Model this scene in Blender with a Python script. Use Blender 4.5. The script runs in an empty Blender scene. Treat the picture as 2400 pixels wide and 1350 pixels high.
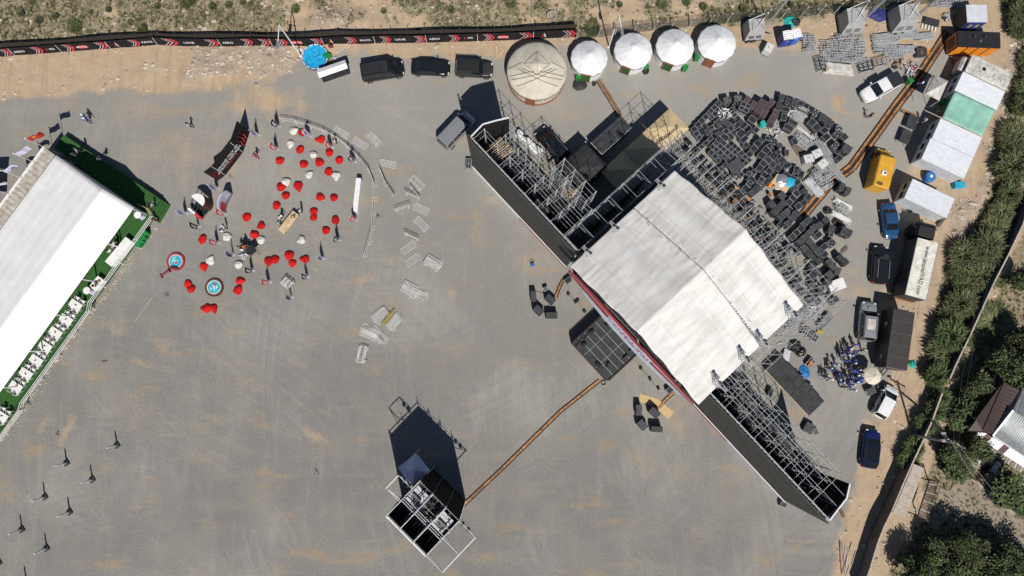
import bpy, math, random
import numpy as np
from mathutils import Vector, Matrix, noise
from math import radians, sin, cos, pi, atan2, hypot, tan
S = bpy.context.scene
COL = S.collection
R = random.Random(11)
CAM_H = 84.0; TILT = radians(5.6); FPX = 1620.0
cd = bpy.data.cameras.new('camera'); cam = bpy.data.objects.new('camera', cd); COL.objects.link(cam)
cam.location = (0, 0, CAM_H); cam.rotation_euler = (TILT, 0, 0)
cd.sensor_width = 36; cd.lens = 36*FPX/2400; cd.clip_start = 1; cd.clip_end = 3000
S.camera = cam
SUN_EL = radians(52.5); SDX, SDY = -0.216, 0.976          # direction in which shadows fall on the ground
w = bpy.data.worlds.new('World'); S.world = w; w.use_nodes = True
nt = w.node_tree; bg = nt.nodes['Background']
sky = nt.nodes.new('ShaderNodeTexSky'); sky.sky_type = 'NISHITA'; sky.sun_disc = False
sky.sun_elevation = SUN_EL; sky.sun_rotation = atan2(-SDX, -SDY); sky.altitude = 1600; sky.air_density = 0.9; sky.dust_density = 0.5
nt.links.new(sky.outputs[0], bg.inputs[0]); bg.inputs[1].default_value = 0.06
sl = bpy.data.lights.new('sun', 'SUN'); sl.energy = 4.6; sl.angle = radians(0.5); sl.color = (1, .955, .89)
so = bpy.data.objects.new('sun', sl); COL.objects.link(so); so.location = (20, -60, 80)
so.rotation_euler = Vector((SDX*cos(SUN_EL), SDY*cos(SUN_EL), -sin(SUN_EL))).to_track_quat('-Z', 'Y').to_euler()
S.view_settings.view_transform = 'Standard'; S.view_settings.look = 'None'; S.view_settings.gamma = 1
S.view_settings.use_curve_mapping = False; S.view_settings.exposure = 0.1
S.render.engine = 'CYCLES'
def G(px, py, z=0.0):
 """photo position (2400 wide) -> world point at height z"""
 x = (px-1200)/FPX; y = (675-py)/FPX
 d = Vector((x, y*cos(TILT)+sin(TILT), y*sin(TILT)-cos(TILT)))
 t = (CAM_H-z)/-d.z
 return Vector((d.x*t, d.y*t, z))
def ang(dx, dy): return atan2(-dy, dx)          # image direction -> world angle
M = {}
def nd(t, k, **kw):
 n = t.nodes.new(k)
 for a, b in kw.items(): setattr(n, a, b)
 return n
def mk(name, rgb, rough=.7, metal=0., var=.18, scale=4., bump=0., bscale=30., rnd=0., spec=.4, dark=None, stretch=None, detail=5):
 m = bpy.data.materials.new(name); m.use_nodes = True; t = m.node_tree; b = t.nodes['Principled BSDF']
 b.inputs['Roughness'].default_value = rough; b.inputs['Metallic'].default_value = metal
 b.inputs['Specular IOR Level'].default_value = spec
 tc = nd(t, 'ShaderNodeTexCoord'); src = tc.outputs['Object']
 oi = nd(t, 'ShaderNodeObjectInfo')
 ad = nd(t, 'ShaderNodeVectorMath', operation='ADD'); sc = nd(t, 'ShaderNodeMath', operation='MULTIPLY'); sc.inputs[1].default_value = 37.
 t.links.new(oi.outputs['Random'], sc.inputs[0]); t.links.new(src, ad.inputs[0]); t.links.new(sc.outputs[0], ad.inputs[1])
 vec = ad.outputs[0]
 if stretch:
  mp = nd(t, 'ShaderNodeMapping'); mp.inputs['Scale'].default_value = stretch; t.links.new(vec, mp.inputs[0]); vec = mp.outputs[0]
 n1 = nd(t, 'ShaderNodeTexNoise'); n1.inputs['Scale'].default_value = scale; n1.inputs['Detail'].default_value = detail; n1.inputs['Roughness'].default_value = .65
 t.links.new(vec, n1.inputs[0])
 mx = nd(t, 'ShaderNodeMix', data_type='RGBA')
 lo = dark if dark else tuple(c*(1-var*2) for c in rgb); hi = tuple(min(1, c*(1+var*.9)) for c in rgb)
 mx.inputs[6].default_value = (*lo, 1); mx.inputs[7].default_value = (*hi, 1)
 rp = nd(t, 'ShaderNodeMapRange'); rp.inputs[1].default_value = .3; rp.inputs[2].default_value = .66
 t.links.new(n1.outputs[0], rp.inputs[0]); t.links.new(rp.outputs[0], mx.inputs[0])
 out = mx.outputs[2]
 if rnd:
  hs = nd(t, 'ShaderNodeHueSaturation'); mr = nd(t, 'ShaderNodeMapRange'); mr.inputs[3].default_value = 1-rnd; mr.inputs[4].default_value = 1+rnd
  t.links.new(oi.outputs['Random'], mr.inputs[0]); t.links.new(mr.outputs[0], hs.inputs['Value']); t.links.new(out, hs.inputs['Color']); out = hs.outputs[0]
 t.links.new(out, b.inputs['Base Color'])
 if bump:
  n2 = nd(t, 'ShaderNodeTexNoise'); n2.inputs['Scale'].default_value = bscale; n2.inputs['Detail'].default_value = 4
  t.links.new(vec, n2.inputs[0]); bp = nd(t, 'ShaderNodeBump'); bp.inputs['Strength'].default_value = bump; bp.inputs['Distance'].default_value = .05
  t.links.new(n2.outputs[0], bp.inputs['Height']); t.links.new(bp.outputs[0], b.inputs['Normal'])
 M[name] = m; return m
mk('case_edge', (.36, .37, .39), .5, .3, .2, 5)
mk('galv', (.46, .47, .48), .5, .2, .2, 6)
mk('alu', (.66, .67, .68), .35, .8, .15, 5)
mk('alu_pale', (.44, .45, .46), .55, .2, .2, 5)
mk('steel_dark', (.09, .092, .095), .5, .5, .2, 6)
mk('white', (.72, .72, .71), .5, 0, .06, 3)
mk('white_bar', (.70, .69, .66), .55, .1, .14, 5, rnd=.1)
mk('black', (.017, .018, .02), .55, 0, .3, 5)
mk('case_black', (.021, .023, .027), .5, 0, .3, 3, rnd=.35)
mk('case_grey', (.045, .048, .052), .6, 0, .25, 2.5, bump=.15, bscale=6, rnd=.25)
mk('case_purple', (.082, .058, .064), .7, 0, .2, 4, rnd=.12)
mk('cover_grey', (.10, .097, .088), .85, 0, .5, 2.5, bump=.8, bscale=3.5)
mk('rubber', (.02, .02, .021), .8, 0, .3, 5)
mk('orange_lid', (.37, .165, .055), .65, 0, .3, 3, rnd=.28)
mk('orange', (.74, .25, .02), .45, 0, .1, 3)
mk('red', (.42, .02, .02), .6, 0, .12, 3)
mk('red_bag', (.50, .013, .012), .9, 0, .22, 3, bump=.7, bscale=4, rnd=.16, spec=.15)
mk('white_bag', (.60, .58, .53), .9, 0, .14, 3, bump=.7, bscale=4, rnd=.08, spec=.15)
mk('red_fascia', (.33, .03, .04), .6, 0, .2, 2)
mk('plum_fascia', (.085, .022, .026), .65, 0, .2, 2)
mk('glass', (.012, .015, .018), .06, 0, .1, 2, spec=.6)
mk('tinted_roof', (.01, .012, .014), .08, 0, .1, 2, spec=.55)
mk('tyre', (.018, .018, .018), .85, 0, .2, 8)
mk('rim', (.45, .46, .47), .35, .8, .1, 8)
mk('lamp', (.6, .6, .6), .2, 0, .05, 5)
mk('lamp_red', (.35, .01, .01), .25, 0, .05, 5)
mk('plastic_black', (.022, .022, .023), .6, 0, .2, 5)
mk('green_carpet', (.030, .105, .022), .95, 0, .3, 9, bump=.4, bscale=60)
mk('green_bin', (.012, .20, .04), .5, 0, .1, 4)
mk('marquee', (.70, .69, .68), .65, 0, .05, .5)
mk('roof_sheet', (.65, .64, .62), .7, 0, .06, .5, dark=(.50, .48, .445), bump=.10, bscale=3.5, stretch=(3.2, .8, 1), detail=9)
mk('corr_cream', (.47, .44, .38), .6, .1, .18, 1.2, dark=(.27, .23, .18))
mk('corr_white', (.60, .62, .66), .5, .1, .08, 1.5)
mk('corr_grey', (.24, .255, .26), .5, .3, .18, 1.2)
mk('cabin_wall', (.55, .57, .60), .6, 0, .1, 2)
mk('awning_green', (.24, .47, .38), .8, 0, .12, .9)
mk('yurt_white', (.70, .70, .71), .65, 0, .09, 1.1, bump=.25, bscale=3, detail=8)
mk('yurt_cream', (.53, .49, .40), .85, 0, .1, 1.2, bump=.15, bscale=5)
mk('rope', (.12, .11, .095), .9, 0, .2, 6)
mk('ornament', (.06, .04, .035), .9, 0, .2, 6)
mk('wood_brown', (.26, .10, .045), .7, 0, .3, 4, stretch=(1, 6, 1))
mk('plywood', (.55, .41, .24), .75, 0, .14, 1.5, bump=.1, bscale=20)
mk('osb', (.56, .40, .20), .8, 0, .22, 14)
mk('pallet', (.33, .25, .16), .85, 0, .25, 5)
mk('pallet_grey', (.16, .135, .11), .85, 0, .25, 5)
mk('tarp_black', (.026, .027, .029), .6, 0, .3, 2, bump=.6, bscale=3)
mk('deck_black', (.036, .038, .040), .55, 0, .3, 1.2)
mk('deck_worn', (.046, .048, .050), .75, 0, .22, 1.6, detail=8, spec=.2)
mk('led_back', (.070, .067, .062), .9, 0, .1, .5, spec=.15)
mk('tarp_blue', (.02, .16, .42), .5, 0, .25, 5, bump=.6, bscale=5)
mk('tarp_navy', (.03, .03, .16), .6, 0, .25, 5, bump=.6, bscale=5)
mk('tarp_cyan', (.02, .36, .56), .5, 0, .22, 4, bump=.5, bscale=5)
mk('tarp_pale', (.50, .48, .44), .75, 0, .2, 2, bump=.5, bscale=4)
mk('pool_blue', (.02, .34, .62), .35, 0, .25, 3.5, bump=.6, bscale=4)
mk('toilet_blue', (.02, .13, .48), .45, 0, .08, 3)
mk('toilet_navy', (.02, .05, .28), .45, 0, .08, 3)
mk('gen_grey', (.36, .365, .36), .5, 0, .12, 3)
mk('gen_dark', (.05, .052, .055), .55, .2, .2, 4)
mk('rust', (.20, .09, .045), .8, .1, .35, 6)
mk('trailer_white', (.56, .55, .51), .6, 0, .2, 1.1, dark=(.20, .19, .165), detail=9)
mk('truck_white', (.66, .65, .60), .6, 0, .1, 2, dark=(.46, .43, .35), detail=8)
mk('trailer_brown', (.046, .040, .037), .45, 0, .12, 2)
mk('ibc', (.60, .60, .58), .45, 0, .08, 4)
mk('concrete', (.36, .31, .25), .9, 0, .15, 2, bump=.2, bscale=15)
mk('panel_grey', (.115, .108, .112), .7, 0, .12, 2, rnd=.1)
mk('cap_tan', (.42, .36, .30), .8, 0, .15, 3)
mk('paving_red', (.17, .075, .065), .85, 0, .25, 3, rnd=.15)
mk('paving_tan', (.30, .25, .19), .9, 0, .15, 3, rnd=.1)
mk('tile_brown', (.040, .022, .019), .55, .1, .15, 2)
mk('timber_grey', (.26, .24, .21), .85, 0, .2, 3)
mk('bark', (.10, .08, .06), .9, 0, .3, 6)
mk('skin', (.42, .25, .17), .6, 0, .05, 4)
mk('hair', (.02, .015, .012), .7, 0, .2, 10)
mk('cloth_blue', (.025, .09, .38), .8, 0, .15, 8)
mk('cloth_navy', (.02, .025, .07), .8, 0, .2, 8)
mk('cloth_black', (.016, .016, .018), .85, 0, .2, 8)
mk('cloth_white', (.68, .68, .68), .8, 0, .08, 8)
mk('cloth_lilac', (.50, .48, .62), .8, 0, .1, 8)
mk('cloth_red', (.42, .02, .025), .8, 0, .12, 8)
mk('cloth_sky', (.22, .50, .68), .8, 0, .12, 8)
mk('cloth_orange', (.75, .22, .02), .8, 0, .12, 8)
mk('cloth_brown', (.09, .06, .05), .85, 0, .12, 8)
mk('cloth_denim', (.09, .13, .22), .85, 0, .15, 8)
mk('parasol', (.62, .57, .46), .8, 0, .06, 2)
mk('banner_black', (.020, .019, .020), .95, 0, .15, 2, spec=.08)
mk('banner_red', (.55, .03, .045), .6, 0, .1, 2)
mk('banner_pink', (.60, .36, .37), .6, 0, .1, 2)
mk('magenta', (.45, .05, .18), .6, 0, .1, 2)
mk('pale_blue', (.50, .57, .64), .6, 0, .06, 2)
mk('banner_lilac', (.44, .43, .55), .6, 0, .12, 2)
mk('yellow', (.42, .33, .04), .6, 0, .15, 4)
mk('yellow_van', (.62, .33, .035), .4, 0, .1, 1.5)
mk('teal', (.02, .38, .34), .6, 0, .2, 4)
mk('aqua', (.05, .42, .55), .5, 0, .25, 5)
mk('cable', (.03, .028, .027), .7, 0, .2, 5)
mk('stone', (.44, .385, .31), .9, 0, .28, 1.1, dark=(.22, .185, .14), detail=3)
mk('brass', (.40, .27, .08), .35, .7, .2, 4)
mk('bag_black', (.02, .02, .02), .22, 0, .2, 5, bump=.8, bscale=4, spec=.6)
mk('smoky_panel', (.86, .78, .84), .35, 0, .1, 1, spec=.7)
mk('mesh_green', (.045, .060, .045), .8, 0, .25, 8)
mk('mesh_black', (.050, .040, .033), .8, 0, .25, 8)
for nm, c, r_, mt in (('paint_black', (.011, .012, .013), .18, 0), ('paint_char', (.030, .031, .033), .4, .1), ('paint_silver', (.40, .41, .42), .3, .55),
  ('paint_white', (.72, .72, .72), .25, 0), ('paint_blue', (.025, .09, .22), .2, .3), ('paint_navy', (.012, .022, .10), .15, .2), ('paint_pewter', (.36, .37, .39), .3, .5)):
 mk(nm, c, r_, mt, .06, 2, spec=.6)
class MB:
 def __init__(s, m=None): s.v = []; s.f = []; s.k = []; s.mats = []; s.cur = 0; s.T = None; s.m(m) if m else None
 def m(s, name):
  if name not in s.mats: s.mats.append(name)
  s.cur = s.mats.index(name); return s
 def add(s, vs, fs):
  o = len(s.v)
  if s.T is not None: vs = [s.T @ Vector(p) for p in vs]
  s.v += [tuple(p) for p in vs]; s.f += [tuple(i+o for i in f) for f in fs]; s.k += [s.cur]*len(fs); return s
 def box(s, c, d, rz=0., top=1.):
  x, y, z = d[0]/2, d[1]/2, d[2]/2; ca, sa = cos(rz), sin(rz); vs = []
  for zz, q in ((-z, 1), (z, top)):
   for a, b in ((-x, -y), (x, -y), (x, y), (-x, y)):
    a *= q; b *= q; vs.append((c[0]+a*ca-b*sa, c[1]+a*sa+b*ca, c[2]+zz))
  return s.add(vs, [(3, 2, 1, 0), (4, 5, 6, 7), (0, 1, 5, 4), (1, 2, 6, 5), (2, 3, 7, 6), (3, 0, 4, 7)])
 def rbox(s, c, d, r=.1, rz=0., n=3, b=.03):
  """box with rounded plan corners and a bevelled top edge"""
  pts = rrect(d[0], d[1], r, n); pi_ = rrect(d[0]-2*b, d[1]-2*b, max(r-b, .01), n); ca, sa = cos(rz), sin(rz); N = len(pts); vs = []
  for P, z in ((pts, -d[2]/2), (pts, d[2]/2-b), (pi_, d[2]/2)):
   vs += [(c[0]+a*ca-q*sa, c[1]+a*sa+q*ca, c[2]+z) for a, q in P]
  fs = [tuple(range(2*N, 3*N)), tuple(range(N-1, -1, -1))]
  for L in (0, 1): fs += [(L*N+i, L*N+(i+1) % N, (L+1)*N+(i+1) % N, (L+1)*N+i) for i in range(N)]
  return s.add(vs, fs)
 def bar(s, p, q, w, h=None):
  p, q = Vector(p), Vector(q); d = q-p
  if d.length < 1e-6: return s
  u = d.normalized(); a = u.cross((0, 0, 1)) if abs(u.z) < .99 else Vector((1, 0, 0)); a.normalize(); b = a.cross(u); h = h or w
  vs = [x+a*(i*w/2)+b*(j*h/2) for x in (p, q) for i, j in ((-1, -1), (1, -1), (1, 1), (-1, 1))]
  return s.add(vs, [(0, 1, 2, 3), (7, 6, 5, 4), (0, 4, 5, 1), (1, 5, 6, 2), (2, 6, 7, 3), (3, 7, 4, 0)])
 def tube(s, p, q, r, n=5, r2=None):
  p, q = Vector(p), Vector(q); d = q-p
  if d.length < 1e-6: return s
  u = d.normalized(); a = u.orthogonal().normalized(); b = u.cross(a); r2 = r if r2 is None else r2; vs = []
  for x, rr in ((p, r), (q, r2)): vs += [x+(a*cos(2*pi*i/n)+b*sin(2*pi*i/n))*rr for i in range(n)]
  return s.add(vs, [tuple(range(n-1, -1, -1)), tuple(range(n, 2*n))]+[(i, (i+1) % n, n+(i+1) % n, n+i) for i in range(n)])
 def path(s, pts, r, n=5):
  for a, b in zip(pts, pts[1:]): s.tube(a, b, r, n)
  return s
 def lathe(s, prof, c=(0, 0, 0), n=16, cap=True, fn=None):
  vs = []
  for r, z in prof:
   for i in range(n):
    a = 2*pi*i/n; rr = r*(fn(a, z) if fn else 1); vs.append((c[0]+rr*cos(a), c[1]+rr*sin(a), c[2]+z))
  K = len(prof); fs = []
  for k in range(K-1): fs += [(k*n+i, k*n+(i+1) % n, (k+1)*n+(i+1) % n, (k+1)*n+i) for i in range(n)]
  if cap: fs += [tuple(range(n-1, -1, -1)), tuple((K-1)*n+i for i in range(n))]
  return s.add(vs, fs)
 def prism(s, pts, z0, z1):
  n = len(pts)
  A = sum(pts[i][0]*pts[(i+1) % n][1]-pts[(i+1) % n][0]*pts[i][1] for i in range(n))
  if A < 0: pts = pts[::-1]
  vs = [(p[0], p[1], z0) for p in pts]+[(p[0], p[1], z1) for p in pts]
  return s.add(vs, [tuple(range(n-1, -1, -1)), tuple(range(n, 2*n))]+[(i, (i+1) % n, n+(i+1) % n, n+i) for i in range(n)])
 def quad(s, *p): return s.add(p, [tuple(range(len(p)))])
 def slab(s, p, t):
  """closed sheet of thickness t hanging below a polygon of 3-D points"""
  p = [Vector(q) for q in p]; n = len(p); q = [v-Vector((0, 0, t)) for v in p]
  nr = sum(((p[i]-p[0]).cross(p[(i+1) % n]-p[0]) for i in range(1, n-1)), Vector())
  if nr.z < 0: p = p[::-1]; q = q[::-1]
  return s.add(p+q, [tuple(range(n)), tuple(range(2*n-1, n-1, -1))]+[(i, n+i, n+(i+1) % n, (i+1) % n) for i in range(n)])
 def grid(s, fn, nu, nv, flip=False):
  vs = [fn(i/nu, j/nv) for j in range(nv+1) for i in range(nu+1)]; fs = []
  for j in range(nv):
   for i in range(nu):
    a = j*(nu+1)+i; f = (a, a+1, a+nu+2, a+nu+1); fs.append(f[::-1] if flip else f)
  return s.add(vs, fs)
 def mesh(s, name, smooth=False):
  me = bpy.data.meshes.new(name); me.from_pydata(s.v, [], s.f)
  for q in s.mats: me.materials.append(M[q])
  if len(s.mats) > 1: me.polygons.foreach_set('material_index', s.k)
  if smooth: me.polygons.foreach_set('use_smooth', [True]*len(me.polygons))
  me.update(); return me
 def build(s, name, parent=None, smooth=False, loc=None, rz=0.): return ob(name, s.mesh(name, smooth), parent, loc, rz)
def rrect(w, h, r, n=3):
 out = []; r = min(r, w/2-.001, h/2-.001)
 for cx, cy, a0 in ((w/2-r, -h/2+r, -pi/2), (w/2-r, h/2-r, 0), (-w/2+r, h/2-r, pi/2), (-w/2+r, -h/2+r, pi)):
  out += [(cx+r*cos(a0+pi/2*i/n), cy+r*sin(a0+pi/2*i/n)) for i in range(n+1)]
 return out
def ob(name, me, parent=None, loc=None, rz=0.):
 o = bpy.data.objects.new(name, me); COL.objects.link(o)
 if parent: o.parent = parent
 if loc is not None: o.location = loc
 if rz: o.rotation_euler = (0, 0, rz)
 return o
def tag(o, label=None, cat=None, group=None, kind=None):
 if label: o['label'] = label
 if cat: o['category'] = cat
 if group: o['group'] = group
 if kind: o['kind'] = kind
 return o
def thing(name, label, cat, loc=(0, 0, 0), rz=0., group=None):
 o = bpy.data.objects.new(name, None); COL.objects.link(o); o.empty_display_size = .3
 o.location = loc; o.rotation_euler = (0, 0, rz); return tag(o, label, cat, group)
def dup(root, loc, rz=0., label=None, group=None, rot=None):
 r = root.copy(); COL.objects.link(r); r.location = loc; r.rotation_euler = rot or (0, 0, rz)
 if label: r['label'] = label
 if group: r['group'] = group
 for ch in list(root.children):
  c = ch.copy(); COL.objects.link(c); c.parent = r
  for g in list(ch.children):
   d = g.copy(); COL.objects.link(d); d.parent = c
 return r
_tc = {}
def text_mesh(txt, size, mat, sx=1., extrude=.004):
 k = (txt, size, mat, sx)
 if k not in _tc:
  cu = bpy.data.curves.new('lettering', 'FONT'); cu.body = txt; cu.size = size; cu.align_x = 'CENTER'; cu.align_y = 'CENTER'; cu.extrude = extrude; cu.resolution_u = 2; cu.offset = size*.012
  o = bpy.data.objects.new('lettering', cu); COL.objects.link(o)
  me = bpy.data.meshes.new_from_object(o.evaluated_get(bpy.context.evaluated_depsgraph_get()))
  bpy.data.objects.remove(o); bpy.data.curves.remove(cu)
  me.materials.clear(); me.materials.append(M[mat])
  if sx != 1.: me.transform(Matrix.Diagonal((sx, 1, 1, 1)))
  _tc[k] = me
 return _tc[k]
def lettering(txt, size, mat, parent, loc, rot=(0, 0, 0), sx=1.):
 o = ob('lettering', text_mesh(txt, size, mat, sx), parent); o.location = loc; o.rotation_euler = rot; return o
def poly_dist(X, Y, pts):
 d = np.full(X.shape, 1e9)
 for (x0, y0), (x1, y1) in zip(pts, pts[1:]):
  dx, dy = x1-x0, y1-y0; t = np.clip(((X-x0)*dx+(Y-y0)*dy)/(dx*dx+dy*dy), 0, 1)
  d = np.minimum(d, np.hypot(X-x0-t*dx, Y-y0-t*dy))
 return d
def in_poly(X, Y, pts):
 r = np.zeros(X.shape, bool); n = len(pts)
 for i in range(n):
  x0, y0 = pts[i]; x1, y1 = pts[(i+1) % n]
  if y0 == y1: continue
  c = ((y0 > Y) != (y1 > Y)) & (X < (x1-x0)*(Y-y0)/(y1-y0)+x0); r ^= c
 return r
def sd(X, Y, pts):                     # positive inside, metres
 q = [tuple(G(*p)[:2]) for p in pts]
 return np.where(in_poly(X, Y, q), 1., -1.)*poly_dist(X, Y, q+q[:1])
GX0, GX1, GY0, GY1, GS = -82., 82., -46., 62., .36
nx = int((GX1-GX0)/GS)+1; ny = int((GY1-GY0)/GS)+1
X, Y = np.meshgrid(GX0+np.arange(nx)*GS, GY0+np.arange(ny)*GS)
NZ = np.array([noise.fractal((x*.35, y*.35, 3.1), .9, 2.1, 4) for x, y in zip(X.ravel(), Y.ravel())]).reshape(X.shape)
NZ2 = np.array([noise.fractal((x*.1, y*.1, 9.7), .9, 2.1, 3) for x, y in zip(X.ravel(), Y.ravel())]).reshape(X.shape)
sm = lambda a, lo, hi: np.clip((a-lo)/(hi-lo), 0, 1)
GRAVEL = [(-700, 240), (0, 226), (150, 224), (250, 214), (400, 216), (520, 206), (640, 190), (690, 140), (730, 122), (1000, 132), (1180, 134), (1340, 118), (1720, 112), (1800, 118),
 (1905, 122), (1960, 120), (2120, 150), (2225, 100), (2232, 140), (2190, 210), (2150, 330), (2120, 420), (2105, 480), (2150, 500), (2110, 560), (2085, 660), (2060, 700), (2075, 860), (2090, 880), (2040, 930),
 (2050, 985), (2015, 1000), (2015, 1090), (1990, 1200), (1960, 1290), (1935, 1400), (1900, 1900), (-700, 1900)]
SCRUB = [(-700, -500), (2330, -500), (2330, -10), (2150, 0), (1800, 62), (1340, 84), (1150, 72), (880, 82), (640, 92), (460, 76), (300, 82), (110, 100), (-700, 170)]
HEDGE = [(2340, -10), (2372, 60), (2380, 130), (2352, 250), (2345, 330), (2330, 410), (2300, 480), (2270, 540), (2205, 640), (2195, 720), (2190, 860), (2215, 890), (2260, 800), (2330, 640), (2405, 470), (2405, 430), (2600, 200), (2600, -200)]
GARDEN = [(2235, 900), (2260, 840), (2330, 690), (2420, 500), (2900, 400), (2900, 1900), (2010, 1900), (2080, 1340), (2170, 1180), (2160, 1120), (2230, 960)]
dg = sd(X, Y, GRAVEL)+NZ*1.1
ds = sd(X, Y, SCRUB)+NZ*.9
dh = sd(X, Y, HEDGE)+NZ*.6
dgd = sd(X, Y, GARDEN)+NZ*.8
dirt = 1-sm(dg, -.5, .5)
for px, py, rx, ry, ro, wt in ((632, 236, 92, 40, -3, 1.), (560, 250, 60, 30, 0, .8), (1962, 240, 22, 20, 0, .9), (1975, 260, 30, 9, 15, .8), (1955, 288, 14, 16, 0, .6), (100, 1000, 12, 50, 28, .45), (150, 1020, 12, 40, 28, .6),
  (540, 400, 14, 22, 0, .6), (735, 1020, 34, 14, 25, .7), (920, 620, 40, 10, 40, .45), (870, 655, 40, 10, 0, .45), (1060, 690, 14, 14, 0, .5), (940, 810, 30, 14, 10, .4), (330, 850, 30, 10, 20, .6),
  (380, 810, 30, 22, 30, .5), (500, 980, 40, 14, 20, .35), (1120, 540, 20, 60, 0, .3), (1240, 620, 60, 40, 0, .35), (430, 360, 120, 70, 0, .38), (330, 250, 150, 60, 0, .22), (250, 760, 60, 24, 30, .35),
  (1580, 980, 50, 34, 20, .45), (1500, 1090, 70, 40, 30, .25), (2010, 680, 50, 24, 10, .5), (1980, 640, 40, 20, 0, .4), (1985, 900, 18, 40, 10, .5), (1150, 470, 40, 16, 0, .35), (610, 610, 40, 22, 0, .35), (1300, 240, 70, 20, 5, .35), (1310, 270, 70, 20, 5, .3), (600, 900, 120, 20, 30, .2), (740, 560, 30, 14, 0, .3), (330, 960, 90, 40, 30, .2)):
 c = G(px, py); a = radians(-ro); k = 19.3
 u = ((X-c.x)*cos(a)+(Y-c.y)*sin(a))*k/rx; v = (-(X-c.x)*sin(a)+(Y-c.y)*cos(a))*k/ry
 dirt = np.maximum(dirt, wt*sm(1.25-np.hypot(u, v)+NZ*.8, 0, 1.1))
scrub = sm(ds, -.4, .7)*sm(NZ2*1.1+NZ*.45+.62, .1, .7)
scrub = np.where(X > 28, np.maximum(scrub, sm(ds, -.2, .8)*.9), scrub)
scrub = np.maximum(scrub, sm(dh, -.5, .6))
gard = sm(dgd, -.4, .6)
RUB = [(690, 150), (640, 185), (560, 165), (430, 190), (460, 110), (680, 105)]
RUB2 = [(2345, 430), (2240, 560), (2215, 520), (2260, 470), (2300, 440)]
RUB3 = [(740, 92), (738, 40), (780, 22), (820, 40), (828, 90)]
RUB4 = [(2315, 420), (2340, 200), (2390, 60), (2400, 120), (2352, 330)]
rub = np.maximum.reduce([sm(sd(X, Y, q)+NZ*1.2, -.8, .8) for q in (RUB, RUB2, RUB3, RUB4)])
HTT = dirt*(NZ*.10)+sm(ds, 0, 4)*(NZ*.35+.12)+rub*.12*(1+NZ)
HTT = np.where(dg > .3, 0, HTT)*1.0
mound = np.maximum(0, 1.6-np.hypot(X-G(783, 55).x, Y-G(783, 55).y)*.42); HTT = HTT+mound*.8
HTT[gard > .4] *= .2
pts3 = np.stack([X, Y, HTT], -1).reshape(-1, 3)
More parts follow.
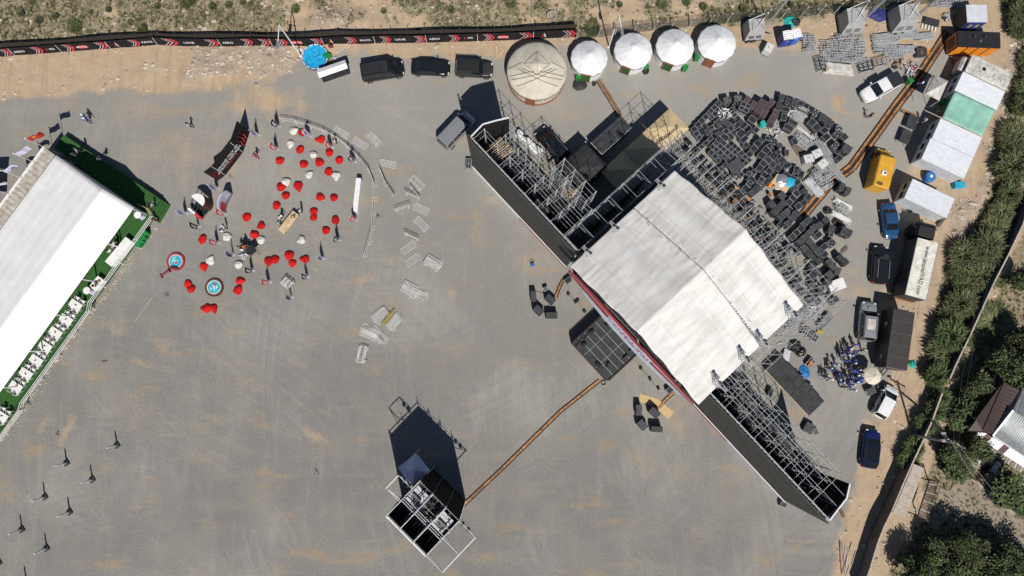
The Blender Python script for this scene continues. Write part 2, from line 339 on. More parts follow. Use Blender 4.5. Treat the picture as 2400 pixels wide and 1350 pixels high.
def mk_ground():
 m = bpy.data.materials.new('ground_mix'); m.use_nodes = True; t = m.node_tree; b = t.nodes['Principled BSDF']; b.inputs['Roughness'].default_value = .93; b.inputs['Specular IOR Level'].default_value = .2
 geo = nd(t, 'ShaderNodeNewGeometry'); pos = geo.outputs['Position']
 def nz(scale, det=5, rough=.6, st=None):
  n = nd(t, 'ShaderNodeTexNoise'); n.inputs['Scale'].default_value = scale; n.inputs['Detail'].default_value = det; n.inputs['Roughness'].default_value = rough
  src = pos
  if st:
   mp = nd(t, 'ShaderNodeMapping'); mp.inputs['Scale'].default_value = st[:3]; mp.inputs['Rotation'].default_value = (0, 0, st[3]); t.links.new(pos, mp.inputs[0]); src = mp.outputs[0]
  t.links.new(src, n.inputs[0]); return n.outputs[0]
 def rng(v, a, b_, c=0., d=1.):
  r = nd(t, 'ShaderNodeMapRange'); r.inputs[1].default_value = a; r.inputs[2].default_value = b_; r.inputs[3].default_value = c; r.inputs[4].default_value = d; t.links.new(v, r.inputs[0]); return r.outputs[0]
 def mix(f, a, b_):
  x = nd(t, 'ShaderNodeMix', data_type='RGBA')
  if hasattr(f, 'links'): t.links.new(f, x.inputs[0])
  else: x.inputs[0].default_value = f
  for i, c in ((6, a), (7, b_)):
   if hasattr(c, 'links'): t.links.new(c, x.inputs[i])
   else: x.inputs[i].default_value = (*c, 1)
  return x.outputs[2]
 def mul(a, b_):
  x = nd(t, 'ShaderNodeMath', operation='MULTIPLY'); t.links.new(a, x.inputs[0])
  if hasattr(b_, 'links'): t.links.new(b_, x.inputs[1])
  else: x.inputs[1].default_value = b_
  return x.outputs[0]
 at = nd(t, 'ShaderNodeAttribute'); at.attribute_name = 'zones'
 sp = nd(t, 'ShaderNodeSeparateColor'); t.links.new(at.outputs['Color'], sp.inputs[0])
 fine = nz(4.2, 9, .88); fine2 = nz(11, 6, .9); tick = nz(5.5, 2, .5); broad = nz(.16, 5, .6); mid = nz(.8, 5, .6); streak = nz(1.2, 6, .7, (.07, .5, 1, .5)); streak2 = nz(1.6, 6, .7, (.42, .06, 1, -.9))
 gr = mix(rng(fine, .32, .68), (.118, .114, .106), (.300, .291, .272))
 gr = mix(mul(rng(fine2, .52, .66), .9), gr, (.42, .405, .38)); gr = mix(mul(rng(fine2, .48, .36), .85), gr, (.055, .053, .05))
 gr = mix(mul(rng(broad, .42, .62), .42), gr, (.15, .146, .138)); gr = mix(mul(rng(broad, .5, .34), .35), gr, (.27, .235, .18))
 gr = mix(mul(mul(rng(streak, .52, .74), rng(fine, .3, .6)), .5), gr, (.33, .285, .215))
 gr = mix(mul(mul(rng(streak2, .52, .7), rng(fine, .3, .62)), .4), gr, (.36, .345, .32))
 tan = mix(rng(mid, .3, .7), (.35, .25, .155), (.44, .335, .23)); rut = nz(1.5, 5, .7, (.85, .06, 1, .32)); tan = mix(mul(rng(rut, .5, .36), .5), tan, (.25, .165, .10)); tan = mix(mul(rng(fine, .35, .75), .5), tan, (.50, .41, .31)); tan = mix(mul(rng(fine2, .5, .34), .5), tan, (.22, .155, .10))
 def tracks(cx, cy, k, m_):
  s_ = nd(t, 'ShaderNodeVectorMath', operation='DISTANCE'); t.links.new(pos, s_.inputs[0]); s_.inputs[1].default_value = (cx, cy, 0)
  n = nd(t, 'ShaderNodeTexNoise', noise_dimensions='1D'); n.inputs['Detail'].default_value = 4; n.inputs['Roughness'].default_value = .75; n.inputs['Scale'].default_value = k
  wb = nd(t, 'ShaderNodeMath', operation='ADD'); t.links.new(s_.outputs['Value'], wb.inputs[0]); t.links.new(rng(mid, 0., 1., -.35, .35), wb.inputs[1]); t.links.new(wb.outputs[0], n.inputs['W']); return mul(n.outputs[0], rng(nz(*m_), .40, .62))
 for cx, cy, k, m_, lo in ((-16, 24, 1.1, (.07, 3), .3), (-48, -34, 1., (.09, 3), .3), (36, -2, 1.3, (.08, 4), .32)):
  tk = tracks(cx, cy, k, m_); gr = mix(mul(rng(tk, lo, .6), .15), gr, (.42, .40, .355)); gr = mix(mul(rng(tk, .22, .16), .08), gr, (.15, .145, .135))
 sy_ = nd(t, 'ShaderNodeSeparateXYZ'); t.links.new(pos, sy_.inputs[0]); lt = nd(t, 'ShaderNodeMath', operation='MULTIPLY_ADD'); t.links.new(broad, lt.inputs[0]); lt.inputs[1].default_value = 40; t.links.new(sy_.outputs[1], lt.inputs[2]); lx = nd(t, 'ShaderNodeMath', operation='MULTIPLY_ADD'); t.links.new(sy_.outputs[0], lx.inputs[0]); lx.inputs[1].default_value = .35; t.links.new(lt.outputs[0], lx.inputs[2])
 gr = mix(mul(rng(lx.outputs[0], 8, 62), .5), gr, (.35, .333, .302))  # vignetting painted into the gravel colour: paler towards the top and right
 patch = nz(.33, 6, .7, (.42, 1.0, 1, -.3)); smear = mul(rng(patch, .55, .72), rng(fine, .36, .58))
 gr = mix(mul(smear, .85), gr, (.40, .27, .135))
 edge = nz(2.2, 6, .75)
 def soft(ch, k=.9):
  a = nd(t, 'ShaderNodeMath', operation='ADD'); t.links.new(ch, a.inputs[0])
  e = rng(edge, .2, .8, -.38*k, .38*k); t.links.new(e, a.inputs[1]); x = rng(a.outputs[0], .36, .64); return mul(x, rng(ch, 0., .12))
 gsoft = nd(t, 'ShaderNodeMath', operation='ADD'); t.links.new(sp.outputs[0], gsoft.inputs[0]); t.links.new(rng(fine, .28, .72, -.34, .34), gsoft.inputs[1]); g2 = nd(t, 'ShaderNodeMath', operation='ADD'); t.links.new(gsoft.outputs[0], g2.inputs[0]); t.links.new(rng(edge, .2, .8, -.22, .22), g2.inputs[1])
 c = mix(mul(rng(g2.outputs[0], .1, .85), rng(sp.outputs[0], 0., .12)), gr, tan)
 scr = mix(rng(nz(3.2, 7, .78), .36, .62), (.36, .30, .21), (.115, .112, .058)); scr = mix(mul(rng(fine2, .55, .75), .7), scr, (.50, .44, .36)); scr = mix(mul(rng(mid, .55, .7), .45), scr, (.075, .082, .036))
 c = mix(soft(sp.outputs[1]), c, scr)
 vo = nd(t, 'ShaderNodeTexVoronoi'); vo.inputs['Scale'].default_value = 5.5; t.links.new(pos, vo.inputs[0])
 rb = mix(rng(vo.outputs['Distance'], .05, .55), (.52, .46, .37), (.27, .21, .15)); rb = mix(mul(rng(fine, .36, .62), .75), rb, (.42, .31, .24))
 c = mix(soft(sp.outputs[2]), c, rb)
 gd = mix(rng(nz(2.2, 6, .7), .38, .62), (.33, .26, .17), (.11, .10, .06)); gd = mix(mul(rng(fine2, .5, .7), .5), gd, (.42, .35, .25))
 c = mix(soft(at.outputs['Alpha']), c, gd)
 t.links.new(c, b.inputs['Base Color'])
 bp = nd(t, 'ShaderNodeBump'); bp.inputs['Strength'].default_value = .55; bp.inputs['Distance'].default_value = .05
 hm = nd(t, 'ShaderNodeMath', operation='ADD'); t.links.new(fine, hm.inputs[0]); t.links.new(mid, hm.inputs[1]); t.links.new(hm.outputs[0], bp.inputs['Height']); t.links.new(bp.outputs[0], b.inputs['Normal'])
 M['ground_mix'] = m
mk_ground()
zone = np.zeros(X.shape, int)                               # 0 gravel 1 dirt 2 scrub 3 garden
zone[dg < 0] = 1; zone[ds > 0] = 2; zone[dh > 0] = 4; zone[dgd > 0] = 3
zc = zone[:-1, :-1].ravel()
ii = (np.arange(ny-1)[:, None]*nx+np.arange(nx-1)[None, :]).ravel()
quads = np.stack([ii, ii+1, ii+nx+1, ii+nx], -1)
att = np.stack([dirt, scrub, rub, gard], -1).reshape(-1, 4).astype(np.float32)
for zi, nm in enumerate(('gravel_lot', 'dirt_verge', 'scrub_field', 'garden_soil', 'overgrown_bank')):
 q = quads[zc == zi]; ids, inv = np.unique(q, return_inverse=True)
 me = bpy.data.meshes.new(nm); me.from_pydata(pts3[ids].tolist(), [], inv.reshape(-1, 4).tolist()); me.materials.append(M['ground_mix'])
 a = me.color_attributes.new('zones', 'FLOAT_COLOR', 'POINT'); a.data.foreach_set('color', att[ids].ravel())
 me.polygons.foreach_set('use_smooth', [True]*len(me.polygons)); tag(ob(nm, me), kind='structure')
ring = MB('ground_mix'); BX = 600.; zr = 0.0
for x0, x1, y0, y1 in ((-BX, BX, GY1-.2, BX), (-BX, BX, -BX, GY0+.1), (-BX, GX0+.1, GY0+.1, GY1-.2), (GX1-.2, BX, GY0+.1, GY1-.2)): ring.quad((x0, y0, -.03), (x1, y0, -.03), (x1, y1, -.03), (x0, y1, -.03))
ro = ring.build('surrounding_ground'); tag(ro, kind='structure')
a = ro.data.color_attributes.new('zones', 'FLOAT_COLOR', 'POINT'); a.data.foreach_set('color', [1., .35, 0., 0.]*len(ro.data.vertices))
def gz(x, y):
 i = min(max(int((x-GX0)/GS), 0), nx-1); j = min(max(int((y-GY0)/GS), 0), ny-1); return float(HTT[j, i])
def GG(px, py): p = G(px, py); p.z = gz(p.x, p.y); return p
def scatter(n, fn, name, seed, kinds):
 r = random.Random(seed); vs = []; fs = []
 base = [(0, 0, .55), (1, 0, 0), (.3, .95, .1), (-.8, .6, 0), (-.8, -.6, .1), (.3, -.95, 0)]
 tri = [(0, 1, 2), (0, 2, 3), (0, 3, 4), (0, 4, 5), (0, 5, 1)]
 c = 0
 while c < n:
  x, y = r.uniform(GX0+12, GX1-12), r.uniform(GY0+14, GY1-10); i = int((x-GX0)/GS); j = int((y-GY0)/GS); p = fn(i, j)
  if r.random() > p: continue
  s = min(.36, .045*r.paretovariate(2.1)); a = r.uniform(0, 6.28); o = len(vs); z = float(HTT[j, i])
  for bx, by, bz in base:
   k = r.uniform(.7, 1.25)*s; q = r.uniform(.75, 1.1); vs.append((x+(bx*cos(a)-by*sin(a)*q)*k, y+(bx*sin(a)+by*cos(a)*q)*k, z+bz*k*1.2-.01))
  fs += [tuple(t+o for t in f) for f in tri]; c += 1
 me = bpy.data.meshes.new(name); me.from_pydata(vs, [], fs); me.materials.append(M['stone']); return tag(ob(name, me), kind='stuff')
scatter(15000, lambda i, j: float(np.clip(rub[j, i]*.9+(dirt[j, i] if dg[j, i] < 0 else 0)*.13*(1-scrub[j, i])*(1-gard[j, i])+(ds[j, i] > 0)*.13, 0, 1)), 'loose_stones', 5, 0)
def tufts(n, fn, name, seed, mats, hgt):
 r = random.Random(seed); vs = []; fs = []; ks = []; c = 0
 while c < n:
  x, y = r.uniform(GX0+10, GX1-10), r.uniform(GY0+10, GY1-8); i = int((x-GX0)/GS); j = int((y-GY0)/GS)
  if r.random() > fn(i, j): continue
  z = float(HTT[j, i]); h = hgt*r.uniform(.5, 1.4); mi = r.choices(range(len(mats)), ((2, 5, 1) if 'scrub' in name else (4, 3, 2))[:len(mats)])[0]
  for b in range(7):
   a = r.uniform(0, 6.28); L = h*r.uniform(.5, 1.1); o = len(vs); w_ = .035+.05*h; tx, ty = x+cos(a)*L*.9, y+sin(a)*L*.9; bx, by = x+r.uniform(-.08, .08), y+r.uniform(-.08, .08)
   vs += [(bx-sin(a)*w_, by+cos(a)*w_, z), (bx+sin(a)*w_, by-cos(a)*w_, z), (tx, ty, z+h*r.uniform(.35, .9))]; fs.append((o, o+1, o+2)); ks.append(mi)
  c += 1
 me = bpy.data.meshes.new(name); me.from_pydata(vs, [], fs)
 for q in mats: me.materials.append(M[q])
 me.polygons.foreach_set('material_index', ks); return tag(ob(name, me), kind='stuff')
mk('grass_dry', (.24, .20, .11), .9, 0, .25, 2); mk('grass_olive', (.085, .095, .038), .9, 0, .25, 2); mk('grass_green', (.055, .09, .025), .9, 0, .25, 2)
tufts(15000, lambda i, j: float((ds[j, i] > .2)*(scrub[j, i]*.8+.05)+(dh[j, i] > 0)*.6), 'scrub_grass', 8, ('grass_olive', 'grass_dry', 'grass_green'), .36)
tufts(3500, lambda i, j: float((dgd[j, i] > .3)*.5*(X[j, i] > 44)*(NZ2[j, i] > -.1)), 'garden_grass', 9, ('grass_olive', 'grass_green'), .25)
S0 = G(1110, 393); S1 = G(1848, 1185); SU = (S1-S0).normalized(); SV = Vector((-SU.y, SU.x, 0)); SRZ = atan2(SU.y, SU.x)
def SP(s, d, z=0): p = S0+SU*s+SV*d; return Vector((p.x, p.y, z))
def sthing(name, label, cat, s=0, d=0, z=0, group=None): return thing(name, label, cat, SP(s, d, z), SRZ, group)
_tub = {}
def tube_mesh(kind, L):
 k = (kind, round(L, 2))
 if k not in _tub:
  b = MB('galv')
  if kind == 'v':
   b.tube((0, 0, 0), (0, 0, L), .028, 5); z = .3
   while z < L: b.lathe([(.075, z), (.075, z+.05)], n=6); z += .5
   b.lathe([(.09, 0), (.09, .02)], n=6)
  else: b.tube((0, 0, 0), (L, 0, 0), .024, 4)
  _tub[k] = b.mesh({'v': 'standard', 'h': 'ledger', 'b': 'brace'}[kind])
 return _tub[k]
def place_tube(name, kind, p, q, parent):
 p, q = Vector(p), Vector(q); d = q-p; o = ob(name, tube_mesh(kind, d.length), parent); o.location = p
 if kind != 'v': o.rotation_mode = 'QUATERNION'; o.rotation_quaternion = d.to_track_quat('X', 'Z')
 return o
def scaffold(root, sl, dl, zl, skip=lambda s, d: False, brace=3, inner=None, seed=1, top=.3, combs=True, hook=None):
 r = random.Random(seed); zt = max(zl)
 node = [[not skip(s, d) for d in dl] for s in sl]
 for i, s in enumerate(sl):
  for j, d in enumerate(dl):
   if node[i][j]: place_tube('standard', 'v', (s, d, 0), (s, d, zt+top), root)
 for k, z in enumerate(zl):
  for i, s in enumerate(sl):
   for j, d in enumerate(dl):
    if not node[i][j]: continue
    if i+1 < len(sl) and node[i+1][j]: place_tube('ledger', 'h', (s, d, z), (sl[i+1], d, z), root)
    if j+1 < len(dl) and node[i][j+1]: place_tube('transom', 'h', (s, d, z+.05), (s, dl[j+1], z+.05), root)
 for i in range(len(sl)-1):
  for j in range(len(dl)-1):
   for k in range(len(zl)-1):
    if (i+j+k) % brace == 0 and node[i][j] and node[i+1][j] and node[i][j+1]:
     if (i+k) % 2: place_tube('brace', 'b', (sl[i], dl[j], zl[k]), (sl[i+1], dl[j], zl[k+1]), root)
     else: place_tube('brace', 'b', (sl[i], dl[j], zl[k]), (sl[i], dl[j+1], zl[k+1]), root)
def ar(a, b, n): return [a+(b-a)*i/n for i in range(n+1)]
def cloth_wall(name, pts, z0, z1, m, parent, t=.05, trim=None, holes=None):
 b = MB(m)
 for (x0, y0), (x1, y1) in zip(pts, pts[1:]): b.bar((x0, y0, (z0+z1)/2), (x1, y1, (z0+z1)/2), t, z1-z0)
 o = b.build(name, parent)
 if trim:
  q = MB(trim)
  for (x0, y0), (x1, y1) in zip(pts, pts[1:]): q.bar((x0, y0, z1+.06), (x1, y1, z1+.06), .14, .12)
  q.build('edge_trim', o)
 return o
ZL = [.4, 2.9, 5.2, 7.5, 9.8, 11.7]
wl = sthing('scaffold_tower', 'tall scaffold wing with a dark front beside the silver van, left of the stage roof', 'scaffolding', 0, 0)
scaffold(wl, ar(.5, 14.7, 7), [.45, 2.0, 3.2, 4.5], [.4, 2.9, 5.2, 7.5, 9.8, 11.7], skip=lambda s, d: s < 1 and d > 3, seed=1)
def wing_front(root, s0, s1, H, red_from, white_to, end_pts, mark):
 L = s1-s0
 f = MB('led_back'); f.box(((s0+s1)/2, 0, H/2+.55), (L, .12, H-1.1)); fo = f.build('front_screen', root)
 b = MB('steel_dark')
 n = int(L/.5)
 for i in range(n): b.box((s0+.25+i*.5, .16, H-.6), (.12, .22, .5)); b.box((s0+.25+i*.5, .2, H-2.6), (.1, .2, .4))
 e = s0 if s0 < 10 else s1
 for k in range(int(H/.5)): b.box((e+(-.09 if s0 < 10 else .09), .1, .9+k*.5), (.16, .18, .2))
 b.build('screen_bracket', root)
 t = MB('galv')
 for z in (H+.02, H-.5): t.bar((s0, .32, z), (s1, .32, z), .07)
 for i in range(int(L/.7)): x = s0+i*.7; t.bar((x, .32, H), (x+.35, .32, H-.5), .05); t.bar((x+.35, .32, H-.5), (x+.7, .32, H), .05)
 t.build('top_truss', root)
 q = MB('cloth_white' if not mark else 'red_fascia'); q.box(((s0+white_to)/2, -.16, .55), (white_to-s0, .06, 1.1)); q.build('base_skirt', root)
 q = MB('red_fascia' if not mark else 'cloth_lilac'); q.box(((white_to+s1)/2, -.15, .55), (s1-white_to-.01, .06, 1.1)); q.build('base_skirt', root)
 q = MB('cloth_white'); q.box(((s0+s1)/2, -.18, 1.13), (L, .10, .05)); q.build('skirt_rail', root)
 cloth_wall('end_cloth', end_pts, .2, H-.1, 'banner_black', root, trim='cloth_white')
wing_front(wl, .1, 16.9, 12., 8, 8.5, [(.2, .35), (.05, 2.2), (.7, 3.5), (1.4, 4.75)], False)
fl = MB('deck_black'); fl.box((8, 3.2, .14), (15, 5.6, .06)); fl.build('added_black_mat', wl)  # black mat added to darken the floor of the wing
dr = lambda rt, x0, x1, y, h: cloth_wall('black_drape', [(x0, y), (x1, y)], .3, h, 'tarp_black', rt)  # drapes added inside the wings to cast shade and blacken the interior
dr(wl, 3, 14.6, 1.5, 8.); dr(wl, 5, 14.6, 3.0, 6.)
def shade_scrim(rt, s0, s1, d0, d1, z): b = MB('tarp_black'); b.box(((s0+s1)/2, (d0+d1)/2, z), (s1-s0, d1-d0, .03)); b.build('added_scrim', rt)  # black sheet added to darken the gaps between the scaffold tubes
shade_scrim(wl, .8, 14.6, .5, 1.9, 6.); shade_scrim(wl, 9.5, 14.6, 2.05, 4.3, 4.)
for z, s_, d_ in ((2.5, 2.6, 2.2), (2.5, 5.2, 2.2), (2.5, 7.6, 3.2), (4.5, 9.2, 2.), (4.5, 12.2, 3.), (6.5, 5.5, 1.3), (8.5, 10.5, 1.2), (2.5, 12.8, 1.6)):
 p = MB('pallet' if (s_*10) % 3 < 1 else 'gen_dark'); p.box((s_, d_, z+.12), (2., .9, .06)); p.build('plank_deck', wl)
for k in range(9):
 p = MB('plywood' if k % 3 else 'pallet'); p.bar((1.2+.22*k, .7, 7.5), (1.3+.26*k, 3.6, 7.5), .11, .05); p.build('plank', wl)
wb = sthing('scaffold_tower', 'small open scaffold block with wooden boards, behind the left wing next to the black tent', 'scaffolding', 8.7, 4.6)
scaffold(wb, ar(0, 4.9, 3), [.15, 1.55], ZL, brace=2, seed=3)
for x in (1.3, 2.9): p = MB('osb'); p.box((x, .85, 6.5), (.3, 1.3, .05)); p.build('plank', wb)
p = MB('pallet'); p.box((2.1, .85, 4.5), (1.5, 1.3, .05)); p.build('plank', wb)
wf = sthing('scaffold_tower', 'long narrow scaffold flank with black drapes along the left edge of the white roof', 'scaffolding', 14.9, 0)
scaffold(wf, [0, 2.1], ar(.45, 17.4, 8), [.4, 2.4, 4.4, 6.4, 8.4, 10.4, 11.9], brace=2, seed=4)
cloth_wall('black_drape', [(1.05, .6), (1.05, 12.6)], .3, 9.6, 'tarp_black', wf)
cloth_wall('black_drape', [(2.3, .6), (2.3, 13.4)], .3, 11.5, 'tarp_black', wf)
wk = sthing('scaffold_tower', 'broad scaffold grid over the flight cases along the back of the white roof', 'scaffolding', 17.6, 13.9)
scaffold(wk, ar(0, 22.8, 19), [.0, 1.1, 2.2, 3.4, 4.5], [.4, 5., 9.6], brace=5, seed=5)
fl = MB('deck_black'); fl.box((11.4, 2.1, .1), (22.6, 4.4, .06)); fl.build('added_black_mat', wk)  # black mat added to darken the ground below this scaffold
cloth_wall('black_drape', [(.2, -.25), (19., -.25)], .3, 10.5, 'tarp_black', wk)
for i in range(0, 11, 2):
 x = .05+22.8*i/11+.28; b = MB('galv')
 for z in (9.75, 10.15): b.bar((x, -.1, z), (x, 4.7, z), .06)
 for k in range(8): b.bar((x, -.1+.6*k, 9.75), (x, .2+.6*k, 10.15), .04); b.bar((x, .2+.6*k, 10.15), (x, .5+.6*k, 9.75), .04)
 b.build('girder', wk)
wr = sthing('scaffold_tower', 'dense scaffold flank along the right edge of the white roof', 'scaffolding', 37.1, 4.9)
scaffold(wr, [0, 1.4, 2.8], ar(0, 8.8, 6), [.4, 3.4, 6.4, 9.4], brace=3, seed=6)
wq = sthing('scaffold_tower', 'tall scaffold wing with a dark front at the lower right of the stage roof', 'scaffolding', 36.6, 0)
scaffold(wq, ar(.4, 17.5, 8), [.45, 1.9, 3.2, 4.5], ZL, skip=lambda s, d: s > 17 and d > 4, seed=2)
wing_front(wq, .2, 17.9, 12., 8, 8.5, [(17.75, .35), (17.4, 3.1), (16.6, 4.4)], True)
fl = MB('deck_black'); fl.box((9., 3.1, .14), (17.2, 5.4, .06)); fl.build('added_black_mat', wq); dr(wq, .5, 16.9, 1.5, 8.); dr(wq, 1.2, 16, 3.0, 6.5); shade_scrim(wq, .6, 17.2, .5, 1.85, 6.); shade_scrim(wq, 4., 17, 1.95, 4.4, 5.)  # mat, drapes and sheets added to darken the inside of this wing
for z, s_, d_ in ((2.5, 2.6, 2.2), (2.5, 5.2, 3.2), (4.5, 7.6, 3.2), (4.5, 9.2, 2.), (4.5, 12.2, 3.), (6.5, 5.5, 2.4), (8.5, 10.5, 3.2), (2.5, 14.8, 1.6)):
 p = MB('gen_dark'); p.box((s_, d_, z+.12), (2., .9, .06)); p.build('plank_deck', wq)
EZ, RZ_, RS, RD0, RD1, RSM, SL = 13., 15.9, (17.6, 36.85), -1.55, 13.5, 26.95, 7.6
rf = sthing('stage_roof', 'large stained white stage roof with a ridge and a slit across it', 'stage roof')
def roof_z(s, d, a, b, seed):
 k = abs(s-RSM)/(RSM-RS[0]); z = EZ+(RZ_-EZ)*(1-k)
 t = (d-a)/(b-a); z -= min(1, abs(s-RSM)/1.2)*(.16*sin(pi*min(max((t-.0)/.52, 0), 1))**2*(t < .52)+.18*sin(pi*min(max((t-.52)/.48, 0), 1))**2*(t >= .52))
 e = min(t, 1-t); kk = min(1, abs(s-RSM)/1.2); z += kk*(noise.noise((s*2.6, d*.35, seed))*(.06*(1-min(1, e*4))+.016)+noise.noise((s*.45, d*.3, seed+4))*.03); z += kk*(.05 if abs((t*2)%1-.5)<.03 else 0)
 return z
for hs in (0, 1):
 for hd in (0, 1):
  a, b = ((RD0, SL-.02), (SL+.02, RD1))[hd]; s0, s1 = ((RS[0], RSM-.004), (RSM+.004, RS[1]))[hs]; bb = MB('roof_sheet')
  def fn(u_, v_, s0=s0, s1=s1, a=a, b=b, hd=hd, hs=hs):
   s = s0+(s1-s0)*u_; d = a+(b-a)*v_
   if hd == 0: d -= max(0, v_-.9)*3.2*max(0, (s-30)/7)          # slit gapes towards the right edge
   sc = .10*sin(pi*u_*6)*(1-v_ if hd == 0 else v_)**6*(1 if hd == 0 else -1)*.6
   return (s, d+sc, roof_z(s, a+(b-a)*v_, a, b, hs*7+hd*3))
  bb.grid(fn, 64, 44); o = bb.build('roof_sheet', rf, smooth=True)
  md = o.modifiers.new('thickness', 'SOLIDIFY'); md.thickness = .03; md.offset = -1
b = MB('roof_sheet')
for a, c in ((RD0, SL-.12), (SL+.07, RD1)):
 b.grid(lambda u_, v_: (RSM-.35+.7*u_, a+(c-a)*v_, RZ_-.14+.17*(1-abs(2*u_-1))), 4, 30)
b.build('ridge_cap', rf, smooth=True)
b = MB('alu')
for zz in (-.75, -.3):
 for dd in (SL-.09, SL+.06):
  b.bar((RS[0], dd, EZ+zz), (RSM, dd, RZ_+zz), .06); b.bar((RSM, dd, RZ_+zz), (RS[1], dd, EZ+zz), .06)
n = 56
for i in range(n):
 s = RS[0]+(RS[1]-RS[0])*i/n; s2 = RS[0]+(RS[1]-RS[0])*(i+1)/n; z = EZ+(RZ_-EZ)*(1-abs(s-RSM)/9.5); z2 = EZ+(RZ_-EZ)*(1-abs(s2-RSM)/9.5)
 b.bar((s, SL-.09, z-.3), (s2, SL+.06, z2-.3), .045); b.bar((s, SL-.09, z-.75), (s2, SL-.09, z2-.3), .04)
b.build('roof_truss', rf)
b = MB('cable'); r = random.Random(3)
for i in range(34):
 s = r.uniform(18.5, 36); z = EZ+(RZ_-EZ)*(1-abs(s-RSM)/9.5)+.1; d = SL+r.gauss(0, .35); b.bar((s, d, z), (s+r.uniform(-.4, .4), d+r.uniform(-.2, .2), z+.02), .02)
b.build('lacing', rf)
for x, y, sgn in ((17.5, .6, -1), (17.5, 4.4, -1), (17.5, 10.9, -1), (36.95, 1.2, 1), (36.95, 4.9, 1), (36.95, 7.4, 1), (36.95, 11.6, 1)):
 b = MB('galv')
 for dx in (-.22, .22):
  for dy in (-.22, .22): b.tube((x-sgn*.35+dx, y+dy, 12.4), (x-sgn*.35+dx, y+dy, 14.4), .035, 5)
 for z in (13.5, 13.9, 14.35):
  for q in (-.22, .22): b.bar((x-sgn*.35-.22, y+q, z), (x-sgn*.35+.22, y+q, z), .04); b.bar((x-sgn*.35+q, y-.22, z), (x-sgn*.35+q, y+.22, z), .04)
 for q in (-.14, 0, .14): b.bar((x-sgn*.95, y+q, 14.45), (x+sgn*.45, y+q, 14.45), .06)
 b.m('gen_dark').box((x-sgn*.6, y+.1, 14.62), (.3, .24, .3)); b.m('black').box((x-sgn*.2, y, 14.55), (.2, .2, .16)); b.build('tower_head', rf)
vb = sthing('header_banner', 'long red and pale blue lettered banner under the front edge of the stage roof', 'banner')
def vq(m, s0, s1, t0, t1, name, off=0.):
 q = MB(m)
 P = lambda s, t: (s, -1.75-off+.35*t*0-(.55*sin(pi*(s-17.6)/19.2))*t, 12.75-3.0*t)
 N = 24; q.grid(lambda u_, v_: P(s0+(s1-s0)*u_, t0+(t1-t0)*v_), N, 3); o = q.build(name, vb); md = o.modifiers.new('thickness', 'SOLIDIFY'); md.thickness = .03; return o
vq('red_fascia', 17.8, 36.6, 0, .22, 'red_stripe'); vq('banner_pink', 18, 27, .22, .30, 'pale_stripe'); vq('red_fascia', 17.8, 24.2, .30, .62, 'red_stripe'); vq('banner_pink', 30.6, 36.6, .22, .40, 'pale_stripe')
vq('pale_blue', 20.5, 35.5, .62, 1., 'pale_panel'); vq('pale_blue', 24.2, 30.6, .30, .62, 'pale_panel'); vq('red_fascia', 30.6, 36.6, .40, .62, 'red_stripe')
q = MB('magenta'); r = random.Random(5); s = 24.4
while s < 30.4:
 wv = r.uniform(.09, .2)
 for t0 in (.38, .55):
  if r.random() < .8:
   P = lambda s, t: Vector((s, -1.82-.55*sin(pi*(s-17.6)/19.2)*t, 12.75-3.0*t))
   k = r.choice((0, 1, 2)); a = P(s, t0); c = P(s, t0+.11); q.bar(a, c, .05, .03)
   if k: q.bar(P(s, t0+(.05 if k == 1 else 0)), P(s+wv, t0+(.05 if k == 1 else 0)), .04, .03)
   if k == 2: q.bar(P(s+wv, t0), P(s+wv, t0+.11), .05, .03)
 s += wv+.09
q.build('lettering', vb)
st = sthing('main_stage', 'raised black stage floor with a plum front skirt, sheltered under the white roof', 'stage')
b = MB('deck_black'); b.box((27.4, 6.6, 1.72), (18.0, 12.9, .16)); b.build('stage_deck', st)
for s0, s1 in ((18.4, 24.05), (30.15, 36.4)):
 b = MB('plum_fascia'); b.box(((s0+s1)/2, -.06, .9), (s1-s0, .08, 1.78)); b.build('front_skirt', st)
b = MB('black'); r = random.Random(2)
for i in range(46):
 s = 18.6+i*.385; b.box((s, .35+r.uniform(-.06, .1), 1.95), (.3, .3, .3+r.uniform(0, .1)))
tag(b.build('footlight_row', st), kind='stuff')
th = sthing('thrust_stage', 'square black thrust platform with pale panel joints, jutting out in front of the roof', 'stage', 24.1, -5.9)
b = MB('galv'); b.box((3, 2.8, 1.70), (5.9, 5.5, .1)); b.build('sub_frame', th)
for i in range(3):
 for j in range(6):
  w_, h_ = 5.96/3, 5.56/6; b = MB('deck_worn'); b.box((.02+w_*(i+.5), .02+h_*(j+.5), 1.72), (w_-.05, h_-.05, .12)); b.build('deck_panel', th)
for nm, p, q in (('side_skirt', (0, 0), (6, 0)), ('side_skirt', (0, 0), (0, 5.6)), ('side_skirt', (6, 0), (6, 5.6))):
 b = MB('plum_fascia'); b.bar((p[0], p[1], .9), (q[0], q[1], .9), .06, 1.78); b.build(nm, th)
b = MB('black')
for i in range(18): b.box((6.12, .3+i*.3, 1.75), (.16, .26, .3)); b.box((-.1, .3+i*.3, 1.78), (.1, .2, .14))
tag(b.build('edge_lamp', th), kind='stuff')
wm = MB('plastic_black'); wm.add([(-.3, -.22, 0), (.3, -.22, 0), (.3, .22, 0), (-.3, .22, 0), (-.3, -.05, .34), (.3, -.05, .34), (.3, .2, .26), (-.3, .2, .26)], [(3, 2, 1, 0), (4, 5, 6, 7), (0, 1, 5, 4), (1, 2, 6, 5), (2, 3, 7, 6), (3, 0, 4, 7)]); wmm = wm.mesh('monitor_speaker')
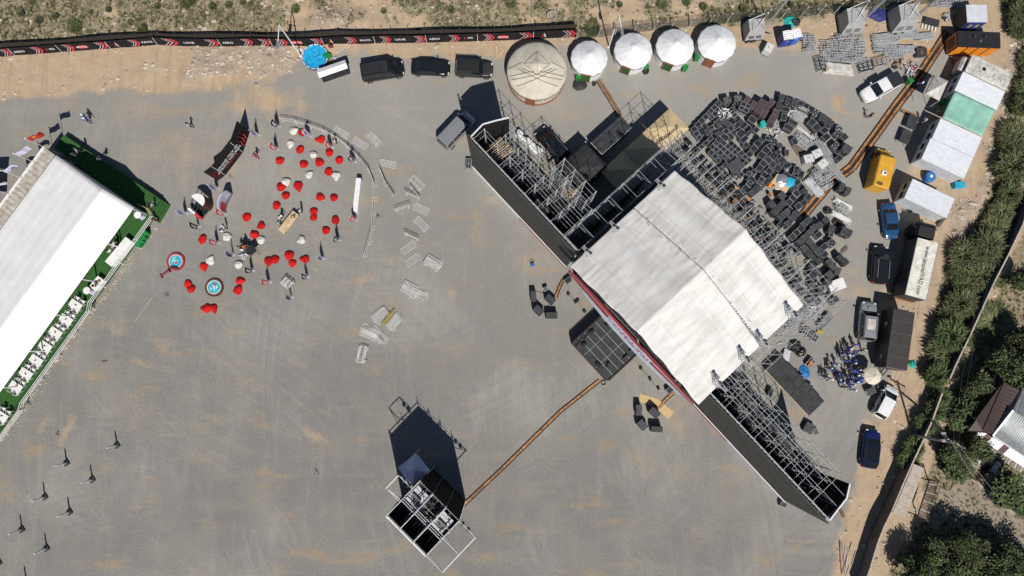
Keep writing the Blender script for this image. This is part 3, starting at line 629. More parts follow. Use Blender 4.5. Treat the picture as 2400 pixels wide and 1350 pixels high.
for i, (x, y, a, l) in enumerate(((1.2, 4.6, 90, 'near the roof on the left side of the thrust'), (.55, 2.6, 80, 'at the middle of the left side of the thrust'), (1.0, .9, 60, 'at the outer left corner of the thrust'),
  (5.4, 3.5, -90, 'at the middle of the right side of the thrust'), (5.3, 4.6, -100, 'near the roof on the right side of the thrust'), (4.7, 1.3, -60, 'on the outer right corner of the thrust'), (3.9, .5, 10, 'at the outer edge of the thrust'))):
 p = SP(24.1+x, -5.9+y, 1.785); o = ob('monitor_speaker', wmm, None, p, SRZ+radians(a)); tag(o, 'black wedge monitor speaker '+l, 'speaker', 'wedge monitors on the thrust platform')
lb = MB('black'); lb.box((0, 0, .06), (1.5, .1, .12)); lb.box((0, .12, .04), (1.4, .05, .08)); lbm = lb.mesh('light_bar')
for i, (x, y) in enumerate(((.35, 2.0), (.35, .9))): tag(ob('light_bar', lbm, None, SP(24.1+x+.15, -5.9+y-.3*i, 1.785), SRZ+pi/2+.2), ('black light bar lying along the left rim of the thrust, nearer the roof', 'black light bar lying along the left rim of the thrust, nearer the outer corner')[i], 'stage light', 'light bars on the thrust')
rd = sthing('loading_deck', 'long black panelled platform with a timber edge, between right wing and crowd', 'platform', 41.9, 8.95)
for i in range(7):
 for j in range(2):
  b = MB('deck_worn'); b.box((.55+1.07*i, .66+1.3*j, .94), (1.045, 1.275, .1)); b.build('deck_panel', rd)
b = MB('galv')
for i in range(5):
 for y in (.2, 2.4): b.box((.3+i*1.75, y, .44), (.08, .08, .88))
b.build('leg', rd)
for i in range(3): b = MB('plywood'); b.box((1.3+2.4*i, -.06, .96), (2.35, .07, .12)); b.build('edge_board', rd)
def wheel_part(root, x, y, r=.34, w=.22, n=14):
 b = MB('tyre'); sg = 1 if y > 0 else -1
 b.lathe([(r*.62, -w/2), (r*.93, -w/2), (r, -w/2+.03), (r, w/2-.03), (r*.93, w/2), (r*.62, w/2)], n=n); t = Matrix.Translation((x, y, r)) @ Matrix.Rotation(pi/2, 4, 'X')
 b.v = [tuple(t @ Vector(p)) for p in b.v]; o = b.build('wheel', root)
 q = MB('rim'); q.lathe([(.05, 0), (r*.6, .0), (r*.6, .03), (.05, .03)], n=n)
 for k in range(5): q.bar((0, 0, .04), (r*.55*cos(k*1.257), r*.55*sin(k*1.257), .04), .06, .03)
 t2 = Matrix.Translation((x, y+sg*(w/2-.03), r)) @ Matrix.Rotation(-sg*pi/2, 4, 'X'); q.v = [tuple(t2 @ Vector(p)) for p in q.v]; q.build('rim', o)
def hull(b, st):
 """st: (x, half width, z bottom, z shoulder, z crown)"""
 K = len(st); prof = []
 for x, w_, zb, zs, zc in st:
  P = [(-w_*.90, zb), (-w_, zb+(zs-zb)*.45), (-w_*.97, zs), (-w_*.86, zs+(zc-zs)*.6), (-w_*.45, zc), (w_*.45, zc), (w_*.86, zs+(zc-zs)*.6), (w_*.97, zs), (w_, zb+(zs-zb)*.45), (w_*.90, zb)]
  prof.append([(x, y, z) for y, z in P])
 n = 10; vs = [p for q in prof for p in q]; fs = []
 for k in range(K-1): fs += [(k*n+i, k*n+(i+1) % n, (k+1)*n+(i+1) % n, (k+1)*n+i) for i in range(n)]
 fs += [tuple(range(n-1, -1, -1)), tuple((K-1)*n+i for i in range(n))]
 return b.add(vs, [f[::-1] for f in fs])
def pane(root, name, P, mat='glass', inset=.06, off=.012):
 P = [Vector(p) for p in P]; c = sum(P, Vector())/len(P); n = (P[1]-P[0]).cross(P[-1]-P[0]).normalized()
 if n.dot(c-Vector((c.x*.3, 0, .8))) < 0: n = -n
 Q = [p+(c-p)*inset+n*off for p in P]; Q2 = [p-n*(off+.02) for p in Q]; b = MB(mat); k = len(Q)
 b.add(Q+Q2, [tuple(range(k))]+[(i, k+i, k+(i+1) % k, (i+1) % k) for i in range(k)]); return b.build(name, root)
def car(label, cat, px, py, heading, L, W, H, paint, hood=1.25, trunk=.75, belt=.95, wsl=.75, rsl=.55, name='parked_car', roofmat=None, rails=False, rack=False, bed=0, nose=.70, tumble=.13, sunroof=None, ribs=0, z=0, winpaint='glass'):
 p = G(px, py, H*.55); p.z = z; rt = thing(name, label, cat, p, heading); w_ = W/2; x0, x1 = -L/2, L/2
 b = MB(paint); hz = belt+.04
 st = [(x0, w_*.72, .42, .62, .70), (x0+.06, w_*.88, .30, belt*.82, belt*.9), (x0+.35, w_*.97, .24, belt*.95, belt+(.02 if trunk > .3 else 0)), (x0+L*.3, w_, .22, belt, hz), (x1-hood-.2, w_, .22, belt, hz),
  (x1-hood*.55, w_*.985, .22, belt*.95, hz*.96), (x1-.35, w_*.94, .24, belt*.85, nose+.17), (x1-.09, w_*.80, .32, nose*.92, nose+.04), (x1, w_*.60, .42, nose*.8, nose*.88)]
 hull(b, st); b.build('body', rt, smooth=True)
 gx0, gx1 = x0+trunk, x1-hood+.12; rx0, rx1 = gx0+rsl, gx1-wsl; wb = w_*.93; wr = w_*(1-tumble)-.06
 if bed: gx0 = x0+bed; rx0 = gx0+.22
 B = [(gx0, -wb, belt-.03), (gx1, -wb, belt-.03), (gx1, wb, belt-.03), (gx0, wb, belt-.03)]; T = [(rx0, -wr, H-.05), (rx1, -wr, H-.05), (rx1, wr, H-.05), (rx0, wr, H-.05)]
 c = MB(paint); m_ = 5; prof = []
 for k in range(m_+1):                       # cabin: crowned roof on four sloping sides
  u_ = k/m_; xx = rx0+(rx1-rx0)*u_
  prof.append([(xx, wr*q, H-.05+.05*(1-q*q)*(1-(2*u_-1)**4)) for q in (-1, -.5, 0, .5, 1)])
 vs = B+[p_ for r_ in prof for p_ in r_]; fs = []
 for k in range(m_):
  for j in range(4): a = 4+k*5+j; fs.append((a, a+5, a+6, a+1))
 fs += [(0, 1, *[4+k*5 for k in range(m_, -1, -1)]), (2, 3, *[8+k*5 for k in range(m_+1)]), (1, 2, *[4+m_*5+j for j in range(4, -1, -1)]), (3, 0, *[4+j for j in range(5)])]
 c.add(vs, fs); c.build('cabin', rt, smooth=False)
 def at(side, u_, v_):                       # point on a side wall
  q = -1 if side < 0 else 1; lo = Vector((gx0+(gx1-gx0)*u_, q*wb, belt)); hi = Vector((rx0+(rx1-rx0)*u_, q*wr, H-.06)); return lo+(hi-lo)*v_
 pane(rt, 'windscreen', [B[1], B[2], T[2], T[1]], inset=.07); pane(rt, 'rear_window', [B[3], B[0], T[0], T[3]], inset=.12)
 cuts = [.04, .46, .96] if L < 5.05 else [.04, .3, .62, .96]
 if bed: cuts = [.05, .5, .95]
 for sd_ in (-1, 1):
  for a, d in zip(cuts, cuts[1:]): pane(rt, 'side_window', [at(sd_, a+.015, .1), at(sd_, d-.015, .1), at(sd_, d-.015, .9), at(sd_, a+.015, .9)], inset=.0, mat=winpaint)
  for xx in (x1-.82, x0+.85): wheel_part(rt, xx, sd_*(w_-.10), .36 if H > 1.6 else .33)
  mb = MB(paint); mb.rbox((gx1-.28, sd_*(w_+.12), belt+.12), (.14, .24, .16), .04, n=2); mb.build('wing_mirror', rt)
  hb = MB('lamp'); hb.rbox((x1-.22, sd_*w_*.70, nose+.02), (.26, .30, .14), .06, n=2); hb.build('headlight', rt)
  tb = MB('lamp_red'); tb.rbox((x0+.10, sd_*w_*.76, belt*.86), (.14, .26, .16), .04, n=2); tb.build('tail_light', rt)
 if roofmat: s_ = MB(roofmat); s_.rbox(((rx0+rx1)/2, 0, H+.002), ((rx1-rx0)*.92, wr*1.7, .03), .12); s_.build('roof_panel', rt)
 if sunroof: s_ = MB(sunroof); s_.rbox(((rx0+rx1)/2+(rx1-rx0)*.12, 0, H+.004), ((rx1-rx0)*.5, wr*1.25, .02), .1); s_.build('sunroof', rt)
 if ribs:
  for i in range(ribs): s_ = MB(paint); s_.bar((rx0+.15, -wr*.8+1.6*wr*i/(ribs-1), H+.008), (rx1-.5, -wr*.8+1.6*wr*i/(ribs-1), H+.008), .07, .03); s_.build('roof_rib', rt)
 if rails:
  for q in (-1, 1): s_ = MB('alu'); s_.bar((rx0+.1, q*wr*.88, H+.05), (rx1-.1, q*wr*.88, H+.05), .05, .05); s_.bar((rx0+.1, q*wr*.88, H-.02), (rx0+.1, q*wr*.88, H+.05), .05); s_.bar((rx1-.1, q*wr*.88, H-.02), (rx1-.1, q*wr*.88, H+.05), .05); s_.build('roof_rail', rt)
 if rack:
  s_ = MB('plastic_black')
  for i in range(8): y = -wr*.95+1.9*wr*i/7; s_.bar((rx0, y, H+.12), (rx1-.1, y, H+.12), .035)
  for i in range(7): x = rx0+(rx1-.1-rx0)*i/6; s_.bar((x, -wr*.95, H+.12), (x, wr*.95, H+.12), .035)
  for x in (rx0+.1, rx1-.3):
   for y in (-wr*.8, wr*.8): s_.bar((x, y, H-.03), (x, y, H+.12), .05)
  s_.build('roof_rack', rt)
 return rt, dict(rx0=rx0, rx1=rx1, wr=wr, H=H, x0=x0, x1=x1, w=w_)
van1, vi = car('black minibus with a grey ribbed roof, leftmost of the three dark vehicles beside the fence', 'minibus', 896, 163, radians(9.5), 5.35, 2.05, 2.25, 'paint_black', hood=1.05, trunk=.02, belt=1.2, wsl=.85, rsl=.12, name='parked_minibus', roofmat='paint_char', ribs=6, nose=.85, tumble=.12)
car('glossy black saloon parked between the black minibus and the black off-roader', 'car', 1009, 158, radians(-2), 4.9, 1.9, 1.46, 'paint_black', hood=1.35, trunk=.55, wsl=.85, rsl=.75, name='parked_car', sunroof='glass')
suv, si = car('black off-roader with a mesh roof rack, rightmost of the dark vehicles beside the fence', 'off-road car', 1111, 160, radians(-3), 4.75, 1.95, 1.85, 'paint_char', hood=1.35, trunk=.1, belt=1.08, wsl=.5, rsl=.2, name='parked_car', rack=True, nose=.88, tumble=.09)
for i in range(3): b = MB('plastic_black'); b.box((1.35+.28*(i % 2), -.3+.3*i, 1.15), (.22, .12, .03)); b.build('bonnet_vent', suv)
car('silver ribbed-roof van parked in the shadow beside the left scaffold wing', 'van', 1070, 303, ang(70, -77), 5.35, 2.05, 2.2, 'paint_silver', hood=.95, trunk=.02, belt=1.15, wsl=.8, rsl=.12, name='parked_van', ribs=7, nose=.85, tumble=.12)
car('black people carrier with roof rails behind the left scaffold wing, beside the white drums', 'car', 1294, 336, ang(-48, -56), 4.9, 1.95, 1.75, 'paint_black', hood=1.1, trunk=.1, belt=1.0, wsl=.75, rsl=.3, rails=True, sunroof='glass')
pk, pi2 = car('white pickup with a dark covered bed, parked near the orange cable ramps', 'pickup truck', 2067, 204, ang(-85, 47), 5.3, 1.95, 1.8, 'paint_white', hood=1.45, trunk=.1, belt=1.05, wsl=.7, name='parked_pickup', bed=1.75, nose=.9)
b = MB('paint_char'); b.rbox((-1.78, 0, 1.2), (1.65, 1.72, .28), .06); b.build('bed_cover', pk)
b = MB('plastic_black'); b.bar((-2.62, -.7, .95), (-2.62, .7, .95), .08, .3); b.build('tailgate', pk)
car('dark blue saloon facing the parked black truck, below the small white cabin', 'car', 2086, 517, ang(7, 90), 4.55, 1.78, 1.45, 'paint_blue', hood=1.15, trunk=.85, wsl=.8, rsl=.6)
car('black estate car with a glass roof, between the blue saloon and the silver off-roader', 'car', 2064, 620, ang(11, -90), 4.7, 1.9, 1.7, 'paint_black', hood=1.15, trunk=.15, belt=1.0, wsl=.8, rsl=.4, sunroof='glass', rails=True)
sv, sv_i = car('silver off-roader with a bonnet scoop and pale sunroof beside the brown trailer', 'off-road car', 2035, 753, ang(12, -92), 4.8, 1.92, 1.85, 'paint_pewter', hood=1.25, trunk=.1, belt=1.05, wsl=.7, rsl=.3, nose=.9, rails=True, sunroof='tarp_pale')
b = MB('paint_pewter'); b.rbox((1.55, 0, 1.14), (.4, .5, .09), .06); b.build('bonnet_scoop', sv)
car('white hatchback parked beside the cream parasol', 'car', 2077, 942, ang(38, -66), 4.1, 1.75, 1.62, 'paint_white', hood=.85, trunk=.08, belt=.98, wsl=.85, rsl=.3)
car('glossy navy car with a black roof, lowest of the row along the dirt verge', 'car', 2042, 1052, ang(15, -86), 4.6, 1.88, 1.62, 'paint_navy', hood=1.15, trunk=.15, belt=.98, wsl=.85, rsl=.6, roofmat='tinted_roof')
yv = thing('parked_van', 'faded yellow box van with a roof vent, parked beside the long orange cable ramps', 'van', G(2060, 397, .8)-Vector((0, 0, .8)), ang(27, -92))
b = MB('yellow_van'); b.rbox((-.75, 0, 1.42), (4.0, 2.0, 2.3), .22, b=.12); b.build('cargo_body', yv, smooth=False)
b = MB('yellow_van'); hull(b, [(1.2, .98, .3, 1.0, 1.15), (1.9, .97, .3, .95, 1.1), (2.45, .9, .32, .8, .95), (2.62, .7, .4, .6, .7)]); b.build('bonnet', yv, smooth=True)
b = MB('gen_dark'); b.add([(1.22, -.95, 1.0), (2.1, -.93, 1.0), (2.1, .93, 1.0), (1.22, .95, 1.0), (1.22, -.82, 2.1), (1.5, -.8, 2.1), (1.5, .8, 2.1), (1.22, .82, 2.1)], [(4, 5, 6, 7), (0, 1, 5, 4), (1, 2, 6, 5), (2, 3, 7, 6), (3, 0, 4, 7)]); b.build('cab', yv)
pane(yv, 'windscreen', [(2.1, -.93, 1.05), (2.1, .93, 1.05), (1.5, .8, 2.08), (1.5, -.8, 2.08)])
b = MB('white'); b.rbox((-1.0, .1, 2.64), (.55, .6, .16), .06); o = b.build('roof_vent', yv); b = MB('black'); b.lathe([(.14, 0), (.14, .02)], (-1.0, .02, 2.72)); b.build('fan', o)
for q in (-1, 1):
 for x in (1.75, -1.7): wheel_part(yv, x, q*.88, .36)
 b = MB('black'); b.rbox((1.55, q*1.12, 1.35), (.1, .2, .26), .03, n=2); b.build('wing_mirror', yv)
 b = MB('lamp'); b.rbox((2.5, q*.66, .78), (.16, .26, .16), .05, n=2); b.build('headlight', yv)
b = MB('rust'); b.rbox((-2.35, .3, 2.565), (.5, .8, .02), .2); b.build('rust_patch', yv)
a = ang(38, -137); tr = thing('parked_lorry', 'long black lorry with a dirty white lettered roof and a black cab', 'lorry', G(2141, 618, 1.5)-Vector((0, 0, 1.5)), a)
b = MB('gen_dark'); b.box((-.9, 0, 2.2), (7.0, 2.5, 2.6)); b.build('cargo_box', tr)
b = MB('truck_white'); b.box((-.9, 0, 3.53), (6.96, 2.46, .06)); b.build('roof', tr)
b = MB('alu'); 
for q in (-1, 1): b.bar((-4.4, q*1.25, 3.53), (2.6, q*1.25, 3.53), .06, .1)
b.build('roof_edge', tr)
b = MB('rust'); b.box((-4.46, 0, 1.0), (.12, 2.4, .25)); b.build('rear_bumper', tr)
for q in (-.85, .85): b = MB('lamp_red'); b.box((-4.53, q, 1.05), (.04, .5, .16)); b.build('tail_light', tr)
b = MB('paint_black'); b.rbox((3.95, 0, 1.65), (1.9, 2.3, 2.1), .25, b=.2); b.build('cab', tr)
b = MB('glass'); b.box((4.91, 0, 2.05), (.05, 1.9, .8)); b.build('windscreen', tr)
b = MB('plastic_black'); b.rbox((3.75, 0, 2.78), (1.3, 1.9, .14), .2); b.build('roof_hatch', tr)
b = MB('plastic_black')
for q in (-.9, -.45, 0, .45, .9): b.tube((4.7, q, 2.75), (4.7, q, 2.95), .03)
b.bar((4.7, -1.1, 2.95), (4.7, 1.1, 2.95), .06); b.build('lamp_bar', tr)
b = MB('gen_dark'); b.box((.2, 0, .72), (8.6, .9, .3)); b.build('chassis', tr)
for x in (3.9, -2.2, -3.3):
 for q in (-1, 1): wheel_part(tr, x, q*1.02, .5, .34)
for q in (-1, 1): b = MB('black'); b.rbox((4.6, q*1.38, 2.0), (.12, .26, .45), .04, n=2); b.build('wing_mirror', tr)
lettering('www.janssenVAD.com', .78, 'black', tr, (-1.1, -.15, 3.565), (0, 0, pi), .82)
a = ang(27, -140); bt = thing('box_trailer', 'dark brown trailer with a roof of five panels, beside the silver off-roader', 'trailer', G(2093, 797, 1.6)-Vector((0, 0, 1.6)), a)
b = MB('trailer_brown'); b.box((0, 0, 1.85), (6.9, 2.45, 2.7)); b.build('body', bt)
for i in range(5): b = MB('trailer_brown'); b.box((-2.76+1.38*i, 0, 3.23), (1.345, 2.4, .06)); b.build('roof_panel', bt)
b = MB('alu_pale'); b.box((0, 0, 3.21), (6.9, 2.44, .02)); b.build('joint_strip', bt)
b = MB('alu_pale'); b.box((3.5, .3, 3.0), (.1, 1.7, .12)); b.build('front_rail', bt)
b = MB('gen_dark'); b.box((0, 0, .42), (6.5, .9, .2)); b.bar((-3.4, .5, .42), (-4.3, 0, .42), .1); b.bar((-3.4, -.5, .42), (-4.3, 0, .42), .1); b.build('chassis', bt)
for x in (-.6, .6):
 for q in (-1, 1): wheel_part(bt, x, q*1.0, .36, .22)
for x in (1.7, -2.2): b = MB('tarp_pale'); b.box((x, 1.235, 1.9), (.5, .03, .6)); o = b.build('window', bt); c = MB('plastic_black'); c.box((x, 1.26, 1.9), (.6, .02, .06)); c.box((x, 1.26, 2.22), (.6, .02, .05)); c.build('frame', o)
def skin_body(joints, edges, name):
 me = bpy.data.meshes.new(name); me.from_pydata([j[0] for j in joints], edges, []); o = bpy.data.objects.new(name, me); COL.objects.link(o)
 o.modifiers.new('skin', 'SKIN').use_smooth_shade = True
 for i, j in enumerate(joints): me.skin_vertices[0].data[i].radius = j[1] if isinstance(j[1], tuple) else (j[1], j[1])
 me.skin_vertices[0].data[0].use_root = True
 o.modifiers.new('sub', 'SUBSURF').levels = 1
 r = bpy.data.meshes.new_from_object(o.evaluated_get(bpy.context.evaluated_depsgraph_get())); bpy.data.objects.remove(o); bpy.data.meshes.remove(me); r.name = name; return r
def person_mesh(pose):
 sit = pose == 'sit'; hz = .48 if sit else .93; k = 1 if pose == 'walk' else 0; bend = .12 if pose == 'lean' else 0
 J = [((0, 0, hz), (.15, .12)), ((0+bend*.4, 0, hz+.25), (.14, .115)), ((bend, 0, hz+.47), (.165, .11)), ((bend*1.2, 0, hz+.58), .055), ((bend*1.5+.02, 0, hz+.70), (.095, .08)), ((bend*1.6+.01, 0, hz+.78), (.085, .075))]
 E = [(0, 1), (1, 2), (2, 3), (3, 4), (4, 5)]
 def add(p, r, par): J.append((p, r)); E.append((par, len(J)-1)); return len(J)-1
 for sgn in (-1, 1):
  sh = add((bend, sgn*.185, hz+.48), .062, 2)
  if pose == 'reach': el = add((.22, sgn*.22, hz+.32), .046, sh); ha = add((.46, sgn*.14, hz+.36), .036, el); fi = add((.56, sgn*.12, hz+.36), .028, ha)
  elif sit: el = add((.12, sgn*.25, hz+.25), .046, sh); ha = add((.32, sgn*.17, hz+.17), .036, el); fi = add((.41, sgn*.14, hz+.15), .028, ha)
  else:
   a = sgn*.20*k; el = add((bend*.6+a, sgn*.25, hz+.2), .046, sh); ha = add((bend*.6+a*1.6+.08, sgn*.25, hz-.03), .036, el); fi = add((bend*.6+a*1.6+.11, sgn*.24, hz-.12), .028, ha)
  hp = add((0, sgn*.09, hz-.06), .095, 0)
  if sit: kn = add((.44, sgn*.13, hz+.0), .068, hp); an = add((.42, sgn*.13, .09), .045, kn)
  else: a = -sgn*.15*k; kn = add((a*.7+.02, sgn*.10, .50), .066, hp); an = add((a*1.3-(.06 if a < 0 else 0), sgn*.10, .09+(.05 if a < 0 else 0)), .044, kn)
  q = J[an][0]; add((q[0]+.14, q[1], q[2]-.045), .04, an)
 me = skin_body(J, E, 'person')
 for nm in ('skin', 'cloth_blue', 'cloth_navy', 'cloth_white'): me.materials.append(M[nm])
 for p in me.polygons:
  c = p.center; arm = abs(c.y) > .205 and (c.z < hz+.30 if pose != 'reach' and not sit else c.x > .18) and c.z > hz-.25 if not sit else (abs(c.y) > .12 and c.x > .2 and c.z > hz+.1)
  if c.z > hz+.545 or arm: p.material_index = 0
  elif c.z < .10: p.material_index = 3
  elif c.z < hz+.04: p.material_index = 2
  else: p.material_index = 1
 return me, hz
PM = {p: person_mesh(p) for p in ('stand', 'walk', 'reach', 'sit', 'lean')}
def cap_mesh(kind):
 b = MB('hair'); b.lathe([(.118, -.03), (.121, .02), (.105, .075), (.062, .112), (.0, .122)], n=10, cap=False)
 if kind == 'cap': b.add([(.10, -.08, .005), (.22, -.05, -.02), (.22, .05, -.02), (.10, .08, .005), (.10, -.08, -.015), (.22, -.05, -.035), (.22, .05, -.035), (.10, .08, -.015)], [(0, 1, 2, 3), (7, 6, 5, 4), (0, 4, 5, 1), (1, 5, 6, 2), (2, 6, 7, 3)])
 if kind == 'long': b.add([(-.11, -.09, .02), (-.11, .09, .02), (-.13, .08, -.22), (-.13, -.08, -.22), (-.02, -.115, .0), (-.02, .115, .0)], [(0, 1, 2, 3), (4, 0, 3), (1, 5, 2)])
 return b.mesh('hair' if kind != 'cap' else 'cap', smooth=True)
CM = {k: cap_mesh(k) for k in ('hair', 'cap', 'long')}
_pv = {}
def person(px, py, heading, shirt, trousers, label, pose='stand', hat='hair', hatmat='hair', shoes='cloth_white', group=None, scale=1., z=0., name='person'):
 """px, py: middle of the body in the photo"""
 p = G(px, py, z+.8*scale); p.z = z+(gz(p.x, p.y) if z == 0 else 0); me, hz = PM[pose]
 o = ob(name, me, None, p, heading); o.scale = (scale,)*3
 for i, m_ in ((1, shirt), (2, trousers), (3, shoes)): o.material_slots[i].link = 'OBJECT'; o.material_slots[i].material = M[m_]
 tag(o, label, 'person', group)
 c = ob('cap' if hat == 'cap' else 'hair', CM[hat], o); bd = .12 if pose == 'lean' else 0; c.location = (bd*1.5+.0, 0, hz+.755); c.material_slots[0].link = 'OBJECT'; c.material_slots[0].material = M[hatmat]
 return o
rp = random.Random(21)
A_ = lambda: rp.uniform(0, 2*pi)
person(200, 274, radians(-20), 'cloth_blue', 'cloth_white', 'upper of two people in blue with white caps walking at the upper left', 'walk', 'cap', 'cloth_white')
person(205, 282, radians(-30), 'cloth_blue', 'cloth_navy', 'lower of two people in blue with white caps walking at the upper left', 'walk', 'cap', 'cloth_white')
person(444, 294, radians(200), 'cloth_lilac', 'cloth_black', 'person in pale top walking alone above the tall black media wall', 'walk', 'hair')
person(600, 366, radians(150), 'cloth_red', 'cloth_red', 'person in red walking alone right of the tall black media wall', 'walk', 'hair')
person(785, 332, radians(40), 'cloth_white', 'cloth_black', 'person in white top and dark trousers standing at the curved white barrier line', 'stand', 'hair')
person(659, 509, radians(-40), 'cloth_white', 'cloth_black', 'person in white top with one arm out beside the wooden table', 'reach', 'hair')
person(654, 523, radians(20), 'cloth_sky', 'cloth_black', 'person in light blue top bending at the left side of the wooden table', 'lean', 'hair')
person(705, 494, radians(170), 'cloth_white', 'cloth_black', 'person in white and black standing at the far right end of the wooden table', 'stand', 'hair')
person(2038, 272, radians(10), 'cloth_brown', 'cloth_black', 'person in dark clothes walking alone below the white pickup', 'walk', 'hair')
person(2165, 281, radians(200), 'cloth_lilac', 'cloth_navy', 'person in pale blue top walking beside the two black tables', 'walk', 'hair')
person(2154, 199, radians(240), 'cloth_blue', 'cloth_navy', 'person in blue and white outside the left edge of the pale square canopy', 'stand', 'cap', 'cloth_white')
person(2170, 186, radians(300), 'cloth_denim', 'cloth_navy', 'person in dim blue sitting in the shade beside the pale square canopy', 'stand', 'hair')
person(172, 363, radians(60), 'cloth_white', 'cloth_black', 'person in white sitting on the shaded green steps', 'sit', 'hair', 'cloth_white', z=1.2)
person(182, 353, radians(60), 'cloth_lilac', 'cloth_brown', 'person in patterned clothes on the green steps, at the shade line', 'walk', 'long', z=1.2)
person(232, 371, radians(150), 'cloth_denim', 'cloth_brown', 'person in jeans seated at the outer edge of the green steps', 'sit', 'long', z=1.2)
person(360, 480, radians(200), 'cloth_lilac', 'cloth_black', 'person in white walking up the green stairs at the end of the terrace', 'walk', 'hair', z=.6)
person(365, 517, radians(60), 'cloth_red', 'cloth_denim', 'person in red jacket at the foot of the terrace beside the green bins', 'stand', 'hair')
person(519, 541, radians(120), 'cloth_white', 'cloth_white', 'person in white lounging on a bean bag beside a red flag', 'sit', 'hair')
person(527, 533, radians(200), 'cloth_white', 'cloth_black', 'person in white top standing behind the reclining person in white', 'stand', 'cap', 'cloth_white')
for x, y, sh, tr_, hm, pose, lb in ((571, 579, 'cloth_orange', 'cloth_black', 'hair', 'stand', 'person in orange jacket amid the camera crew'), (564, 580, 'cloth_blue', 'cloth_denim', 'hair', 'stand', 'person in blue at the left of the camera crew'), (577, 577, 'cloth_orange', 'cloth_navy', 'cloth_navy', 'reach', 'person in orange reaching out in the camera crew'),
  (573, 571, 'cloth_black', 'cloth_black', 'hair', 'stand', 'person in black at the back of the camera crew'), (569, 588, 'cloth_white', 'cloth_blue', 'hair', 'lean', 'person in white leaning forward in the camera crew'), (583, 583, 'cloth_black', 'cloth_black', 'hair', 'reach', 'person in black operating the camera beside the black reflector'),
  (566, 597, 'cloth_lilac', 'cloth_white', 'hair', 'sit', 'person in pale clothes seated below the camera crew, on the left'), (579, 597, 'cloth_white', 'cloth_black', 'cloth_white', 'sit', 'person in white seated below the camera crew, on the right')):
 person(x, y, A_(), sh, tr_, lb, pose, 'hair', hm)
for x, y, lb in ((264, 577, 'person in striped top seated at the left of the long white counter'), (270, 572, 'person in striped top standing at the long white counter'), (261, 589, 'person in dark clothes at the lower end of the white counter group')):
 person(x, y, radians(-30), 'cloth_white', 'cloth_black', lb, 'sit' if 'seated' in lb else 'stand', 'hair', z=.95)
CROWD = [(955, 560), (985, 635), (1065, 620), (890, 600), (840, 640), (800, 660), (850, 685), (785, 710), (866, 612), (920, 670), (825, 755), (920, 745), (925, 785), (675, 795), (745, 800), (640, 845), (668, 856), (600, 950), (645, 975), (572, 944), (740, 900), (770, 965), (745, 985), (812, 1003), (860, 955),
 (935, 880), (990, 840), (1002, 893), (965, 930), (1014, 940), (948, 1012), (1004, 1003), (918, 1046), (862, 1072), (800, 1070), (930, 1105), (892, 985), (788, 1020), (966, 990), (880, 845), (912, 872), (850, 1025), (1010, 965), (985, 865)]
special = {0: ('cloth_blue', 'topmost person in blue of the crowd, standing apart under the silver off-roader'), 2: ('cloth_white', 'person in white at the upper right of the crowd, nearest the brown trailer'), 35: ('cloth_blue', 'lowest person in blue of the crowd, standing apart at the bottom'), 17: ('cloth_navy', 'person in navy at the far left of the crowd, lower of the outer pair'), 18: ('cloth_white', 'person in white at the left of the crowd beside one in blue'), 14: ('cloth_white', 'person in white at the upper left of the crowd beside one in grey'), 13: ('cloth_lilac', 'person in pale grey at the upper left of the crowd'), 26: ('cloth_orange', 'person in orange top at the right of the crowd near the parasol shade')}
for i, (x, y) in enumerate(CROWD):
 px, py = 1820+x/5.19, 700+y/5.19
 sh = special[i][0] if i in special else rp.choice(('cloth_blue', 'cloth_blue', 'cloth_blue', 'cloth_navy')); tr_ = rp.choice(('cloth_black', 'cloth_navy', 'cloth_black', 'cloth_navy', 'cloth_white'))
 lb = special[i][1] if i in special else 'person in blue and navy standing in the crowd near the parasol'
 if i not in special and sh == 'cloth_navy': sh = 'cloth_blue'; tr_ = 'cloth_navy'
 hm = rp.choice(('cloth_white', 'hair', 'cloth_white', 'hair', 'cloth_blue'))
 person(px, py, A_(), sh, tr_, lb, rp.choice(('stand', 'stand', 'walk', 'reach', 'lean')), 'cap' if hm != 'hair' else 'hair', hm, rp.choice(('cloth_white', 'cloth_black')), 'crowd gathered by the cream parasol', rp.uniform(.9, 1.0))
MO = G(315, 487, 4.2); MA = (G(0, 920, 4.2)-MO); MA.z = 0; MA.normalize(); MBv = Vector((-MA.y, MA.x, 0))
if MBv.x < 0: MBv = -MBv
MRZ = atan2(MA.y, MA.x)      # local x along a; local y = MA rotated +90
YS = 1 if MBv.dot(Vector((-MA.y, MA.x, 0))) > 0 else -1
def AB(px, py, z): p = G(px, py, z)-MO; p.z = 0; return p.dot(MA), p.dot(MBv)
MBASE = Vector((MO.x, MO.y, 0))
def mt(name, label, cat, group=None): return thing(name, label, cat, MBASE, MRZ, group)
def L(a, b, z): return (a, b*YS, z)
bl = AB(133, 358, 4.2)[1]; br = AB(243, 443, 6.0)[1]     # left eave and ridge offsets
AL = 66.
mq = mt('marquee', 'huge white marquee roof cut off by the left edge of the photo', 'marquee')
def roofp(b): return 4.2+1.8*(1-abs(b-br)/abs((0 if b > br else bl)-br))
for lo, hi in ((bl, br), (br, 0)):
 q = MB('marquee')
 def fn(u_, v_, lo=lo, hi=hi):
  b = lo+(hi-lo)*v_; a = AL*u_; return L(a, b, roofp(b)+.05*sin(pi*((b-bl)/1.25 % 1))*(.55 if lo == bl else .2)-.04*(1-abs(2*((a/5) % 1)-1))*.6)
 q.grid(fn, 110, 40, flip=(YS < 0)); o = q.build('roof_sheet', mq, smooth=True); md = o.modifiers.new('thickness', 'SOLIDIFY'); md.thickness = .04
q = MB('marquee'); q.prism([(0, 0)]*0 or [(bl*YS, 1.0), (0, 1.0), (0, 4.15), (br*YS, 5.95), (bl*YS, 4.15)], 0, .05)
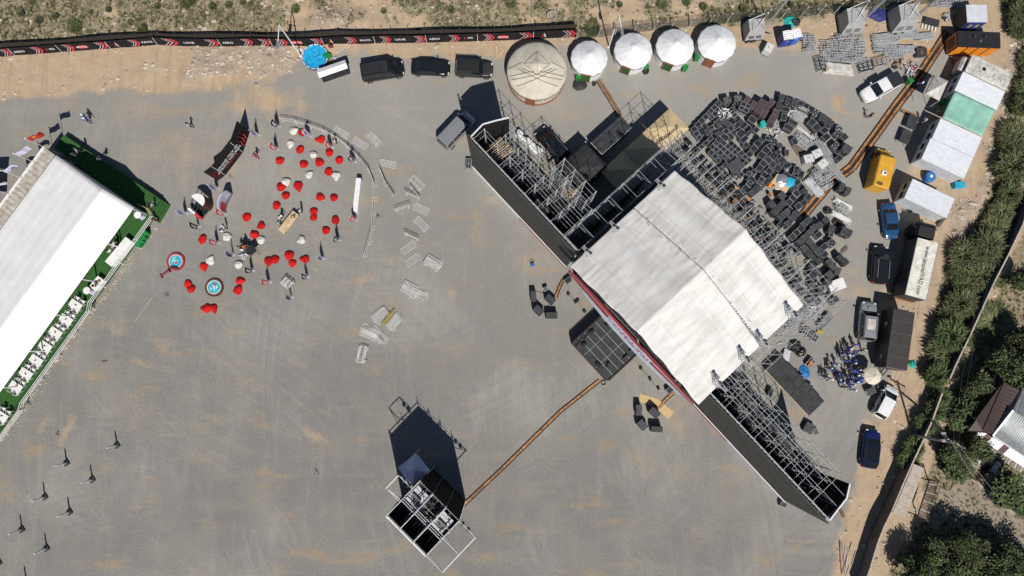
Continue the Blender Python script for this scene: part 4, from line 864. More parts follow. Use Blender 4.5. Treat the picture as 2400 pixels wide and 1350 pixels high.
T = Matrix(((0, 0, 1, .25), (1, 0, 0, 0), (0, 1, 0, 0), (0, 0, 0, 1))); q.v = [tuple(T @ Vector(p)) for p in q.v]; q.build('gable_wall', mq)
q = MB('white')
for i in range(14):
 for b in (-.15, bl+.15): q.bar(L(.2+i*5, b, 0.9), L(.2+i*5, b, 4.15), .12)
q.build('post', mq)
ba, bb = AB(355, 506, 1.0); wb_ = bb
tr_ = mt('terrace', 'green carpeted terrace around the white marquee with ribbed steps along its gable end', 'terrace')
P = lambda px, py, z: (lambda t: (t[0], t[1]*YS))(AB(px, py, z))
def strip(pts, z0, z1, m, nm, par=None): q = MB(m); q.prism(pts, z0, z1); return q.build(nm, par or tr_)
e1 = P(352, 510, .95); e0 = (AL, e1[1])
strip([(e1[0], e1[1]), (AL, e1[1]+.2*YS), (AL, (bl+.3)*YS), (.1, (bl+.3)*YS), (.1, -.5*YS)], .0, .95, 'green_carpet', 'deck')
ga, gb = P(150, 316, .95), P(355, 452, .95)
i0, i1 = P(128, 345, .95), P(330, 500, .95)
n = 30
for k in range(n):
 t0, t1 = k/n, (k+1)/n
 lerp = lambda p, q, t: (p[0]+(q[0]-p[0])*t, p[1]+(q[1]-p[1])*t)
 zz = .98+.06*(k % 2)
 strip([lerp(ga, gb, t0), lerp(ga, gb, t1), lerp(i0, i1, t1), lerp(i0, i1, t0)], .0, zz, 'green_carpet', 'carpet_fold')
h0, h1 = P(377, 468, .95), P(352, 510, .95)
strip([gb, h0, h1, (.1, -.5*YS), i1], 0, .965, 'green_carpet', 'landing')
d = Vector((P(396, 480, .4)[0]-h0[0], P(396, 480, .4)[1]-h0[1]))/3.
for k in range(3):
 a_ = (h0[0]+d.x*k, h0[1]+d.y*k); b_ = (h1[0]+d.x*k, h1[1]+d.y*k); c_ = (b_[0]+d.x, b_[1]+d.y); d_ = (a_[0]+d.x, a_[1]+d.y)
 strip([a_, b_, c_, d_], 0, .72-.23*k, 'green_carpet', 'stair_tread')
rl = mt('railing', 'long white three-bar railing along the edge of the green terrace', 'railing')
r0 = P(353, 506, 2.0)
yr = P(353, 506, 1.95)[1]
q = MB('white')
kinks = [(r0[0], yr), (12.6, yr), (13.4, yr+.45*YS), (26.5, yr+.45*YS), (27.3, yr+.85*YS), (AL, yr+.9*YS)]
for z in (1.25, 1.6, 1.95):
 q = MB('white'); q.path([(x, y, z) for x, y in kinks], .035, 5); q.build('rail', rl)
x = r0[0]; i = 0
while x < AL:
 y = yr+(.45*YS if x > 13 else 0)+(.42*YS if x > 27 else 0); q = MB('white'); q.bar((x, y, .9), (x, y, 2.0), .07); q.bar((x, y-.3, .99), (x, y+.3, .99), .06); q.build('post', rl); x += 3.4
bz = mt('bamboo_rail', 'short curved woven rail at the head of the green stairs', 'railing')
q = MB('plywood'); p0, p1, p2 = P(322, 478, 1.9), P(340, 486, 1.9), P(352, 503, 1.9)
for z in (1.2, 1.55, 1.9): q.path([(p0[0], p0[1], z), (p1[0], p1[1], z), (p2[0], p2[1], z)], .035)
for p in (p0, p1, p2): q.bar((p[0], p[1], .95), (p[0], p[1], 1.95), .06)
q.build('rail', bz)
cn = mt('corrugated_canopy', 'stained cream corrugated canopy between the flagpoles and the white marquee', 'canopy')
c0 = P(105, 345, 4.0)[1]; n = 66
for i in range(n):
 a0 = .1+i*.62
 q = MB('corr_cream'); q.slab([(a0, c0, 3.9), (a0+.3, c0, 3.96), (a0+.3, bl*YS-.05*YS, 4.12), (a0, bl*YS-.05*YS, 4.06)], .03); q.slab([(a0+.3, c0, 3.96), (a0+.615, c0, 3.9), (a0+.615, bl*YS-.05*YS, 4.06), (a0+.3, bl*YS-.05*YS, 4.12)], .03); q.build('corrugated_sheet', cn)
q = MB('white'); q.bar((0, c0-.1*YS, 3.98), (42, c0-.1*YS, 3.98), .22, .16); q.build('gutter', cn)
q = MB('galv')
for i in range(9): q.bar((.3+i*5, c0-.05*YS, 0), (.3+i*5, c0-.05*YS, 3.9), .1)
q.build('post', cn)
def wavy_flag(root, mat, w_, h_, z, azi, seed, textm=None):
 q = MB(mat)
 def fn(u_, v_):
  d_ = u_*w_; wv = .16*u_*sin(u_*7+seed)+.1*sin(v_*4+seed)*u_; dr = u_*u_*.45
  return (d_*cos(azi)-wv*sin(azi), d_*sin(azi)+wv*cos(azi), z-h_*v_-dr)
 q.grid(fn, 14, 8); o = q.build('flag', root, smooth=True); md = o.modifiers.new('thickness', 'SOLIDIFY'); md.thickness = .012; return o
for i, (px, py, mat, lb, tx) in enumerate(((104, 345, 'red', 'white flagpole leaning outward from the canopy corner, flying the red flag', None), (78, 379, 'cloth_lilac', 'white flagpole flying the plain white flag, second from the canopy corner', None), (50, 417, 'cloth_lilac', 'white flagpole with a lettered white flag, third from the canopy corner', 'MBank'), (20, 455, 'cloth_lilac', 'white flagpole lowest on the canopy edge, its flag out of frame', None))):
 p = G(px, py, 4.1); fp = thing('flagpole', lb, 'flagpole', Vector((p.x, p.y, 0)), 0, 'flagpoles along the cream canopy')
 q = MB('white'); q.tube((0, 0, 0), (0, 0, 7.4), .05, 6, .03); q.lathe([(.09, 7.4), (.06, 7.5)], n=6); q.build('pole', fp)
 o = wavy_flag(fp, mat, 1.5, .9, 7.2, radians(38), i*1.7)
 if tx: t = lettering(tx, .5, 'black', o, (.62, .5, 6.62), (radians(68), 0, radians(36)))
 if mat == 'red': q = MB('yellow'); q.lathe([(.2, 0), (.2, .02)], (.5, .44, 6.75), n=10); q.build('emblem', o)
wt = thing('white_tent', 'crumpled off-white tent roof at the left edge behind the corrugated canopy', 'tent', G(-4, 440))
q = MB('tarp_pale'); q.grid(lambda u_, v_: (-3+4.5*u_, -2.2+4.4*v_, 2.3+.8*(1-abs(2*v_-1))+noise.noise((u_*5, v_*5, 2))*.12), 16, 14); o = q.build('roof_sheet', wt, smooth=True); o.modifiers.new('thickness', 'SOLIDIFY').thickness = .03
q = MB('galv')
for x in (-2.8, 1.3):
 for y in (-2, 2): q.tube((x, y, 0), (x, y, 2.4), .04)
q.build('leg', wt)
ZT = .955
def table_proto(group):
 t = thing('dining_table', '', 'table', (0, 0, 0), 0, group)
 q = MB('white'); q.box((0, 0, .73), (1.55, .85, .04)); q.build('tabletop', t)
 for sx in (-.65, .65):
  for sy in (-.33, .33): q = MB('white'); q.bar((sx, sy, 0), (sx*.95, sy*.95, .71), .045); q.build('leg', t)
 q = MB('cloth_lilac'); q.bar((-.7, -.32, .757), (.7, .32, .757), .02, .006); q.bar((-.7, .32, .759), (.7, -.32, .759), .02, .006); q.build('cloth_crease', t)
 return t
def chair_proto(group):
 c = thing('plastic_chair', '', 'chair', (0, 0, 0), 0, group)
 q = MB('white'); q.rbox((0, 0, .43), (.46, .46, .04), .1); q.build('seat', c)
 q = MB('white'); q.box((-.02, .235, .66), (.42, .03, .40)); q.build('backrest', c)
 q = MB('white')
 for sx in (-.24, .24): q.bar((sx, -.2, .62), (sx, .24, .66), .045, .03); q.bar((sx, -.2, .43), (sx, -.2, .62), .03)
 q.build('armrest', c)
 for sx in (-.2, .2):
  for sy in (-.2, .2): q = MB('white'); q.bar((sx, sy, 0), (sx*.9, sy*.9, .42), .035); q.build('leg', c)
 return c
tp = table_proto('white dining tables on the green terrace'); cp = chair_proto('white chairs at the terrace tables')
gl = MB('black'); gl.lathe([(.05, 0), (.06, .14), (.02, .16)], n=7); gl.lathe([(.04, 0), (.05, .1)], (.14, .05, 0), n=7); gl.m('white').lathe([(.11, 0), (.13, .02)], (-.2, -.02, 0), n=10); glm = gl.mesh('table_set')
TS = [(177, 714.5), (154.6, 748.7), (130, 779), (106, 811.5), (84.6, 844), (60.6, 875), (37, 906), (3, 975)]
ta = ang(28, 17); ordn = ['topmost', 'second', 'third', 'fourth', 'fifth', 'sixth', 'seventh', 'lowest']
first = True
for i, (px, py) in enumerate(TS):
 p = G(px, py, ZT+.74); p.z = ZT; lb = f'white folding dining table on the green terrace, {ordn[i]} in the row'+(' from the top' if 0 < i < 7 else '')
 if i == 0: tp.location = p; tp.rotation_euler = (0, 0, ta); tp['label'] = lb
 else: dup(tp, p, ta, lb)
 o = ob('table_set', glm, None, p+Vector((0, 0, .752)), ta+i); tag(o, f'small dark cruets and plate on the {ordn[i]} terrace table', 'tableware', 'cruets on the terrace tables')
 for k, (lx, ly, rz) in enumerate(((-.42, .68, 0), (.38, .66, .1), (-.4, -.66, pi), (.36, -.68, pi-.12))):
  q = p+Vector((lx*cos(ta)-ly*sin(ta), lx*sin(ta)+ly*cos(ta), 0)); pos = ('upper left', 'upper right', 'lower left', 'lower right')[k]
  lb = f'white plastic chair at the {pos} of the {ordn[i]} terrace table'
  rz = ta+rz+rp.uniform(-.18, .18)
  if first: cp.location = q; cp.rotation_euler = (0, 0, rz); cp['label'] = lb; first = False
  else: dup(cp, q, rz, lb)
for i, (px, py) in enumerate(((323, 504), (204, 681))):
 p = G(px, py, ZT+1.0); p.z = ZT; t = thing('cocktail_table', ('round white cocktail table near the corner of the marquee roof', 'round white cocktail table between the buffet table and the dining tables')[i], 'table', p, 0, 'round white cocktail tables')
 q = MB('white'); q.lathe([(.42, 1.04), (.44, 1.06), (.42, 1.1)], n=22); q.build('tabletop', t)
 q = MB('cloth_lilac'); q.lathe([(.40, 0), (.22, .5), (.40, 1.03)], n=14, fn=lambda a, z: 1+.1*cos(4*a)); q.build('stretch_cover', t)
p = G(278, 590, ZT+.9); p.z = ZT; ct = thing('bar_counter', 'long plain white counter beside the terrace railing with people at its end', 'counter', p, ang(-48, 62))
q = MB('white'); q.box((0, 0, .45), (3.7, .95, .86)); q.build('front_panel', ct); q = MB('white'); q.box((0, 0, .905), (3.8, 1.05, .04)); q.build('worktop', ct)
p = G(226, 664, ZT+.8); p.z = ZT; bf = thing('buffet_table', 'white clothed buffet table crowded with metal dishes by the railing', 'table', p, ang(-30, 40))
q = MB('white'); q.box((0, 0, .38), (1.5, .85, .74)); q.build('tablecloth', bf); q = MB('white'); q.box((0, 0, .77), (1.6, .95, .03)); q.build('tabletop', bf)
for i, (x, y, r_, m_) in enumerate(((-.4, .1, .17, 'brass'), (-.05, -.1, .2, 'steel_dark'), (.3, .12, .16, 'brass'), (.5, -.15, .14, 'steel_dark'), (.05, .25, .12, 'galv'))):
 q = MB(m_); q.lathe([(r_, 0), (r_*1.05, .1), (r_*.7, .2), (.02, .26)], n=12); tag(ob('serving_dish', q.mesh('serving_dish', True), None, p+Matrix.Rotation(ang(-30, 40), 3, 'Z') @ Vector((x, y, .786))), ('brass dome dish at the upper end of the buffet table', 'dark pot in the middle of the buffet table', 'brass dome dish at the lower half of the buffet table', 'dark pot at the lower end of the buffet table', 'small metal dish at the edge of the buffet table')[i], 'dish', 'dishes on the buffet table')
q = MB('green_bin'); q.rbox((0, 0, .5), (.5, .55, .96), .06); gb_ = q.mesh('bin_body'); q = MB('green_bin'); q.rbox((0, 0, .04), (.56, .62, .08), .06); gl_ = q.mesh('bin_lid')
def bin_(px, py, rz, lb, grp):
 t = thing('wheelie_bin', lb, 'bin', G(px, py, .5)-Vector((0, 0, .5)), rz, grp); ob('bin_body', gb_, t); ob('bin_lid', gl_, t, (0, 0, 1.0))
 q = MB('tyre'); q.tube((-.3, .25, .1), (.3, .25, .1), .1, 8); q.build('wheel', t); return t
for i, (px, py) in enumerate(((344, 547), (338, 557), (332, 566), (326, 574))): bin_(px, py, ang(8, -10), f'green wheelie bin beside the terrace, {("nearest the person in red", "second from the person in red", "third from the person in red", "farthest from the person in red")[i]}', 'green bins in a row beside the terrace')
rr = random.Random(6); vs = MB('stone')
for i in range(900):
 a = rr.uniform(1, 45); b_ = abs(e1[1])+.35+abs(rr.gauss(0, .35)); s = rr.uniform(.05, .11)
 vs.lathe([(s, 0), (s*.7, s*.7)], (a, b_*YS*(1 if e1[1]*YS > 0 else 1), .0), n=5)
o = vs.build('stone_edging'); o.location = MBASE; o.rotation_euler = (0, 0, MRZ); tag(o, kind='stuff')
def bag_mesh(mat, seed, tear):
 q = MB(mat); r = random.Random(seed); ph = [r.uniform(0, 6.28) for _ in range(4)]
 prof = [(.05, .0), (.42, .01), (.52, .14), (.50, .28), (.38, .42), (.20, .50), (.06, .53), (.0, .54)]; n = 22; vs = []
 for rr_, z in prof:
  for i in range(n):
   a = 2*pi*i/n; k = 1+.05*sin(3*a+ph[0])+.035*sin(5*a+ph[1]+z*5)+.03*sin(11*a+ph[2])*z*2; x = rr_*k*cos(a); y = rr_*k*sin(a)
   if tear and x > 0: x *= 1+.55*tear*(x/.5); y *= 1-.75*tear*max(0, x/.8)
   dz = .05*sin(2*a+ph[3])*(z > .2)+noise.noise((x*5, y*5, seed))*.10*(z > .1)-.05*(z > .3)*abs(sin(2.5*a+ph[2]))
   vs.append((x+.06*z*tear, y, max(.0, z+dz)))
 fs = []
 for k in range(len(prof)-1): fs += [(k*n+i, k*n+(i+1) % n, (k+1)*n+(i+1) % n, (k+1)*n+i) for i in range(n)]
 q.add(vs, fs); return q.mesh('bean_bag', True)
BM = {(c, i): bag_mesh(c+'_bag', i*3+1, t) for c in ('red', 'white') for i, t in enumerate((0, .35, .6, .15))}
seam = MB('rope'); 
BAGS = [('w', 687, 306, 1, 20, 'topmost white bean bag, touching the topmost red one'), ('r', 706, 309, 1, -70, 'topmost red bean bag, touching the topmost white one'), ('r', 751, 326, 2, 200, 'large red bean bag below the bend of the barrier arc, top right'),
 ('w', 680, 337, 1, -110, 'white bean bag just below the topmost red and white pair'), ('r', 702, 350, 3, 60, 'red bean bag between the second and third white ones near the top'), ('w', 734, 362, 0, 0, 'small white bean bag between two red ones, upper middle'),
 ('r', 771, 357, 0, 0, 'red bean bag left of the person standing at the barrier'), ('r', 655, 376, 0, 0, 'red bean bag alone at the upper left, under a red feather flag'), ('r', 711, 384, 0, 0, 'red bean bag left of another red one, below the small white one'),
 ('r', 748, 380, 0, 0, 'red bean bag right below the small white one, upper middle'), ('r', 794, 375, 3, 70, 'rightmost of the upper red bean bags, near the barrier'), ('r', 769, 402, 3, 80, 'red bean bag touching the white pear-shaped one at the right'),
 ('w', 787, 411, 2, -80, 'pear-shaped white bean bag at the right, touching a red one'), ('w', 723, 409, 1, 40, 'white bean bag alone in the middle of the upper group'), ('w', 669.5, 425.5, 0, 0, 'white bean bag overlapping a red one, left of the pear-shaped red one'),
 ('r', 658, 438, 0, 0, 'red bean bag tucked under a white one, left middle'), ('r', 698, 435, 2, -90, 'pear-shaped red bean bag pointing down, right of a white one'), ('r', 669, 458, 0, 0, 'red bean bag above the wooden table, below the red and white pair'),
 ('r', 749, 461, 1, -10, 'red bean bag, left of the two right of the wooden table end'), ('r', 782, 463, 0, 0, 'red bean bag left of the tall white counter, right of another red'), ('r', 647, 481, 0, 0, 'red bean bag left of the wooden table top end'),
 ('r', 734.5, 495, 0, 0, 'upper red bean bag of the stacked pair right of the wooden table'), ('r', 734, 509, 0, 90, 'lower red bean bag of the stacked pair right of the wooden table'), ('r', 785.5, 516, 3, 90, 'red bean bag touched by the shadow of a black flag'),
 ('r', 577, 508.5, 0, 0, 'red bean bag alone left of the wooden table, right of the grey banner'), ('r', 611, 528, 1, 200, 'red bean bag between the wooden table and the camera crew, upper'), ('r', 763, 539.5, 0, 0, 'red bean bag alone below the one in the flag shadow'),
 ('r', 595.5, 549.5, 3, 160, 'red bean bag touching a white one above the camera crew'), ('w', 610.5, 562, 0, 0, 'white bean bag touching a red one above the black reflector'), ('r', 473, 561, 3, 80, 'leftmost red bean bag, alone below the small stand'),
 ('w', 705.5, 562, 1, 200, 'white bean bag alone below the wooden table'), ('w', 531, 554.5, 0, 0, 'white bean bag beside the lounging person in white'), ('r', 476, 624, 2, -85, 'pear-shaped red bean bag touching a white one, lower left'),
 ('w', 491.6, 611, 2, 60, 'pear-shaped white bean bag touching a red one, lower left'), ('w', 558, 620, 0, 0, 'crumpled white bean bag left of a black flag, lower middle'), ('r', 628, 612, 1, -60, 'left red bean bag of the pair above a red flag'),
 ('r', 643, 608, 0, 0, 'right red bean bag of the pair above a red flag'), ('r', 677, 598.5, 0, 0, 'upper red bean bag of the pair above the slatted crate'), ('r', 684.5, 617, 0, 0, 'lower red bean bag of the pair above the slatted crate'),
 ('r', 714, 607, 1, 170, 'red bean bag crossed by a flag shadow, lower right'), ('r', 439, 665, 0, 0, 'upper red bean bag of the pair between the two trampolines'), ('r', 446.6, 677, 0, 0, 'lower red bean bag of the pair between the two trampolines'),
 ('r', 561, 658, 1, 10, 'upper red bean bag of the two right of the lower trampoline'), ('r', 556, 680.5, 1, 60, 'lower red bean bag of the two right of the lower trampoline'), ('r', 483, 723, 2, 170, 'left red bean bag of the lowest pair'), ('r', 499.5, 722.5, 2, -85, 'right red bean bag of the lowest pair')]
for c, px, py, k, a, lb in BAGS:
 p = G(px, py, .3); p.z = 0; o = ob('bean_bag', BM[('red' if c == 'r' else 'white', k)], None, p, radians(a)+rp.uniform(-.3, .3)); s = rp.uniform(.93, 1.06); o.scale = (s*rp.uniform(.9, 1.08), s*rp.uniform(.9, 1.08), s*rp.uniform(.75, 1.)); tag(o, lb, 'bean bag', 'bean bags scattered inside the barrier arc')
 q = MB('cloth_'+('red' if c == 'r' else 'white')); q.bar((-.06, 0, .55), (.08, .02, .57), .05, .02); q.build('carry_loop', o)
FL = [('w', 607, 316, 'white feather flag at the tip of the tall black media wall'), ('k', 656, 296, 'black feather flag at the upper left end of the barrier arc'), ('w', 729, 318, 'white feather flag crossing the top of the barrier arc'), ('r', 653, 349, 'red feather flag above the upper left red bean bag'),
 ('r', 780, 345, 'red feather flag beside the person at the barrier'), ('k', 834, 378, 'black feather flag at the right bend of the barrier arc'), ('w', 513, 441, 'white feather flag at the lower end of the tall black media wall'), ('w', 440, 500, 'white feather flag left of the domed stand, leftmost of all'),
 ('k', 468, 530, 'black feather flag below the domed stand'), ('r', 530, 500, 'red feather flag at the foot of the narrow grey banner'), ('r', 837, 515, 'red feather flag at the foot of the tall white counter'), ('k', 797, 562, 'black feather flag below the rightmost red bean bags'),
 ('r', 514, 568, 'red feather flag beside the lounging person in white'), ('w', 549, 596, 'white feather flag left of the camera crew'), ('k', 595, 633, 'black feather flag below the black reflector'), ('r', 634, 660, 'red feather flag at the bottom below a red pair of bags'),
 ('k', 723, 647, 'black feather flag at the lower right, above the crate'), ('w', 760, 605, 'white feather flag farthest right at the bottom'), ('w', 685, 695, 'white feather flag lowest of all, leaning over the slatted crate')]
def flag_mesh(mat, mark):
 q = MB(mat)
 def fn(u_, v_):
  z = .45+2.4*v_; wd = .62*(1-(max(0, v_-.55)/.45)**2)**.5 if v_ > .55 else .62*(.75+.25*v_/.55); return (-.62*0-wd*u_-.0, .07*sin(u_*3+v_*2), z)
 q.grid(fn, 6, 14); me = q.mesh('flag_cloth', True); m2 = MB(mark)
 for k in range(5): y = .06; m2.add([(-.12-.05*(k % 2), y, .9+.28*k), (-.48, y+.02, .9+.28*k), (-.42, y+.02, 1.06+.28*k), (-.16, y, 1.02+.28*k)], [(0, 1, 2, 3)]); 
 m2.v = [(x, y-.0, z) for x, y, z in m2.v]; return me, m2.mesh('printed_mark')
FM = {'w': flag_mesh('cloth_lilac', 'cloth_navy'), 'k': flag_mesh('banner_black', 'cloth_white'), 'r': flag_mesh('banner_red', 'cloth_white')}
q = MB('galv'); q.tube((0, 0, 0), (0, 0, 2.9), .018, 5); q.path([(0, 0, 2.7), (-.2, 0, 2.92), (-.45, 0, 2.86)], .015); polem = q.mesh('pole'); mk('wrap0', (.33, .34, .35), .4); q = MB('wrap0'); q.lathe([(.24, 0), (.24, .05), (.1, .08), (.03, .25)], n=12); basem = q.mesh('base')
for c, px, py, lb in FL:
 t = thing('feather_flag', lb, 'flag', G(px, py), atan2(835-py, px-1198)-pi/2+rp.uniform(-.3, .3), 'feather flags around the bean bags')
 ob('pole', polem, t); ob('base', basem, t); f = ob('flag_cloth', FM[c][0], t); f.modifiers.new('thickness', 'SOLIDIFY').thickness = .01; m_ = ob('printed_mark', FM[c][1], f); m_.location = (0, -.09, 0); m3 = ob('printed_mark', FM[c][1], f); m3.location = (0, .03, 0)
q = MB('white_bar'); q.path([(-.98, 0, .12), (-1, 0, .95), (-.94, 0, 1.05), (.94, 0, 1.05), (1, 0, .95), (.98, 0, .12)], .024, 5); q.tube((-.99, 0, .2), (.99, 0, .2), .024, 5); frm = q.mesh('frame')
q = MB('white_bar'); q.bar((0, 0, .2), (0, 0, 1.05), .04, .03); barm = q.mesh('bar'); q = MB('white_bar'); q.bar((0, -.28, .03), (0, .28, .03), .05, .03); q.bar((0, 0, .03), (0, 0, .2), .05); footm = q.mesh('foot')
def barrier(loc, rot, lb, group):
 t = thing('crowd_barrier', lb, 'barrier', loc, 0, group); t.rotation_euler = rot
 ob('frame', frm, t)
 for i in range(10): ob('bar', barm, t, (-.82+1.64*i/9, 0, 0))
 for x in (-.75, .75): ob('foot', footm, t, (x, 0, 0))
 return t
bproto = None
def bar_put(loc, rot, lb, group):
 global bproto
 if bproto is None: bproto = barrier(loc, rot, lb, group); return bproto
 return dup(bproto, loc, 0, lb, group, rot)
CH = [(662, 282), (694, 287), (727, 297), (760, 309), (790, 325), (817, 346), (843, 371), (866, 398), (879, 432), (878, 468), (876, 501), (874, 534), (865, 569), (856, 603)]
places = ['at the far left end of the arc', 'second from the left end of the arc', 'under the white flag of the arc', 'left of the red flag on the arc', 'right of the red flag on the arc', 'left of the black flag on the arc', 'right of the black flag on the arc', 'at the sharp bend right of the white counter', 'beside the top of the tall white counter', 'beside the foot of the tall white counter', 'below the tall white counter', 'third from the bottom end of the line', 'second from the bottom end of the line', 'at the bottom end of the line']
for i in range(13):
 a, b_ = G(*CH[i]), G(*CH[i+1]); d = b_-a; bar_put((a+b_)/2, (0, 0, atan2(d.y, d.x)), 'standing white crowd barrier '+places[i if i < 12 else 13], 'barriers standing in the curved line')
for (x0, y0), (x1, y1), lb in (((890, 393), (906, 432), 'standing white barrier of the short pair beside the curved line, upper one'), ((906, 432), (925, 460), 'standing white barrier of the short pair beside the curved line, lower one'), ((951, 453), (984, 467), 'standing white barrier under the flat pair, left of two'), ((961, 436), (986, 466), 'standing white barrier leaning beside the flat pair, right of two'), ((927, 495), (961, 483), 'standing white barrier alone, casting a slatted shadow'), ((950, 548), (982, 563), 'standing white barrier above the lower pair lying flat')):
 a, b_ = G(x0, y0), G(x1, y1); d = b_-a; bar_put((a+b_)/2, (0, 0, atan2(d.y, d.x)), lb, 'barriers standing singly beside the curved line')
def flat(px, py, dx, dy, z, lb, grp, flip=0):
 a = ang(dx, dy); p = G(px, py, z); n = Vector((-sin(a), cos(a), 0)); q = p-n*.55; q.z = z+.05; bar_put(q, (-pi/2+pi*flip, 0, a) if not flip else (-pi/2, 0, a), lb, grp)
for px, py, dx, dy, lb in ((799, 312, 85, 53, 'white barrier lying flat outside the top of the arc'), (876, 327, 70, 72, 'white barrier lying flat, topmost right of the arc'), (844, 337, 85, 52, 'white barrier lying flat between two others outside the arc'), (909, 385, 98, 20, 'white barrier lying flat right of the white counter top'), (978, 428, 75, 62, 'white barrier lying flat on another beside two standing ones'), (974, 432, 70, 66, 'lower white barrier lying flat under another beside two standing ones'),
  (987, 491, 90, 42, 'white barrier lying flat, upper of the pair in the middle'), (987, 526, 72, 70, 'white barrier lying flat, lower of the pair in the middle'), (959, 581, 80, -58, 'white barrier lying flat, upper of the pair near the stack'), (969, 610, 80, -58, 'white barrier lying flat, lower of the pair near the stack')):
 flat(px, py, dx, dy, .02, lb, 'barriers lying flat on the gravel')
stacks = [(1015, 617, 90, 38, 5, 4, 12, 'the upper right barrier stack'), (962, 678, 76, 64, 4, 6, 14, 'the fan-shaped barrier stack'), (982, 690, 88, 22, 2, 2, 8, 'the loose tail of the fan-shaped stack'), (894, 737, 62, -72, 4, 5, 16, 'the stack left of the yellow barriers'), (926, 754, 55, -80, 5, 3, 8, 'the stack right of the yellow barriers'), (867, 780, 85, 50, 4, 6, 14, 'the stack left of centre below yellow ones'), (888, 786, 70, 65, 3, 5, 16, 'the stack right of centre below yellow ones'), (850, 829, 20, -88, 5, 3, 10, 'the lowest stack')]
for px, py, dx, dy, n, j, ja, nm in stacks:
 for k in range(n):
  a = radians(rp.uniform(-ja, ja)); ddx = dx*cos(a)-dy*sin(a); ddy = dx*sin(a)+dy*cos(a)
  z = .02+.075*k; pos = 'topmost' if k == n-1 else ('undermost' if k == 0 else f'number {k+1} up')
  flat(px+rp.uniform(-j, j), py+rp.uniform(-j, j), ddx, ddy, z, f'white barrier lying {"topmost" if k==n-1 else "undermost" if k==0 else ["","second","third","fourth","fifth"][n-1-k]+" from the top"} in {nm}', 'barriers piled in flat stacks, '+nm)
for k in range(2):
 p = G(914-8*k, 742+8*k, .3+.08*k); q = MB('yellow'); q.bar((-.95, 0, 0), (.95, 0, 0), .07); q.bar((-.95, .18, 0), (.95, .18, 0), .05)
 for i in range(9): q.bar((-.9+.22*i, 0, 0), (-.9+.22*i, .18, 0), .04)
 tag(ob('yellow_barrier', q.mesh('yellow_barrier'), None, p, ang(38, -58)), ('upper yellow barrier wedged between two white stacks', 'lower yellow barrier wedged between two white stacks')[k], 'barrier', 'yellow barriers in the white stacks')
def vwall(root, name, p, q, h, mat, t=.08, lean=0): b = MB(mat); b.add([(p.x, p.y, .05), (q.x, q.y, .05), (q.x, q.y, h), (p.x, p.y, h)], [(0, 1, 2, 3)]); o = b.build(name, root); o.modifiers.new('thickness', 'SOLIDIFY').thickness = t; return o
w0, w1, w2, w3 = G(511, 424), G(529, 411), G(570, 357), G(586, 309)
mw = thing('media_wall', 'tall folded black media wall with white and red lettering', 'media wall')
HW = 4.0
for i, (a, b_, m_) in enumerate(((w0, w1, 'banner_black'), (w1, w2, 'banner_black'), (w2, w3, 'banner_black'))): vwall(mw, 'wall_panel', a, b_, HW, m_)
d = (w2-w1).normalized(); nrm = Vector((d.y, -d.x, 0)); mid = (w1+w2)/2
def wtxt(s, size, m_, along, z, sx=1.):
 p = mid+d*along+nrm*.06; lettering(s, size, m_, mw, (p.x, p.y, z), (radians(90), 0, atan2(d.y, d.x)), sx)
wtxt('GRAND PRIX OF', .62, 'cloth_white', .15, 2.35, .85); wtxt('KYRGYZ REPUBLIC', .62, 'cloth_white', .1, 1.72, .85); wtxt('SUMMER SERIES', .32, 'banner_red', .2, 1.2)
q = MB('cloth_white'); a = w1+nrm*.05; b_ = w1+d*.03+nrm*.05; q.bar((a.x, a.y, .1), (a.x, a.y, HW), .05); a = w2+nrm*.05; q.bar((a.x, a.y, .1), (a.x, a.y, HW), .05); q.build('joint_strip', mw)
for a, b_ in ((w2, w3), (w0, w1)):
 dd = (b_-a).normalized(); nn = Vector((dd.y, -dd.x, 0)); q = MB('banner_red')
 for k in range(3): p = a+dd*(.7+.5*k if a is w2 else .25+.25*k)+nn*.06; q.bar((p.x, p.y, .6), (p.x+dd.x*.25, p.y+dd.y*.25, 1.6), .16, .02); q.bar((p.x+dd.x*.25, p.y+dd.y*.25, 1.6), (p.x, p.y, 2.7), .16, .02)
 q.build('chevron', mw)
q = MB('galv')
for a in (w1, w2, mid): p = a-nrm*1.2; q.bar((a.x-nrm.x*.1, a.y-nrm.y*.1, 2.6), (p.x, p.y, .05), .06)
q.build('rear_brace', mw)
g0, g1 = G(531, 502), G(546, 455); gb = thing('fabric_banner', 'narrow tall grey and red fabric banner standing right of the media wall', 'banner')
q = MB('banner_lilac'); q.grid(lambda u_, v_: ((g0.x+(g1.x-g0.x)*u_)-.25*sin(pi*u_), (g0.y+(g1.y-g0.y)*u_)+.03*sin(u_*20), .05+(2.8-.9*abs(2*u_-1)**3)*v_), 24, 4); o = q.build('banner_sheet', gb, smooth=True); o.modifiers.new('thickness', 'SOLIDIFY').thickness = .06
q = MB('banner_red'); q.grid(lambda u_, v_: ((g0.x+(g1.x-g0.x)*(.05+.4*u_))-.25*sin(pi*(.05+.4*u_))+.07, (g0.y+(g1.y-g0.y)*(.05+.4*u_)), .5+1.4*v_), 8, 2); o = q.build('red_print', gb); o.modifiers.new('thickness', 'SOLIDIFY').thickness = .01
ds_ = thing('exhibition_stand', 'small black and white stand with a half-round canopy, left of the grey banner', 'booth', G(473, 487), ang(24, 20))
q = MB('white'); q.prism([(.95*cos(a)+.15, .95*sin(a)+.5) for a in [pi*k/12 for k in range(13)]], 2.2, 2.32); q.build('half_round_roof', ds_)
q = MB('plum_fascia')
for k in range(8): a, b_ = pi*k/16-.1, pi*(k+1)/16-.1; q.bar((1.0*cos(a)+.15, 1.0*sin(a)+.5, 1.3), (1.0*cos(b_)+.15, 1.0*sin(b_)+.5, 1.3), .06, 2.2)
